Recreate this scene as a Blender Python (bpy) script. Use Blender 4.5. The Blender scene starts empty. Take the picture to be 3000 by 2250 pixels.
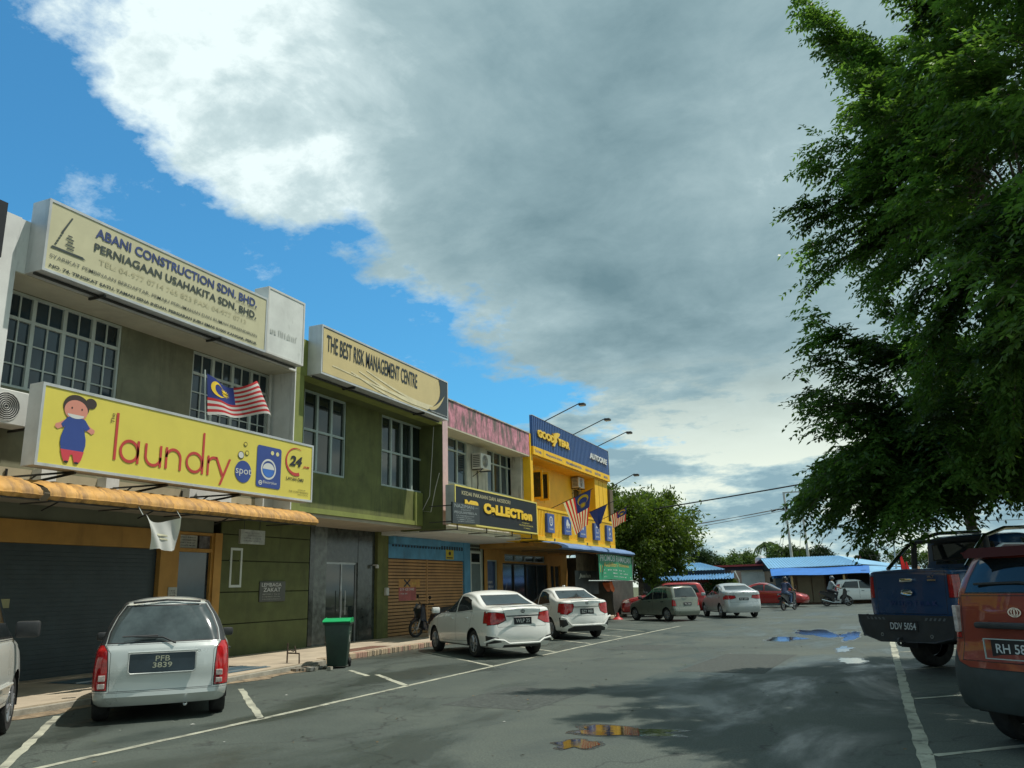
import bpy, bmesh, math, random
import numpy as np
from mathutils import Vector, Matrix, noise
from mathutils.geometry import tessellate_polygon
random.seed(7); np.random.seed(7)
S = bpy.context.scene
COL = S.collection
PI = math.pi
# ------------------------------------------------------------------ camera
cd = bpy.data.cameras.new('camera'); cam = bpy.data.objects.new('camera', cd); COL.objects.link(cam)
S.camera = cam
cd.sensor_width = 36; cd.lens = 36 * 2380 / 3000; cd.clip_start = 0.05; cd.clip_end = 3000
Rw = ((0.91711527, -0.12158283, -0.3796277), (0.39770184, 0.21440664, 0.89211156), (-0.02707075, -0.96914777, 0.24498932))
m = Matrix.Identity(4)
for i in range(3):
    m[i][0] = Rw[i][0]; m[i][1] = -Rw[i][1]; m[i][2] = -Rw[i][2]
m[2][3] = 1.5
cam.matrix_world = m
# ------------------------------------------------------------------ sun and sky
SUN_EL = math.radians(65); SX, SY = 0.85, 0.527
sun_dir = Vector((SX * math.cos(SUN_EL), SY * math.cos(SUN_EL), math.sin(SUN_EL))).normalized()
sl = bpy.data.lights.new('sun', 'SUN'); sl.energy = 3.1; sl.angle = math.radians(0.5); sl.color = (1.0, 0.955, 0.87)
so = bpy.data.objects.new('sun', sl); COL.objects.link(so); so.rotation_euler = sun_dir.to_track_quat('Z', 'Y').to_euler(); so.location = (20, 20, 60)
W = bpy.data.worlds.new('World'); S.world = W; W.use_nodes = True
nt = W.node_tree; nt.nodes.clear()
def N(t, tree=None, **kw):
    n = (tree or nt).nodes.new(t)
    for k, v in kw.items(): setattr(n, k, v)
    return n
def L(a, b, tree=None): (tree or nt).links.new(a, b)
def math_(op, a, b=None, tree=None, clamp=False):
    n = N('ShaderNodeMath', tree, operation=op); n.use_clamp = clamp
    for i, v in enumerate((a, b)):
        if v is None: continue
        if isinstance(v, (int, float)): n.inputs[i].default_value = v
        else: L(v, n.inputs[i], tree)
    return n.outputs[0]
def ramp(fac, stops, tree=None):
    n = N('ShaderNodeValToRGB', tree); e = n.color_ramp.elements
    while len(e) < len(stops): e.new(0.5)
    for i, (p, c) in enumerate(stops):
        e[i].position = p; e[i].color = (*c, 1) if len(c) == 3 else c
    L(fac, n.inputs[0], tree); return n.outputs[0]
def mix(fac, a, b, tree=None, blend='MIX'):
    n = N('ShaderNodeMix', tree, data_type='RGBA', blend_type=blend)
    for i, v in ((0, fac), (6, a), (7, b)):
        if isinstance(v, (int, float)): n.inputs[i].default_value = v
        elif isinstance(v, tuple): n.inputs[i].default_value = (*v[:3], 1)
        else: L(v, n.inputs[i], tree)
    return n.outputs[2]
sky = N('ShaderNodeTexSky', sky_type='NISHITA'); sky.sun_disc = False; sky.sun_elevation = SUN_EL; sky.sun_rotation = math.atan2(SX, SY)
sky.air_density = 1.0; sky.dust_density = 1.5; sky.ozone_density = 1.6
tc = N('ShaderNodeTexCoord'); sep = N('ShaderNodeSeparateXYZ'); L(tc.outputs['Generated'], sep.inputs[0])
zc = math_('MAXIMUM', sep.outputs[2], 0.0)
den = math_('ADD', zc, 0.22)
comb = N('ShaderNodeCombineXYZ'); L(math_('DIVIDE', sep.outputs[0], den), comb.inputs[0]); L(math_('DIVIDE', sep.outputs[1], den), comb.inputs[1])
def nz(scale, detail, rough, off=0.0, src=None, dist=0.0):
    n = N('ShaderNodeTexNoise'); n.inputs['Scale'].default_value = scale; n.inputs['Detail'].default_value = detail
    n.inputs['Roughness'].default_value = rough; n.inputs['Distortion'].default_value = dist
    mp = N('ShaderNodeMapping'); mp.inputs['Location'].default_value = (off, off * .7, 0); L(src or comb.outputs[0], mp.inputs[0]); L(mp.outputs[0], n.inputs[0])
    return n.outputs[0]
# the big cloud bank fills the sky on one side of a great circle, broken up by noise
def cross(a, b): return (a[1]*b[2]-a[2]*b[1], a[2]*b[0]-a[0]*b[2], a[0]*b[1]-a[1]*b[0])
A_, B_ = (-0.80, 0.615, 0.70), (-0.425, 0.875, 0.30)
nn = Vector(cross(A_, B_)).normalized()
if nn.dot(Vector((0.2, 0.6, 0.7))) < 0: nn = -nn
dt = N('ShaderNodeVectorMath', operation='DOT_PRODUCT'); L(tc.outputs['Generated'], dt.inputs[0]); dt.inputs[1].default_value = nn
n1 = nz(2.2, 9, 0.62, 3.1); n2 = nz(1.1, 3, 0.5, 8.3)
edge = math_('ADD', dt.outputs['Value'], math_('MULTIPLY', math_('SUBTRACT', n1, 0.5), 0.46))
edge = math_('ADD', edge, math_('MULTIPLY', math_('SUBTRACT', n2, 0.5), 0.18))
def lobe(v, p, k):   # a billow of the cloud bank round direction v
    n = N('ShaderNodeVectorMath', operation='DOT_PRODUCT'); L(tc.outputs['Generated'], n.inputs[0]); n.inputs[1].default_value = Vector(v).normalized()
    return math_('MULTIPLY', math_('POWER', math_('MAXIMUM', n.outputs['Value'], 0.0), p), k)
for v_, p_, k_ in (((-0.636, 0.596, 0.49), 70.0, 0.085), ((-0.593, 0.669, 0.447), 110.0, 0.07), ((-0.539, 0.768, 0.346), 160.0, -0.07), ((-0.479, 0.787, 0.389), 300.0, 0.05)):
    edge = math_('ADD', edge, lobe(v_, p_, k_))
# low elevations are cloudy all round
low = math_('MULTIPLY', math_('SUBTRACT', 0.20, zc), 1.5)
edge = math_('MAXIMUM', edge, math_('ADD', low, math_('MULTIPLY', math_('SUBTRACT', n1, 0.5), 0.5)))
mask = ramp(edge, [(0.0, (0, 0, 0)), (0.045, (1, 1, 1))])
wisp = ramp(nz(2.3, 9, 0.68, 24.0), [(0.57, (0, 0, 0)), (0.70, (0.6, 0.6, 0.6))])
mask = mix(1.0, mask, wisp, blend='LIGHTEN')
# thickness: bright thin rim, grey teal inside, billows of several sizes
thick = math_('ADD', math_('MULTIPLY', math_('MINIMUM', edge, 0.17), 1.9), math_('MULTIPLY', math_('SUBTRACT', nz(2.1, 10, 0.60, 14.0, dist=.4), 0.5), 0.95))
thick = math_('ADD', thick, math_('MULTIPLY', math_('SUBTRACT', nz(6.0, 9, 0.64, 33.0, dist=.3), 0.5), 0.52))
thick = math_('ADD', thick, lobe((-0.36, 0.87, 0.38), 16.0, 0.34))
thick = math_('SUBTRACT', thick, lobe((-0.637, 0.662, 0.685), 30.0, 0.32))
ccol = ramp(thick, [(0.0, (0.76, 0.88, 0.88)), (0.10, (0.52, 0.65, 0.67)), (0.27, (0.33, 0.455, 0.485)), (0.50, (0.235, 0.35, 0.385)), (0.80, (0.14, 0.235, 0.27))])
# brighter, creamier clouds low over the horizon
lowf = ramp(zc, [(0.13, (1, 1, 1)), (0.27, (0, 0, 0))])
cb2 = N('ShaderNodeCombineXYZ'); L(math_('MULTIPLY', sep.outputs[0], 2.2), cb2.inputs[0]); L(math_('MULTIPLY', sep.outputs[1], 2.2), cb2.inputs[1]); L(math_('MULTIPLY', zc, 8.0), cb2.inputs[2])
lown = ramp(nz(2.6, 8, 0.62, 5.0, src=cb2.outputs[0]), [(0.41, (0.24, 0.38, 0.44)), (0.47, (0.38, 0.53, 0.56)), (0.545, (0.74, 0.82, 0.72))])
ccol = mix(lowf, ccol, lown)
bw = N('ShaderNodeBackground'); L(mix(1.0, sky.outputs[0], (.40, 1.08, 1.30), blend='MULTIPLY'), bw.inputs[0]); bw.inputs[1].default_value = 0.098
bc = N('ShaderNodeBackground'); L(ccol, bc.inputs[0]); bc.inputs[1].default_value = 0.84
ms = N('ShaderNodeMixShader'); L(mask, ms.inputs[0]); L(bw.outputs[0], ms.inputs[1]); L(bc.outputs[0], ms.inputs[2])
wo = N('ShaderNodeOutputWorld'); L(ms.outputs[0], wo.inputs[0])
V_ = S.view_settings; V_.view_transform = 'Standard'; V_.look = 'None'; V_.gamma = 1; V_.use_curve_mapping = False; V_.exposure = 0.45
S.render.engine = 'CYCLES'
S.cycles.max_bounces = 6; S.cycles.transparent_max_bounces = 8
# ------------------------------------------------------------------ materials
MATS = {}
def mat(name, col, rough=0.7, metal=0.0, var=0.12, scale=2.0, bump=0.0, bscale=40.0, streak=0.0, scol=(0.05, 0.05, 0.045), sthr=0.55,
        coat=0.0, spec=0.5, trans=0.0, translucent=0.0, emit=None, obj_coords=True, sscale=(3.0, 3.0, 0.35), rvar=0.0):
    if name in MATS: return MATS[name]
    M = bpy.data.materials.new(name); M.use_nodes = True; t = M.node_tree; t.nodes.clear()
    out = N('ShaderNodeOutputMaterial', t); b = N('ShaderNodeBsdfPrincipled', t)
    b.inputs['Roughness'].default_value = rough; b.inputs['Metallic'].default_value = metal
    b.inputs['Specular IOR Level'].default_value = spec; b.inputs['Coat Weight'].default_value = coat; b.inputs['Coat Roughness'].default_value = 0.04
    c = N('ShaderNodeTexCoord', t).outputs['Object']
    def noi(s, d=5, r=0.6, mp=None, dist=0.0):
        n = N('ShaderNodeTexNoise', t); n.inputs['Scale'].default_value = s; n.inputs['Detail'].default_value = d; n.inputs['Roughness'].default_value = r; n.inputs['Distortion'].default_value = dist
        src = c
        if mp:
            mm = N('ShaderNodeMapping', t); mm.inputs['Scale'].default_value = mp; L(c, mm.inputs[0], t); src = mm.outputs[0]
        L(src, n.inputs[0], t); return n.outputs[0]
    col = tuple(col)
    if var > 0:
        f = noi(scale)
        lo = tuple(max(0, x * (1 - var * 1.6)) for x in col); hi = tuple(min(1, x * (1 + var * 1.2)) for x in col)
        cc = ramp(f, [(0.3, lo), (0.7, hi)], t)
    else:
        r_ = N('ShaderNodeRGB', t); r_.outputs[0].default_value = (*col, 1); cc = r_.outputs[0]
    if streak > 0:
        f = noi(1.0, 8, 0.7, sscale, 0.4)
        f = ramp(f, [(sthr, (0, 0, 0)), (min(1, sthr + 0.14), (streak,) * 3)], t)
        cc = mix(f, cc, tuple(scol), t)
    L(cc, b.inputs['Base Color'], t)
    if rvar > 0:
        f = noi(scale * 1.7, 4)
        mr = N('ShaderNodeMapRange', t); mr.inputs['To Min'].default_value = max(0.02, rough - rvar); mr.inputs['To Max'].default_value = min(1, rough + rvar); mr.inputs['From Min'].default_value = .3; mr.inputs['From Max'].default_value = .7
        L(f, mr.inputs['Value'], t); L(mr.outputs[0], b.inputs['Roughness'], t)
    if bump > 0:
        bn = N('ShaderNodeBump', t); bn.inputs['Strength'].default_value = bump; bn.inputs['Distance'].default_value = 0.02
        L(noi(bscale, 4), bn.inputs['Height'], t); L(bn.outputs[0], b.inputs['Normal'], t)
    if trans > 0: b.inputs['Transmission Weight'].default_value = trans
    if emit:
        b.inputs['Emission Color'].default_value = (*emit[:3], 1); b.inputs['Emission Strength'].default_value = emit[3]
    sh = b.outputs[0]
    if translucent > 0:
        tr = N('ShaderNodeBsdfTranslucent', t); tcol = mix(1.0, cc, (1.5, 1.5, 0.75), t, 'MULTIPLY'); L(tcol, tr.inputs[0], t)
        mx = N('ShaderNodeMixShader', t); mx.inputs[0].default_value = translucent; L(sh, mx.inputs[1], t); L(tr.outputs[0], mx.inputs[2], t); sh = mx.outputs[0]
    L(sh, out.inputs[0], t); MATS[name] = M; return M
def M_(name): return MATS[name]
white_p = mat('white_paint', (0.68, 0.69, 0.66), 0.75, streak=0.55, scol=(0.16, 0.16, 0.14), sthr=0.58, var=.08)
beige_p = mat('beige_paint', (0.42, 0.37, 0.25), 0.8, streak=0.4, scol=(0.16, 0.13, 0.09), var=.1)
greyg_p = mat('grey_green_paint', (0.21, 0.21, 0.135), 0.85, var=.16, streak=.5, scol=(.11, .105, .07), sthr=.52)
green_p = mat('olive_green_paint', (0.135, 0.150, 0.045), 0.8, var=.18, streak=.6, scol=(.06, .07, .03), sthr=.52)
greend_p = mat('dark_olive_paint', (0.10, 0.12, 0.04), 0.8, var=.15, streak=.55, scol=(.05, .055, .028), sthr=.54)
lgreen_p = mat('light_olive_paint', (0.22, 0.25, 0.065), 0.8, var=.12, streak=.3, scol=(.12, .12, .04))
pink_p = mat('faded_pink_paint', (0.58, 0.25, 0.31), 0.85, var=.25, scale=4, streak=0.95, scol=(0.12, 0.115, 0.10), sthr=0.44, sscale=(3.2, 3.2, 1.1))
pale_p = mat('stained_pale_paint', (0.46, 0.46, 0.41), 0.85, var=.15, scale=2, streak=0.85, scol=(0.09, 0.085, 0.07), sthr=0.53, sscale=(3.5, 3.5, 0.4))
yellow_p = mat('yellow_paint', (0.85, 0.50, 0.012), 0.6, var=.06, streak=.25, scol=(.4, .2, .01))
orange_p = mat('orange_paint', (0.46, 0.25, 0.06), 0.75, var=.1, streak=.35, scol=(.2, .1, .03))
blue_p = mat('sky_blue_paint', (0.10, 0.30, 0.48), 0.75, var=.15, streak=.5, scol=(.08, .12, .15))
soffit_p = mat('soffit_board', (0.40, 0.35, 0.27), 0.85, var=.08, streak=.35, scol=(.15, .12, .09), sscale=(1, 1, 1))
conc = mat('concrete', (0.33, 0.31, 0.25), 0.9, var=.2, scale=5, bump=.3, streak=.5, scol=(.12, .11, .08), sscale=(1, 1, 1))
walk_m = mat('pavement_screed', (0.44, 0.37, 0.27), 0.9, var=.15, scale=1.5, bump=.2, streak=.4, scol=(.2, .17, .12), sscale=(1, 1, 1))
shut_m = mat('orange_shutter', (0.42, 0.22, 0.07), 0.5, var=.12, streak=.4, scol=(.16, .1, .04))
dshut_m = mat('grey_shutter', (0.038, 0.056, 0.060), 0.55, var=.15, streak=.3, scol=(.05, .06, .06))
frame_w = mat('white_window_frame', (0.55, 0.60, 0.56), 0.5, var=.06)
frame_g = mat('grey_window_frame', (0.38, 0.45, 0.42), 0.4, var=.06)
glass_d = mat('dark_glass', (0.018, 0.028, 0.028), 0.06, var=.3, scale=.8, spec=.7)
glass_b = mat('bluish_glass', (0.025, 0.045, 0.06), 0.09, var=.5, scale=.6, spec=.7)
metal_d = mat('dark_metal', (0.06, 0.06, 0.055), 0.5, metal=.6, var=.2)
metal_g = mat('galvanised_metal', (0.42, 0.44, 0.44), 0.4, metal=.7, var=.15)
alu = mat('aluminium_sign_edge', (0.55, 0.57, 0.57), 0.45, metal=.3, var=.1, streak=.3, scol=(.3, .3, .28))
white_pl = mat('white_plastic', (0.6, 0.6, 0.56), 0.5, var=.08, streak=.3, scol=(.3, .27, .2))
black_m = mat('black_rubber', (0.018, 0.018, 0.018), 0.75, var=.2, scale=8)
tilegrey = mat('dark_granite', (0.045, 0.055, 0.05), 0.15, var=.4, scale=6, spec=.5)
tilelt = mat('grey_granite', (0.11, 0.13, 0.12), 0.2, var=.4, scale=5, spec=.5)
# ------------------------------------------------------------------ mesh builder
class MB:
    def __init__(s): s.v = []; s.f = []; s.mi = []; s.cur = 0
    def face(s, pts):
        n = len(s.v); s.v += [tuple(p) for p in pts]; s.f.append(tuple(range(n, n + len(pts)))); s.mi.append(s.cur)
    def box(s, x0, x1, y0, y1, z0, z1):
        n = len(s.v)
        s.v += [(x0, y0, z0), (x1, y0, z0), (x1, y1, z0), (x0, y1, z0), (x0, y0, z1), (x1, y0, z1), (x1, y1, z1), (x0, y1, z1)]
        for q in ((0, 3, 2, 1), (4, 5, 6, 7), (0, 1, 5, 4), (1, 2, 6, 5), (2, 3, 7, 6), (3, 0, 4, 7)):
            s.f.append(tuple(n + i for i in q)); s.mi.append(s.cur)
        return s
    def tube(s, pts, r, n=8, caps=True):
        pts = [Vector(p) for p in pts]; rs = r if isinstance(r, (list, tuple)) else [r] * len(pts)
        base = len(s.v); up = None
        for i, p in enumerate(pts):
            d = (pts[min(i + 1, len(pts) - 1)] - pts[max(i - 1, 0)]).normalized()
            if up is None: up = Vector((0, 0, 1)) if abs(d.z) < 0.9 else Vector((1, 0, 0))
            a = d.cross(up).normalized(); b = a.cross(d).normalized(); up = b
            for k in range(n):
                t = 2 * PI * k / n; s.v.append(tuple(p + (a * math.cos(t) + b * math.sin(t)) * rs[i]))
        for i in range(len(pts) - 1):
            for k in range(n):
                a0 = base + i * n + k; a1 = base + i * n + (k + 1) % n
                s.f.append((a0, a1, a1 + n, a0 + n)); s.mi.append(s.cur)
        if caps:
            s.f.append(tuple(base + k for k in range(n))[::-1]); s.mi.append(s.cur)
            e = base + (len(pts) - 1) * n; s.f.append(tuple(e + k for k in range(n))); s.mi.append(s.cur)
        return s
    def lathe(s, prof, n=24, c=(0, 0, 0), axis='Z'):
        base = len(s.v)
        for (r, h) in prof:
            for k in range(n):
                t = 2 * PI * k / n; x, y = r * math.cos(t), r * math.sin(t)
                p = (x, y, h) if axis == 'Z' else ((h, x, y) if axis == 'X' else (x, h, y))
                s.v.append((p[0] + c[0], p[1] + c[1], p[2] + c[2]))
        for i in range(len(prof) - 1):
            for k in range(n):
                a0 = base + i * n + k; a1 = base + i * n + (k + 1) % n
                s.f.append((a0, a1, a1 + n, a0 + n)); s.mi.append(s.cur)
        return s
    def prism(s, poly, fn, d0, d1):
        """poly: 2D outline, fn(u,v,d)->3D; extruded from d0 to d1"""
        tris = tessellate_polygon([[Vector((p[0], p[1], 0)) for p in poly]])
        n = len(poly); b = len(s.v)
        for d in (d0, d1): s.v += [tuple(fn(p[0], p[1], d)) for p in poly]
        for t in tris:
            s.f.append((b + t[0], b + t[1], b + t[2])); s.mi.append(s.cur); s.f.append((b + n + t[2], b + n + t[1], b + n + t[0])); s.mi.append(s.cur)
        for i in range(n):
            j = (i + 1) % n; s.f.append((b + i, b + j, b + n + j, b + n + i)); s.mi.append(s.cur)
        return s
    def build(s, name, mats, parent=None, smooth=False, bevel=0.0, angle=40):
        me = bpy.data.meshes.new(name); me.from_pydata(s.v, [], s.f)
        mats = mats if isinstance(mats, (list, tuple)) else [mats]
        for m_ in mats: me.materials.append(m_)
        if len(mats) > 1: me.polygons.foreach_set('material_index', s.mi)
        bm = bmesh.new(); bm.from_mesh(me); bmesh.ops.remove_doubles(bm, verts=bm.verts, dist=1e-5)
        if bevel > 0:
            es = [e for e in bm.edges if len(e.link_faces) == 2 and e.calc_face_angle(0) > 0.6]
            bmesh.ops.bevel(bm, geom=es, offset=bevel, segments=1 if not smooth else 2, affect='EDGES', profile=0.5)
        bmesh.ops.recalc_face_normals(bm, faces=bm.faces); bm.to_mesh(me); bm.free()
        if smooth:
            me.polygons.foreach_set('use_smooth', [True] * len(me.polygons)); me.set_sharp_from_angle(angle=math.radians(angle))
        o = bpy.data.objects.new(name, me); COL.objects.link(o)
        if parent is not None: o.parent = parent
        return o
def tag(o, label=None, cat=None, group=None, kind=None):
    if label: o['label'] = label
    if cat: o['category'] = cat
    if group: o['group'] = group
    if kind: o['kind'] = kind
    return o
def thing(name, label, cat, loc=(0, 0, 0), rz=0.0, group=None):
    o = bpy.data.objects.new(name, None); COL.objects.link(o); o.location = loc; o.rotation_euler = (0, 0, rz); o.empty_display_size = .2
    return tag(o, label, cat, group)
def boxo(name, m_, parent, *b, bevel=0.0): return MB().box(*b).build(name, m_, parent, bevel=bevel)
def copy_tree(o, parent=None, label=None):
    c = o.copy(); COL.objects.link(c)
    if parent is not None: c.parent = parent
    if label: c['label'] = label
    for ch in [x for x in bpy.data.objects if x.parent == o]: copy_tree(ch, c)
    return c
TXT = {}
def text_mesh(body, bold=0.0, shear=0.0, spacing=1.0, mono=False):
    cu = bpy.data.curves.new('t', 'FONT'); cu.body = body; cu.offset = bold; cu.shear = shear; cu.space_character = spacing; cu.resolution_u = 3
    ob = bpy.data.objects.new('t', cu); COL.objects.link(ob)
    dg = bpy.context.evaluated_depsgraph_get(); me = bpy.data.meshes.new_from_object(ob.evaluated_get(dg))
    bpy.data.objects.remove(ob); v = np.array([tuple(p.co) for p in me.vertices]).reshape(-1, 3); f = [tuple(p.vertices) for p in me.polygons]
    bpy.data.meshes.remove(me)
    v[:, :2] -= v[:, :2].min(0); mx = v[:, :2].max(0); v[:, 0] /= mx[0]; v[:, 1] /= mx[1]
    return v[:, :2], f
def text(body, fn, u0, u1, v0, v1, m_, parent, d=0.004, bold=0.0, shear=0.0, spacing=1.0, name='lettering', depth=0.0):
    """stretch a line of text into the box u0..u1, v0..v1 of the surface fn(u,v,d)"""
    v, f = text_mesh(body, bold, shear, spacing)
    mb = MB()
    pts = [(u0 + a * (u1 - u0), v0 + b * (v1 - v0)) for a, b in v]
    mb.v = [tuple(fn(a, b, d + depth)) for a, b in pts]; mb.f = [tuple(q) for q in f]; mb.mi = [0] * len(f)
    if depth > 0:
        ed = {}
        for q in f:
            for i in range(len(q)):
                k = (q[i], q[(i + 1) % len(q)]); ed[k] = 1
        n = len(pts); mb.v += [tuple(fn(a, b, d)) for a, b in pts]
        for (a, b) in ed:
            if (b, a) not in ed: mb.f.append((a, b, b + n, a + n)); mb.mi.append(0)
    return mb.build(name, m_, parent)
def faceX(X): return lambda u, v, d=0.0: (X + d, u, v)           # a wall facing +X: u along Y, v up
def shape(polys, fn, m_, parent, d=0.004, name='print', th=0.0):
    mb = MB()
    for poly in polys:
        tris = tessellate_polygon([[Vector((p[0], p[1], 0)) for p in poly]])
        b = len(mb.v); mb.v += [tuple(fn(p[0], p[1], d)) for p in poly]
        for t in tris: mb.f.append(tuple(b + i for i in t)); mb.mi.append(0)
    return mb.build(name, m_, parent)
def ell(cx, cy, rx, ry, n=24, a0=0, a1=2 * PI): return [(cx + rx * math.cos(a0 + (a1 - a0) * i / n), cy + ry * math.sin(a0 + (a1 - a0) * i / n)) for i in range(n if a1 - a0 > 6.28 else n + 1)]
def ring(cx, cy, rx, ry, w, a0=0, a1=2 * PI, n=28, w1=None):
    out = []
    w1 = w if w1 is None else w1
    for i in range(n):
        t0 = a0 + (a1 - a0) * i / n; t1 = a0 + (a1 - a0) * (i + 1) / n
        wa = w + (w1 - w) * i / n; wb = w + (w1 - w) * (i + 1) / n
        out.append([(cx + rx * math.cos(t0), cy + ry * math.sin(t0)), (cx + rx * math.cos(t1), cy + ry * math.sin(t1)),
                    (cx + (rx - wb) * math.cos(t1), cy + (ry - wb) * math.sin(t1)), (cx + (rx - wa) * math.cos(t0), cy + (ry - wa) * math.sin(t0))])
    return out
def rect(u0, u1, v0, v1): return [(u0, v0), (u1, v0), (u1, v1), (u0, v1)]
def rrect(u0, u1, v0, v1, r):
    p = []
    for cx, cy, a in ((u1 - r, v0 + r, -PI / 2), (u1 - r, v1 - r, 0), (u0 + r, v1 - r, PI / 2), (u0 + r, v0 + r, PI)):
        p += [(cx + r * math.cos(a + PI / 2 * i / 5), cy + r * math.sin(a + PI / 2 * i / 5)) for i in range(6)]
    return p
# ================================================================== ground
def struct(o): return tag(o, kind='structure')
asph = bpy.data.materials.new('wet_asphalt'); asph.use_nodes = True
def make_asphalt():
    t = asph.node_tree; b = t.nodes['Principled BSDF']
    c = N('ShaderNodeTexCoord', t).outputs['Object']
    def noi(s, d=5, r=.6, mp=(1, 1, 1), dist=0.0):
        n = N('ShaderNodeTexNoise', t); n.inputs['Scale'].default_value = s; n.inputs['Detail'].default_value = d; n.inputs['Roughness'].default_value = r; n.inputs['Distortion'].default_value = dist
        mm = N('ShaderNodeMapping', t); mm.inputs['Scale'].default_value = mp; L(c, mm.inputs[0], t); L(mm.outputs[0], n.inputs[0], t); return n.outputs[0]
    base = ramp(noi(0.35, 7, .65), [(0.3, (0.046, 0.060, 0.052)), (0.5, (0.066, 0.082, 0.070)), (0.72, (0.092, 0.108, 0.088))], t)
    grain = ramp(noi(48, 4, .8), [(0.35, (0.42, 0.42, 0.42)), (0.68, (1.55, 1.55, 1.5))], t)
    cc = mix(1.0, base, grain, t, 'MULTIPLY')
    # damp patches, drawn out along the street
    wet = ramp(noi(0.55, 6, .6, (1.0, 0.42, 1), .5), [(0.47, (0, 0, 0)), (0.60, (1, 1, 1))], t)
    cc = mix(math_('MULTIPLY', wet, 0.5, t), cc, (0.028, 0.036, 0.033), t)
    dust = ramp(noi(0.8, 7, .7, (1, .7, 1), 1.0), [(0.62, (0, 0, 0)), (0.76, (.6, .6, .6))], t)
    cc = mix(dust, cc, (0.15, 0.15, 0.115), t)
    # hairline cracks
    vo = N('ShaderNodeTexVoronoi', t, feature='DISTANCE_TO_EDGE'); vo.inputs['Scale'].default_value = 0.33
    mm = N('ShaderNodeMapping', t); L(c, mm.inputs[0], t)
    vm = N('ShaderNodeVectorMath', t, operation='ADD'); L(mm.outputs[0], vm.inputs[0], t)
    nn_ = N('ShaderNodeTexNoise', t); nn_.inputs['Scale'].default_value = 2.5; L(c, nn_.inputs[0], t); L(nn_.outputs[1], vm.inputs[1], t); L(vm.outputs[0], vo.inputs[0], t)
    cr = ramp(vo.outputs['Distance'], [(0.0, (.8, .8, .8)), (0.011, (0, 0, 0))], t)
    cc = mix(cr, cc, (0.02, 0.022, 0.02), t)
    L(cc, b.inputs['Base Color'], t)
    mr = N('ShaderNodeMapRange', t); mr.inputs['To Min'].default_value = 0.78; mr.inputs['To Max'].default_value = 0.34
    L(wet, mr.inputs['Value'], t); L(mr.outputs[0], b.inputs['Roughness'], t)
    bn = N('ShaderNodeBump', t); bn.inputs['Strength'].default_value = 0.5; bn.inputs['Distance'].default_value = 0.01
    L(noi(45, 4, .7), bn.inputs['Height'], t); L(bn.outputs[0], b.inputs['Normal'], t)
make_asphalt()
soil = mat('grassy_soil', (0.09, 0.10, 0.045), 0.95, var=.35, scale=.5, bump=.5, bscale=8)
mb = MB(); mb.face([(-900, -900, -0.012), (900, -900, -0.012), (900, 900, -0.012), (-900, 900, -0.012)]); struct(mb.build('ground', soil))
mb = MB(); mb.face([(-14.4, -30, 0), (5.6, -30, 0), (5.6, 61.5, 0), (-30, 61.5, 0), (-30, 43, 0), (-14.4, 43, 0)]); struct(mb.build('road', asph))
paint = mat('worn_road_paint', (0.40, 0.40, 0.31), 0.8, var=.15, scale=3, streak=.85, scol=(.085, .09, .075), sthr=.50, sscale=(2.2, 2.2, 1), bump=.2)
def stripe(pts, w, name='bay_line', jag=0.012):
    mb = MB(); P = [Vector((x, y, 0.004)) for x, y in pts]; out = []
    for i in range(len(P) - 1):
        a, b = P[i], P[i + 1]; n = max(1, int((b - a).length / 0.25))
        for k in range(n + (i == len(P) - 2)): out.append(a.lerp(b, k / n))
    l = []; r = []
    for i, p in enumerate(out):
        d = (out[min(i + 1, len(out) - 1)] - out[max(i - 1, 0)]).normalized(); q = Vector((-d.y, d.x, 0))
        l.append(p + q * (w / 2 + random.uniform(-jag, jag))); r.append(p - q * (w / 2 + random.uniform(-jag, jag)))
    for i in range(len(out) - 1): mb.face((l[i], r[i], r[i + 1], l[i + 1]))
    return struct(mb.build(name, paint))
stripe([(-7.42, 1.0), (-7.38, 5.5), (-7.30, 9.1), (-7.28, 15), (-7.2, 22), (-6.86, 31.5)], 0.10, 'bay_edge_line')
stripe([(0.13, 1.5), (0.22, 7.9), (0.20, 12), (0.22, 23), (0.3, 34)], 0.125, 'bay_edge_line')
for y0, a, b in ((5.26, 0, 4.35), (8.78, 0, 3.8), (12.35, 0, 2.2), (14.05, -1.35, 0), (15.75, 0, 4.8), (19.4, 0, 4.4), (22.2, .0, 3.9), (25.2, 0, 4.2), (28.0, 0, 4.2)):
    if y0 == 14.05: stripe([(-8.9, 13.65), (-9.95, 14.6)], .1); continue
    k = .7071; stripe([(-7.3 - k * .03, y0 + k * .03), (-7.3 - k * b, y0 + k * b)], 0.10)
for y0 in (1.2, 4.9, 8.4, 12.15, 15.9, 19.6, 23.3):
    k = .72; stripe([(0.29, y0 + .05), (0.29 + .77 * 4.6, y0 + .05 + .64 * 4.6)], 0.09)
patch_m = mat('patched_asphalt', (.056, .066, .058), .85, var=.35, scale=14, bump=.5, bscale=50, streak=.5, scol=(.07, .075, .065), sscale=(3, 3, 1))
for k, poly in enumerate(([(-5.6, 10.4), (-4.2, 10.2), (-4.1, 12.3), (-5.5, 12.6)], [(-3.4, 15.2), (-1.9, 15.0), (-1.7, 18.9), (-3.2, 19.1)], [(-6.3, 20.2), (-5.0, 20.0), (-4.8, 21.6), (-6.2, 21.9)])):
    q = []
    for (a, b), (c, d) in zip(poly, poly[1:] + poly[:1]): q += [(a + (c - a) * t + random.uniform(-.03, .03), b + (d - b) * t + random.uniform(-.03, .03)) for t in (0, .25, .5, .75)]
    struct(shape([q], lambda u, v, d: (u, v, .0018), patch_m, None, name='road_patch'))
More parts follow.
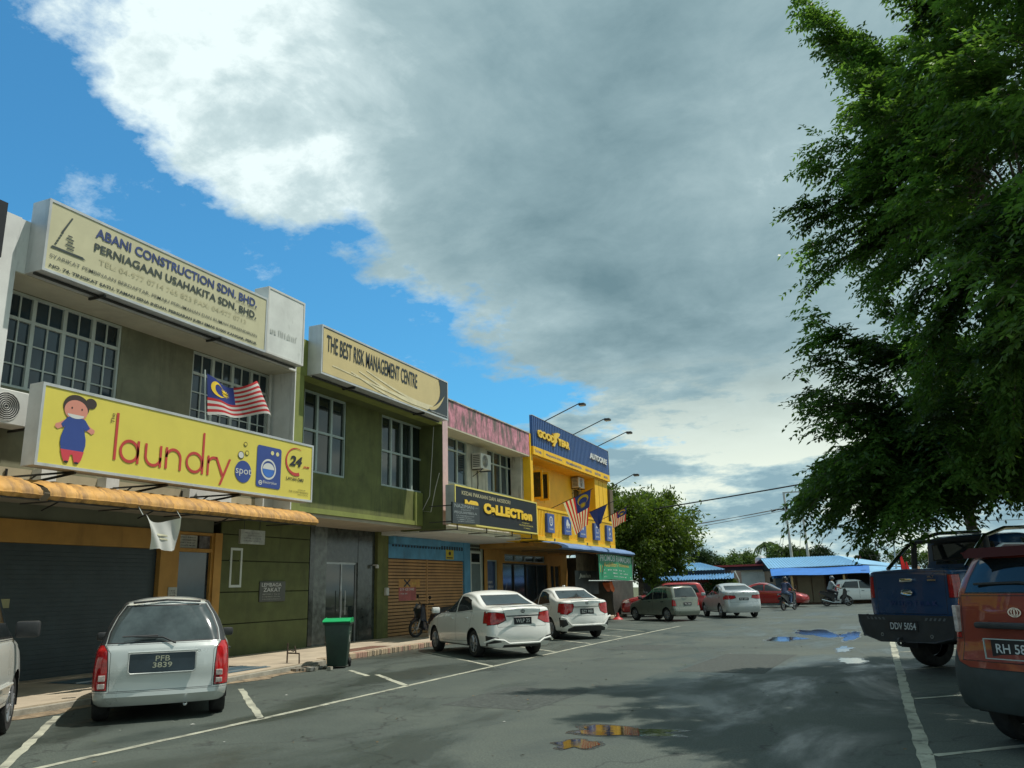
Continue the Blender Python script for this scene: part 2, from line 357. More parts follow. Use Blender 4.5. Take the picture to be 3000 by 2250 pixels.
# pavement slab with a bent kerb line
kl = [(-10.7, -6), (-10.8, 6), (-10.92, 9), (-10.9, 12.2), (-11.12, 14.4), (-11.42, 15.9), (-11.6, 17.4), (-11.64, 20.7), (-11.7, 30), (-11.8, 42)]
def slab(line, x_in, z0, z1, name, m_, parent=None):
    mb = MB(); n = len(line)
    for i in range(n - 1):
        (xa, ya), (xb, yb) = line[i], line[i + 1]
        mb.face([(x_in, ya, z1), (xa, ya, z1), (xb, yb, z1), (x_in, yb, z1)]); mb.face([(xa, ya, z0), (xb, yb, z0), (xb, yb, z1), (xa, ya, z1)])
    (xa, ya) = line[0]; mb.face([(x_in, ya, z0), (xa, ya, z0), (xa, ya, z1), (x_in, ya, z1)])
    (xa, ya) = line[-1]; mb.face([(xa, ya, z0), (x_in, ya, z0), (x_in, ya, z1), (xa, ya, z1)])
    return mb.build(name, m_, parent)
def kx(y):
    for (xa, ya), (xb, yb) in zip(kl, kl[1:]):
        if ya <= y <= yb: return xa + (xb - xa) * (y - ya) / (yb - ya)
    return kl[-1][0]
pav = struct(slab([(x - 0.02, y) for x, y in kl], -14.62, -.05, 0.12, 'pavement', walk_m))
kerb = struct(slab([(x + .10, y) for x, y in kl if y < 15] + [(kx(15.6) + .1, 15.6)], -11.9, -.05, 0.10, 'kerb', conc))
apron = []
for i, y in enumerate(np.arange(6.5, 15.2, .4)): apron.append((kx(y) + .22 + .12 * math.sin(i * 1.7) + random.uniform(0, .1), y))
mb = MB()
for (xa, ya), (xb, yb) in zip(apron, apron[1:]): mb.face([(kx(ya) + .09, ya, .03), (xa, ya, .006), (xb, yb, .006), (kx(yb) + .09, yb, .03)])
struct(mb.build('kerb_gutter', mat('sandy_dirt', (.25, .19, .12), .95, var=.35, scale=6, bump=.4, streak=.6, scol=(.1, .09, .07), sscale=(2, 2, 2))))
# soldier-course kerb bricks
brk = [mat('kerb_brick_pale', (.46, .36, .24), .9, var=.2, scale=20), mat('kerb_brick_rose', (.42, .26, .19), .9, var=.2, scale=20), mat('kerb_brick_grimy', (.26, .21, .15), .9, var=.25, scale=20)]
bmesh_cache = []
for k in range(3):
    o = MB().box(0, .215, -.047, .047, -.0, .128).build('brick', brk[k], kerb, bevel=.007); bmesh_cache.append(o.data)
    if k: bpy.data.objects.remove(o)
    else: first = o
y = 15.75; i = 0
while y < 27.5:
    if i == 0: o = first
    else:
        o = bpy.data.objects.new('brick', bmesh_cache[random.choice((0, 0, 1, 1, 2))]); COL.objects.link(o); o.parent = kerb
    o.location = (kx(y) - .20 + random.uniform(-.008, .008), y, random.uniform(-.006, .006)); o.rotation_euler = (0, 0, random.uniform(-.04, .04) + .02)
    y += .107; i += 1
# far kerb, verge on the right with trees
mb = MB().box(5.6, 5.75, -30, 61.5, -.05, .12); struct(mb.build('verge_kerb', conc))
mb = MB().box(-30, 5.6, 61.5, 61.65, -.05, .12); struct(mb.build('far_kerb', conc))
mb = MB().box(5.75, 16, -30, 61.5, -.05, .10); struct(mb.build('verge', mat('verge_dirt', (.13, .12, .06), .95, var=.4, scale=1.2, bump=.5, bscale=10)))
# drain covers and ramp in front of the laundry
steel = mat('blue_grey_steel', (.10, .17, .21), .5, metal=.4, var=.25)
for j, (ya, yb) in enumerate(((10.6, 12.1), (12.2, 13.9))):
    mb = MB(); mb.face([(-13.6, ya, .126), (-11.25, ya, .126), (-11.25 - .1 * j, yb, .126), (-13.6, yb, .126)]); pl = tag(mb.build('drain_cover', steel), ('blue grey steel drain cover sheet nearest the silver hatchback', 'blue grey steel drain cover sheet nearest the bent pipe frame')[j], 'drain cover', 'drain covers before the laundry')
    for x in (-12.9, -12.1, -11.5):
        boxo('rail', metal_g, pl, x, x + .05, ya + .03, yb - .03, .127, .142)
mb = MB(); mb.face([(-12.6, 17.6, .125), (-12.0, 17.6, .125), (-12.05, 19.6, .125), (-12.65, 19.6, .125)])
tag(mb.build('drain_grate', mat('rusty_grate', (.16, .08, .05), .8, var=.4, scale=9)), 'rusty red drain grate set in the pavement behind the green bin', 'grate')
# puddles
pud = mat('puddle_water', (0.020, 0.022, 0.018), 0.05, var=.5, scale=7, spec=.6, bump=.05, bscale=3.0, rvar=.03)
damp = mat('damp_asphalt', (.024, .028, .026), .22, var=.5, scale=9, bump=.25, bscale=50, rvar=.12)
def puddle(cx, cy, rx, ry, seed, label, rot=0.0, edge=.45):
    pts = []
    for i in range(60):
        t = 2 * PI * i / 60; r = 1 + edge * noise.noise(Vector((math.cos(t) * 1.6, math.sin(t) * 1.6, seed))) * 1.6 + .12 * noise.noise(Vector((math.cos(t) * 6, math.sin(t) * 6, seed)))
        x, y_ = rx * r * math.cos(t), ry * r * math.sin(t); pts.append((cx + x * math.cos(rot) - y_ * math.sin(rot), cy + x * math.sin(rot) + y_ * math.cos(rot)))
    rim = [(cx + (a - cx) * (1.22 + .10 * noise.noise(Vector((a * 5, b * 5, seed)))), cy + (b - cy) * (1.22 + .12 * noise.noise(Vector((a * 4, b * 4, seed + 4))))) for a, b in pts]
    struct(shape([rim], lambda u, v, d: (u, v, .0025), damp, None, name='damp_patch'))
    return tag(shape([pts], lambda u, v, d: (u, v, .0045), pud, None, name='puddle'), label, 'puddle', kind='structure')
puddle(-2.62, 9.0, .60, .30, 7.7, 'puddle in the middle of the road mirroring the yellow shop')
puddle(-2.9, 8.15, .18, .25, 9.3, 'small puddle just before the one mirroring the yellow shop')
puddle(-1.75, 26.6, .55, 1.9, 1.3, 'long puddle far up the road near the pickup', .2)
puddle(-2.35, 24.0, .55, .8, 5.3, 'near end pool of the long puddle')
puddle(-.75, 25.5, .25, 1.6, 6.1, 'narrow puddle beside the tail of the pickup')
puddle(-.62, 17.5, .25, .55, 4.7, 'round puddle in the wheel track before the pickup')
puddle(-.8, 20.5, .14, .7, 2.2, 'thin puddle in the wheel track before the pickup')
# ================================================================== walls with openings
def wallx(mb, X, y0, y1, z0, z1, holes=(), reveal=.12, top=True):
    """front face at X facing +X with rectangular holes and their reveals"""
    ys = sorted({y0, y1, *[h[0] for h in holes], *[h[1] for h in holes]}); zs = sorted({z0, z1, *[h[2] for h in holes], *[h[3] for h in holes]})
    for a, b in zip(ys, ys[1:]):
        for c, d in zip(zs, zs[1:]):
            my, mz = (a + b) / 2, (c + d) / 2
            if any(h[0] < my < h[1] and h[2] < mz < h[3] for h in holes): continue
            mb.face([(X, a, c), (X, b, c), (X, b, d), (X, a, d)])
    for (a, b, c, d) in holes:
        for q in (((a, c), (b, c)), ((b, c), (b, d)), ((b, d), (a, d)), ((a, d), (a, c))):
            (p, r) = q; mb.face([(X, p[0], p[1]), (X, r[0], r[1]), (X - reveal, r[0], r[1]), (X - reveal, p[0], p[1])])
def window(parent, X, y0, y1, z0, z1, cols, mid=None, fr=frame_w, gl=glass_b, bars=(0, 0), w=.045, out=.03, subcols=None, label=None):
    """a framed window: the frame is the part, panes are sub-parts. cols: list of relative column edges; mid: z of transom"""
    mb = MB(); X1 = X + out; X0 = X - .06
    mb.box(X0, X1, y0, y0 + w, z0, z1); mb.box(X0, X1, y1 - w, y1, z0, z1); mb.box(X0, X1, y0 + w, y1 - w, z0, z0 + w); mb.box(X0, X1, y0 + w, y1 - w, z1 - w, z1)
    ce = [y0] + list(cols) + [y1]; ze = [z0] + ([mid] if mid else []) + [z1]
    for c in cols: mb.box(X0 + .004, X1 - .004, c - w * .8, c + w * .8, z0 + w, z1 - w)
    if mid: 
        for a, b in zip(ce, ce[1:]): mb.box(X0 + .006, X1 - .006, a + w * .8, b - w * .8, mid - w * .6, mid + w * .6)
    f = mb.build('window', fr, parent)
    if label: f['label'] = label
    bars_mb = MB(); n = 0
    for a, b in zip(ce, ce[1:]):
        for zi, (c, d) in enumerate(zip(ze, ze[1:])):
            a1, b1, c1, d1 = a + w * .7, b - w * .7, c + w * .5, d - w * .5
            tl = random.uniform(-.006, .006)
            p = MB(); p.face([(X - .03 + tl, a1, c1), (X - .03 - tl, b1, c1), (X - .03 - tl + .004, b1, d1), (X - .03 + tl + .004, a1, d1)]); p.build('pane', gl, f)
            nb = bars[1] if zi == 0 or not mid else 0
            vb = bars[0]
            for k in range(vb):
                yy = a1 + (b1 - a1) * (k + 1) / (vb + 1); bars_mb.box(X - .02, X + .006, yy - .012, yy + .012, c1, d1); n += 1
            for k in range(nb):
                zz = c1 + (d1 - c1) * (k + 1) / (nb + 1); bars_mb.box(X - .018, X + .003, a1, b1, zz - .012, zz + .012); n += 1
    if n: bars_mb.build('glazing_bars', fr, f)
    return f
XF, XW, XG = -12.0, -12.75, -14.4
# ---------------- previous shop, at the left edge of the frame
B0 = thing('shophouse', 'white shophouse cut off by the left edge of the photo', 'shophouse', (0, 0, 0))
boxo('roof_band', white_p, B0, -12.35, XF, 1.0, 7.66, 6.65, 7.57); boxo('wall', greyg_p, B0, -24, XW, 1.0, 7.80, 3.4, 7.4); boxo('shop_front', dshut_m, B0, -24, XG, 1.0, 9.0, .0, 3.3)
boxo('pier', white_p, B0, XW, XF + .012, 7.68, 8.04, 3.3, 7.57); boxo('soffit', soffit_p, B0, -14.4, -11.95, 1.0, 7.66, 3.25, 3.4)
sb = thing('sign_board', 'black sign board on the shophouse at the left edge', 'sign'); boxo('board', mat('black_sign', (.02, .02, .022), .4), sb, -11.96, -11.8, 3.2, 7.66, 6.7, 7.62)
# ---------------- shop A: laundry
A = thing('shophouse', 'beige and white two storey shophouse of the laundry', 'shophouse')
mb = MB(); wallx(mb, XW, 8.05, 15.10, 3.66, 6.66, [(8.50, 10.80, 4.98, 6.64), (12.64, 15.09, 4.98, 6.64)], .14); mb.build('wall', greyg_p, A)
mb = MB(); mb.box(-24, -12.92, 7.82, 15.40, 3.42, 7.45); mb.build('upper_storey', greyg_p, A)
boxo('ledge_wall', beige_p, A, -14.4, XW + .02, 8.05, 15.10, 3.36, 3.655)
boxo('fascia', white_p, A, -12.35, XF, 7.68, 15.13, 6.66, 7.56); boxo('roof_soffit', mat('cream_soffit', (.50, .47, .36), .85, var=.06, streak=.3, scol=(.25, .2, .13), sscale=(1, 1, 1)), A, XW, XF - .36, 8.05, 15.12, 6.65, 6.70)
boxo('roof_soffit_edge', MATS['cream_soffit'], A, -12.36, -12.004, 8.04, 15.125, 6.644, 6.659)
boxo('pier', white_p, A, XW, XF - .002, 15.10, 15.135, 3.3, 6.655)
window(A, XW - .05, 8.50, 10.80, 4.98, 6.64, [9.0, 9.60, 10.20], 6.18, bars=(1, 2), label='large white framed window at the left of the beige upper wall')
window(A, XW - .05, 12.64, 15.09, 4.98, 6.64, [13.27, 13.88, 14.50], 6.17, bars=(1, 2), label='white framed window behind the flag')
MB().tube([(-12.62, 14.62 + .35, 6.62), (-12.62, 14.62 + .35, 3.5)], .035).build('drain_pipe', white_pl, A)
for a, b in ((9.27, 9.55), (10.55, 10.83), (12.55, 13.75), (14.76, 15.10)): boxo('ledge_block', white_p, A, XW + .02, XW + .25, a, b, 3.36, 3.665)
# ground floor
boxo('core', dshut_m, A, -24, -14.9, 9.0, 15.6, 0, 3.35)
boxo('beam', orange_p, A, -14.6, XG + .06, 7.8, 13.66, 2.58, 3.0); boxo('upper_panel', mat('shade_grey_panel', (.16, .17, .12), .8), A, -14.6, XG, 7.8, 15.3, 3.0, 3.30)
boxo('slab_soffit', soffit_p, A, -14.6, XW + .022, 7.8, 15.55, 3.30, 3.36)
boxo('pillar', orange_p, A, -14.7, XG + .07, 13.68, 14.19, .12, 2.999); boxo('pillar', orange_p, A, -14.7, XG + .07, 15.31, 15.55, .12, 2.999)
mb = MB(); mb.box(-14.6, -14.45, 7.8, 13.66, .12, 2.58)
z = .14
while z < 2.5: mb.box(-14.45, -14.438, 7.8, 13.66, z + .006, z + .078); z += .085
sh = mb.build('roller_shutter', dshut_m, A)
tag(shape([rect(9.7, 10.35, 1.42, 1.58)], faceX(-14.41), mat('faded_yellow_notice', (.4, .38, .2), .7), None, name='notice'), 'faded yellow notice stuck on the grey roller shutter', 'notice')
mb = MB(); mb.box(-14.5, -14.38, 14.19, 14.26, .12, 2.99); mb.box(-14.5, -14.38, 15.25, 15.31, .12, 2.99); mb.box(-14.5, -14.381, 14.26, 15.25, 2.54, 2.62); mb.box(-14.5, -14.379, 14.26, 15.25, 2.93, 2.99)
dr = mb.build('door', orange_p, A); boxo('pane', glass_b, dr, -14.47, -14.45, 14.26, 15.25, .14, 2.54)
ps = mat('poster_pale', (.42, .43, .38), .6, var=.2, scale=5)
tp = boxo('transom_panel', ps, A, -14.47, -14.43, 14.27, 14.83, 2.63, 2.92); boxo('transom_panel', mat('poster_dark', (.14, .13, .13), .5, var=.5, scale=7), A, -14.47, -14.43, 14.9, 15.24, 2.63, 2.92)
def scribble(fn, u0, u1, v0, v1, m_, parent, d=.004, name='small_print', seed=1, rows=1):
    """unreadable small print: rows of short irregular strokes"""
    rn = random.Random(seed); polys = []
    rh = (v1 - v0) / rows
    for r in range(rows):
        u = u0 + (rn.uniform(0, .12) * (u1 - u0) if rows > 1 else 0); ue = u1 - (rn.uniform(0, .2) * (u1 - u0) if rows > 1 else 0); b = v0 + r * rh + rh * .2; h = rh * .6
        while u < ue:
            w = h * rn.uniform(.35, .7)
            if rn.random() > .14: 
                polys.append(rect(u, min(ue, u + w * .35), b, b + h * rn.uniform(.7, 1)))
                if rn.random() > .4: polys.append(rect(u + w * .35, u + w * .8, b + h * rn.choice((0, .4, .75)), b + h * rn.choice((.2, .55, .95))))
            u += w
    polys = [p for p in polys if p[2][1] > p[0][1]]
    return shape(polys, fn, m_, parent, d, name)
ink = mat('black_ink', (.02, .022, .025), .5, var=0); navy = mat('navy_ink', (.035, .06, .22), .5, var=.1); wink = mat('white_ink', (.62, .63, .6), .5, var=0)
scribble(faceX(-14.43), 14.3, 14.8, 2.66, 2.9, ink, A, seed=4, rows=4)
np_ = thing('notice', 'small framed pale notice beside the orange pillar of the laundry', 'notice'); boxo('board', ps, np_, -14.335, -14.31, 13.95, 14.2, 1.35, 1.75); scribble(faceX(-14.31), 13.98, 14.17, 1.4, 1.7, ink, np_, seed=44, rows=6)
# ---------------- shop B: green
G = thing('shophouse', 'olive green two storey shophouse with a dark glass entrance', 'shophouse')
mb = MB(); wallx(mb, XW, 15.46, 22.62, 3.48, 6.66, [(16.44, 18.28, 4.52, 6.62), (20.09, 22.50, 4.52, 6.62)], .14); mb.build('wall', green_p, G)
boxo('upper_storey', green_p, G, -24, -12.92, 15.41, 22.66, 3.42, 7.45)
boxo('fascia', lgreen_p, G, -12.35, XF - .003, 15.137, 22.42, 6.64, 7.54); boxo('roof_soffit', greend_p, G, XW, -12.36, 15.14, 22.44, 6.642, 6.70); boxo('pier', lgreen_p, G, XW - .1, XF - .005, 15.137, 15.45, 3.35, 6.638)
boxo('sunlit_pilaster', lgreen_p, G, XW + .003, XW + .07, 21.95, 22.40, 3.49, 4.50); boxo('sunlit_band', lgreen_p, G, XW + .002, XW + .05, 15.46, 21.94, 3.49, 3.62)  # lighter green strips paint in the sunlight low on the green wall
window(G, XW - .05, 16.44, 18.28, 4.52, 6.62, [17.04, 17.66], 5.60, fr=frame_g, gl=glass_d, w=.05, label='six pane window at the left of the green upper wall')
window(G, XW - .05, 20.09, 22.50, 4.52, 6.62, [20.66, 21.27, 21.88], 5.57, fr=frame_g, gl=glass_d, w=.05, label='eight pane window at the right of the green upper wall')
boxo('slab_soffit', soffit_p, G, -14.6, XW - .005, 15.56, 22.64, 3.40, 3.479)
boxo('end_wall', greend_p, G, -13.5, XF - .004, 22.44, 22.66, 3.36, 6.64)
MB().tube([(-12.3, 22.43, 6.6), (-12.35, 22.40, 5.6), (-12.45, 22.42, 4.4), (-12.7, 22.40, 3.95), (-12.4, 22.41, 3.9), (-12.25, 22.42, 4.6), (-12.1, 22.42, 5.1)], .012, 5).build('cable', white_pl, G)
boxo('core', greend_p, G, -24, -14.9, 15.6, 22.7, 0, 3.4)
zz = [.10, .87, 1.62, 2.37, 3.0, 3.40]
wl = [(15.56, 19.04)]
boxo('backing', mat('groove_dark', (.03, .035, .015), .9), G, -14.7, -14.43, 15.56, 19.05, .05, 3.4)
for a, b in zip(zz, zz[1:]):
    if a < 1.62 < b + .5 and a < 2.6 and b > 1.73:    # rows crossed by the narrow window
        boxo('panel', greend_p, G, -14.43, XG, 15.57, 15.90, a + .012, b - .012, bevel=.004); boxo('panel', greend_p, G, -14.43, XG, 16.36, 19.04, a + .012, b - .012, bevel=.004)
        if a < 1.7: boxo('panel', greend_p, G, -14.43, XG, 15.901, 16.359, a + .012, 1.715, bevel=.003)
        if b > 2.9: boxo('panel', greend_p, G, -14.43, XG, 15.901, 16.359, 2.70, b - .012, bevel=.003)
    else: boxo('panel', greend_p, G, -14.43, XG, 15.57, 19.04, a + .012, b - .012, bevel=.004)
window(G, XG - .02, 15.92, 16.34, 1.73, 2.68, [], None, fr=frame_w, gl=mat('frosted_glass', (.18, .21, .19), .25, var=.1), w=.06, label='narrow white framed window in the green panelled wall')
hb = thing('hanging_sign', 'pale hanging sign board under the end of the orange awning', 'sign'); boxo('board', ps, hb, -13.62, -13.56, 15.3, 16.15, 2.72, 3.05); scribble(faceX(-13.56), 15.38, 16.05, 2.76, 3.01, mat('grey_ink', (.2, .2, .2), .6), hb, seed=3, rows=4)
MB().tube([(-13.6, 15.45, 3.05), (-13.6, 15.45, 3.32)], .008, 5).build('hanger', metal_d, hb); MB().tube([(-13.6, 16.0, 3.05), (-13.6, 16.0, 3.41)], .008, 5).build('hanger', metal_d, hb)
pq = thing('plaque', 'dark plaque with pale lettering on the green panelled wall', 'sign'); boxo('board', mat('plaque_brown', (.07, .075, .06), .4), pq, XG, XG + .03, 17.01, 18.02, 1.36, 1.87, bevel=.004)
text('LEMBAGA', faceX(XG + .03), 17.08, 17.85, 1.74, 1.83, wink, pq); text('ZAKAT', faceX(XG + .03), 17.15, 17.82, 1.61, 1.71, wink, pq); scribble(faceX(XG + .03), 17.07, 17.9, 1.40, 1.58, mat('pale_ink', (.3, .31, .27), .6), pq, seed=9, rows=3)
# entrance
boxo('entrance_surround', tilegrey, G, -14.6, XG + .01, 19.06, 19.25, .1, 3.4); boxo('side_panel', tilelt, G, -14.6, XG - .05, 19.25, 19.92, .1, 3.4); boxo('side_panel', tilegrey, G, -14.6, XG - .05, 21.52, 22.44, .1, 3.4); boxo('head_panel', tilegrey, G, -14.6, XG - .06, 19.92, 21.52, 2.42, 3.4)
mb = MB(); mb.box(-14.56, -14.50, 19.92, 19.98, .1, 2.42); mb.box(-14.56, -14.50, 20.70, 20.76, .1, 2.42); mb.box(-14.56, -14.50, 21.46, 21.52, .1, 2.42); mb.box(-14.56, -14.501, 19.98, 21.46, 2.36, 2.42)
ed = mb.build('door', metal_g, G); boxo('pane', glass_d, ed, -14.54, -14.52, 19.98, 20.70, .12, 2.36); boxo('pane', glass_d, ed, -14.54, -14.52, 20.76, 21.46, .12, 2.36)
MB().tube([(-14.42, 20.63, .9), (-14.42, 20.63, 1.6)], .015).build('handle', metal_g, ed); MB().tube([(-14.42, 20.83, .9), (-14.42, 20.83, 1.6)], .015).build('handle', metal_g, ed)
boxo('pillar', green_p, G, -14.7, XG + .05, 22.46, 23.10, .1, 3.4)
cc_ = thing('security_camera', 'small white security camera beside the dark entrance', 'camera'); MB().lathe([(0, .0), (.05, .0), (.055, .05), (.045, .10), (0, .11)], 12, (-14.30, 22.35, 2.26)).build('body', white_pl, cc_); MB().tube([(-14.45, 22.35, 2.36), (-14.3, 22.35, 2.36)], .02).build('mount', white_pl, cc_)
for q, (a, b, c) in enumerate(((22.92, 1.50, .12), (22.98, .12, .0))):
    if q == 0: mbx = thing('meter_box', 'small pale letter box on the green pillar beside the orange shutter', 'box'); boxo('box', white_pl, mbx, XG + .05, XG + .14, 22.86, 23.02, 1.42, 1.66, bevel=.01)
# ---------------- shop C: pink / blue shutter
P = thing('shophouse', 'stained pink and white shophouse with blue ground floor and orange shutter', 'shophouse')
mb = MB(); wallx(mb, XW, 22.68, 30.02, 3.5, 6.66, [(24.25, 25.68, 5.05, 6.64), (27.40, 29.98, 5.05, 6.64)], .14); mb.build('wall', pale_p, P)
boxo('upper_storey', pale_p, P, -24, -12.92, 22.67, 30.1, 3.42, 7.45)
boxo('fascia', pink_p, P, -12.35, XF, 22.80, 29.76, 6.66, 7.54); boxo('coping', pale_p, P, -12.4, XF + .03, 22.80, 29.76, 7.542, 7.58); boxo('roof_soffit', MATS['cream_soffit'], P, XW, -12.002, 22.80, 29.78, 6.61, 6.658)
boxo('pier', mat('pale_pink_paint', (.60, .42, .42), .8, var=.1, streak=.4, scol=(.3, .25, .2)), P, XW, XF + .01, 22.45, 22.79, 3.5, 7.56)
boxo('pier', pale_p, P, XW, -12.3, 29.55, 29.85, 3.5, 6.61)
window(P, XW - .05, 24.25, 25.68, 5.05, 6.64, [24.97], 6.20, fr=frame_g, gl=glass_b, label='two column window left of the air conditioner on the pink shophouse')
window(P, XW - .05, 27.40, 29.98, 5.05, 6.64, [28.0, 28.66, 29.3], 6.15, fr=frame_g, gl=glass_b, label='four column window right of the air conditioner on the pink shophouse')
boxo('slab', white_p, P, -14.6, -12.1, 22.67, 30.1, 3.30, 3.499)
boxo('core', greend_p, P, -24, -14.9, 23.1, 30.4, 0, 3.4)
boxo('lintel', blue_p, P, -14.7, XG, 23.12, 28.60, 2.60, 3.30); boxo('shutter_box', blue_p, P, XG, XG + .22, 23.14, 26.4, 3.05, 3.29); boxo('pillar', blue_p, P, -14.7, XG + .03, 28.60, 29.12, .1, 3.3)
for k in range(26):
    if k == 0: vb = MB().box(XG, XG + .02, 0, .10, 0, .13).build('vent_block', mat('vent_dark', (.03, .05, .07), .8), P); vb.location = (0, 23.4, 2.98)
    else: o = vb.copy(); COL.objects.link(o); o.parent = P; o.location = (0, 23.4 + k * .2, 2.98 - (.0 if k % 2 else .0))
mb = MB(); mb.box(-14.6, XG - .06, 23.14, 28.58, .1, 2.6); mb.box(XG - .06, XG - .01, 25.72, 25.80, .12, 2.6); z = .14
while z < 2.5: mb.box(XG - .06, XG - .015, 23.16, 25.71, z + .014, z + .092); mb.box(XG - .06, XG - .015, 25.81, 28.56, z + .014, z + .092); z += .106
mb.build('roller_shutter', shut_m, P); boxo('shutter_shadow_gap', mat('shutter_gap', (.05, .035, .02), .9), P, XG - .0605, XG - .058, 23.16, 28.56, .13, 2.59)
po = thing('poster', 'red and orange poster crossed out with an x on the orange shutter', 'poster'); fx = faceX(XG - .010)
shape([rect(23.85, 24.98, 1.23, 1.66)], fx, mat('red_poster', (.42, .10, .09), .6, var=.2, scale=4), po, 0, 'lower_half'); shape([rect(23.85, 25.26, 1.66, 1.93)], fx, mat('orange_poster', (.5, .25, .06), .6, var=.2, scale=4), po, 0, 'upper_half')
shape([[(24.15, 1.90), (24.22, 1.93), (24.62, 1.70), (24.55, 1.67)], [(24.15, 1.70), (24.22, 1.67), (24.62, 1.90), (24.55, 1.93)]], fx, ink, po, .004, 'cross_mark')
text('019 428 0440', fx, 23.93, 24.85, 1.55, 1.64, wink, po); scribble(fx, 24.7, 25.2, 1.72, 1.88, mat('yellow_ink', (.6, .42, .08), .6), po, seed=21); scribble(fx, 23.93, 24.4, 1.42, 1.50, wink, po, seed=12)
st = thing('sticker', 'yellow warning sticker on the blue lintel', 'sticker'); shape([rect(27.14, 27.77, 2.64, 3.0)], faceX(XG), mat('yellow_sticker', (.55, .45, .05), .6), st, .006, 'sheet'); shape([ell(27.45, 2.86, .1, .07, 12), rect(27.2, 27.7, 2.68, 2.72)], faceX(XG), ink, st, .010, 'symbol')
boxo('stair_wall', mat('pale_green_wall', (.34, .38, .30), .8, var=.15, streak=.4, scol=(.15, .16, .12)), P, -14.7, XG - .05, 29.13, 30.42, .1, 3.30)
mb = MB(); mb.box(XG - .05, XG + .0, 29.2, 29.28, 2.55, 3.0); mb.box(XG - .05, XG + .0, 30.1, 30.18, .12, 3.0); mb.box(XG - .05, XG + .0, 29.28, 30.1, 2.52, 2.58); mb.box(XG - .05, XG + .0, 29.28, 30.1, 2.92, 3.0); mb.box(XG - .05, XG, 29.2, 29.28, .12, 2.55)
sd = mb.build('door', frame_w, P); boxo('leaf', mat('grey_blue_door', (.13, .18, .18), .6), sd, XG - .049, XG - .02, 29.28, 30.1, .12, 2.52); boxo('pane', glass_d, sd, XG - .049, XG - .03, 29.28, 30.1, 2.58, 2.92)
mb = MB()
for r in range(2):
    for c in range(6): mb.box(XG - .05, XG - .02, 29.25 + c * .16, 29.34 + c * .16, 3.04 + r * .13, 3.13 + r * .13)
mb.build('vent_blocks', mat('vent_shadow', (.06, .06, .05), .9), P)
# ---------------- shop D: yellow tyre shop
Y = thing('shophouse', 'bright yellow tyre shop at the end of the row', 'shophouse')
mb = MB(); wallx(mb, XW, 30.06, 38.9, 3.3, 6.72, [(32.06, 33.22, 5.10, 6.34), (36.9, 38.2, 4.4, 6.2)], .12); mb.build('wall', yellow_p, Y)
boxo('upper_storey', yellow_p, Y, -24, -12.88, 30.11, 40.6, 3.30, 8.0)
mb = MB().box(XW, -12.0, 38.3, 40.3, 3.45, 6.70); 
boxo('pier', yellow_p, Y, XW - .05, -12.02, 38.25, 40.35, 3.45, 6.72); boxo('pier', yellow_p, Y, XW, XF + .02, 29.78, 30.05, 3.3, 7.56)
for y_ in (38.9, 39.55): boxo('joint', mat('yellow_groove', (.35, .2, .01), .8), Y, -12.02, -12.012, y_, y_ + .02, 3.5, 6.7)
f = window(Y, XW - .05, 32.06, 33.22, 5.10, 6.34, [32.62], None, fr=yellow_p, gl=glass_d, w=.09, label='yellow framed window with its sashes open')
for yy in (31.62, 32.4):
    mb = MB(); mb.box(-12.68, -12.20, yy, yy + .04, 5.12, 5.2); mb.box(-12.68, -12.20, yy, yy + .04, 6.24, 6.32); mb.box(-12.28, -12.20, yy, yy + .04, 5.2, 6.24); mb.box(-12.68, -12.6, yy, yy + .04, 5.2, 6.24)
    sa = mb.build('sash', yellow_p, Y); boxo('pane', glass_d, sa, -12.6, -12.28, yy + .012, yy + .028, 5.2, 6.24)
mb = MB(); mb.box(XW - .1, XW + .04, 36.9, 37.02, 4.4, 6.2); mb.box(XW - .1, XW + .04, 38.08, 38.2, 4.4, 6.2); mb.box(XW - .1, XW + .04, 37.02, 38.08, 6.1, 6.2)
bd = mb.build('balcony_door', mat('pale_door_frame', (.5, .42, .15), .6), Y); boxo('pane', glass_d, bd, XW - .08, XW - .06, 37.02, 38.08, 4.4, 6.1)
boxo('roof_soffit', mat('yellow_soffit', (.62, .38, .03), .7, var=.05), Y, XW, -11.97, 30.06, 40.38, 6.66, 6.72)
# ground floor of the tyre shop
boxo('floor_slab', orange_p, Y, -14.6, -12.1, 30.12, 40.4, 3.12, 3.30); boxo('core', dshut_m, Y, -24, -14.9, 30.42, 40.6, 0, 3.3)
mb = MB(); wallx(mb, XG, 30.44, 40.4, .1, 3.12, [(30.75, 31.76, .12, 2.7), (32.27, 37.58, .12, 2.60), (32.5, 37.3, 2.68, 2.98), (38.0, 39.4, .12, 2.6)], .15); mb.build('shop_front', orange_p, Y)
f = window(Y, XG - .08, 32.27, 37.58, .12, 2.60, [33.6, 35.0, 36.3], None, fr=metal_d, gl=glass_b, label='wide dark shop window of the tyre shop')
window(Y, XG - .08, 32.5, 37.3, 2.68, 2.98, [33.8, 34.9, 36.1], None, fr=frame_g, gl=glass_b)
window(Y, XG - .08, 30.75, 31.76, .12, 2.7, [], None, fr=frame_g, gl=mat('blue_film', (.03, .07, .16), .3, var=.3, scale=3), label='shop door with a blue printed film')
window(Y, XG - .08, 38.0, 39.4, .12, 2.6, [38.7], None, fr=orange_p, gl=glass_b)
scribble(faceX(XG - .10), 30.9, 31.6, 1.2, 1.9, wink, Y, seed=5, rows=4)
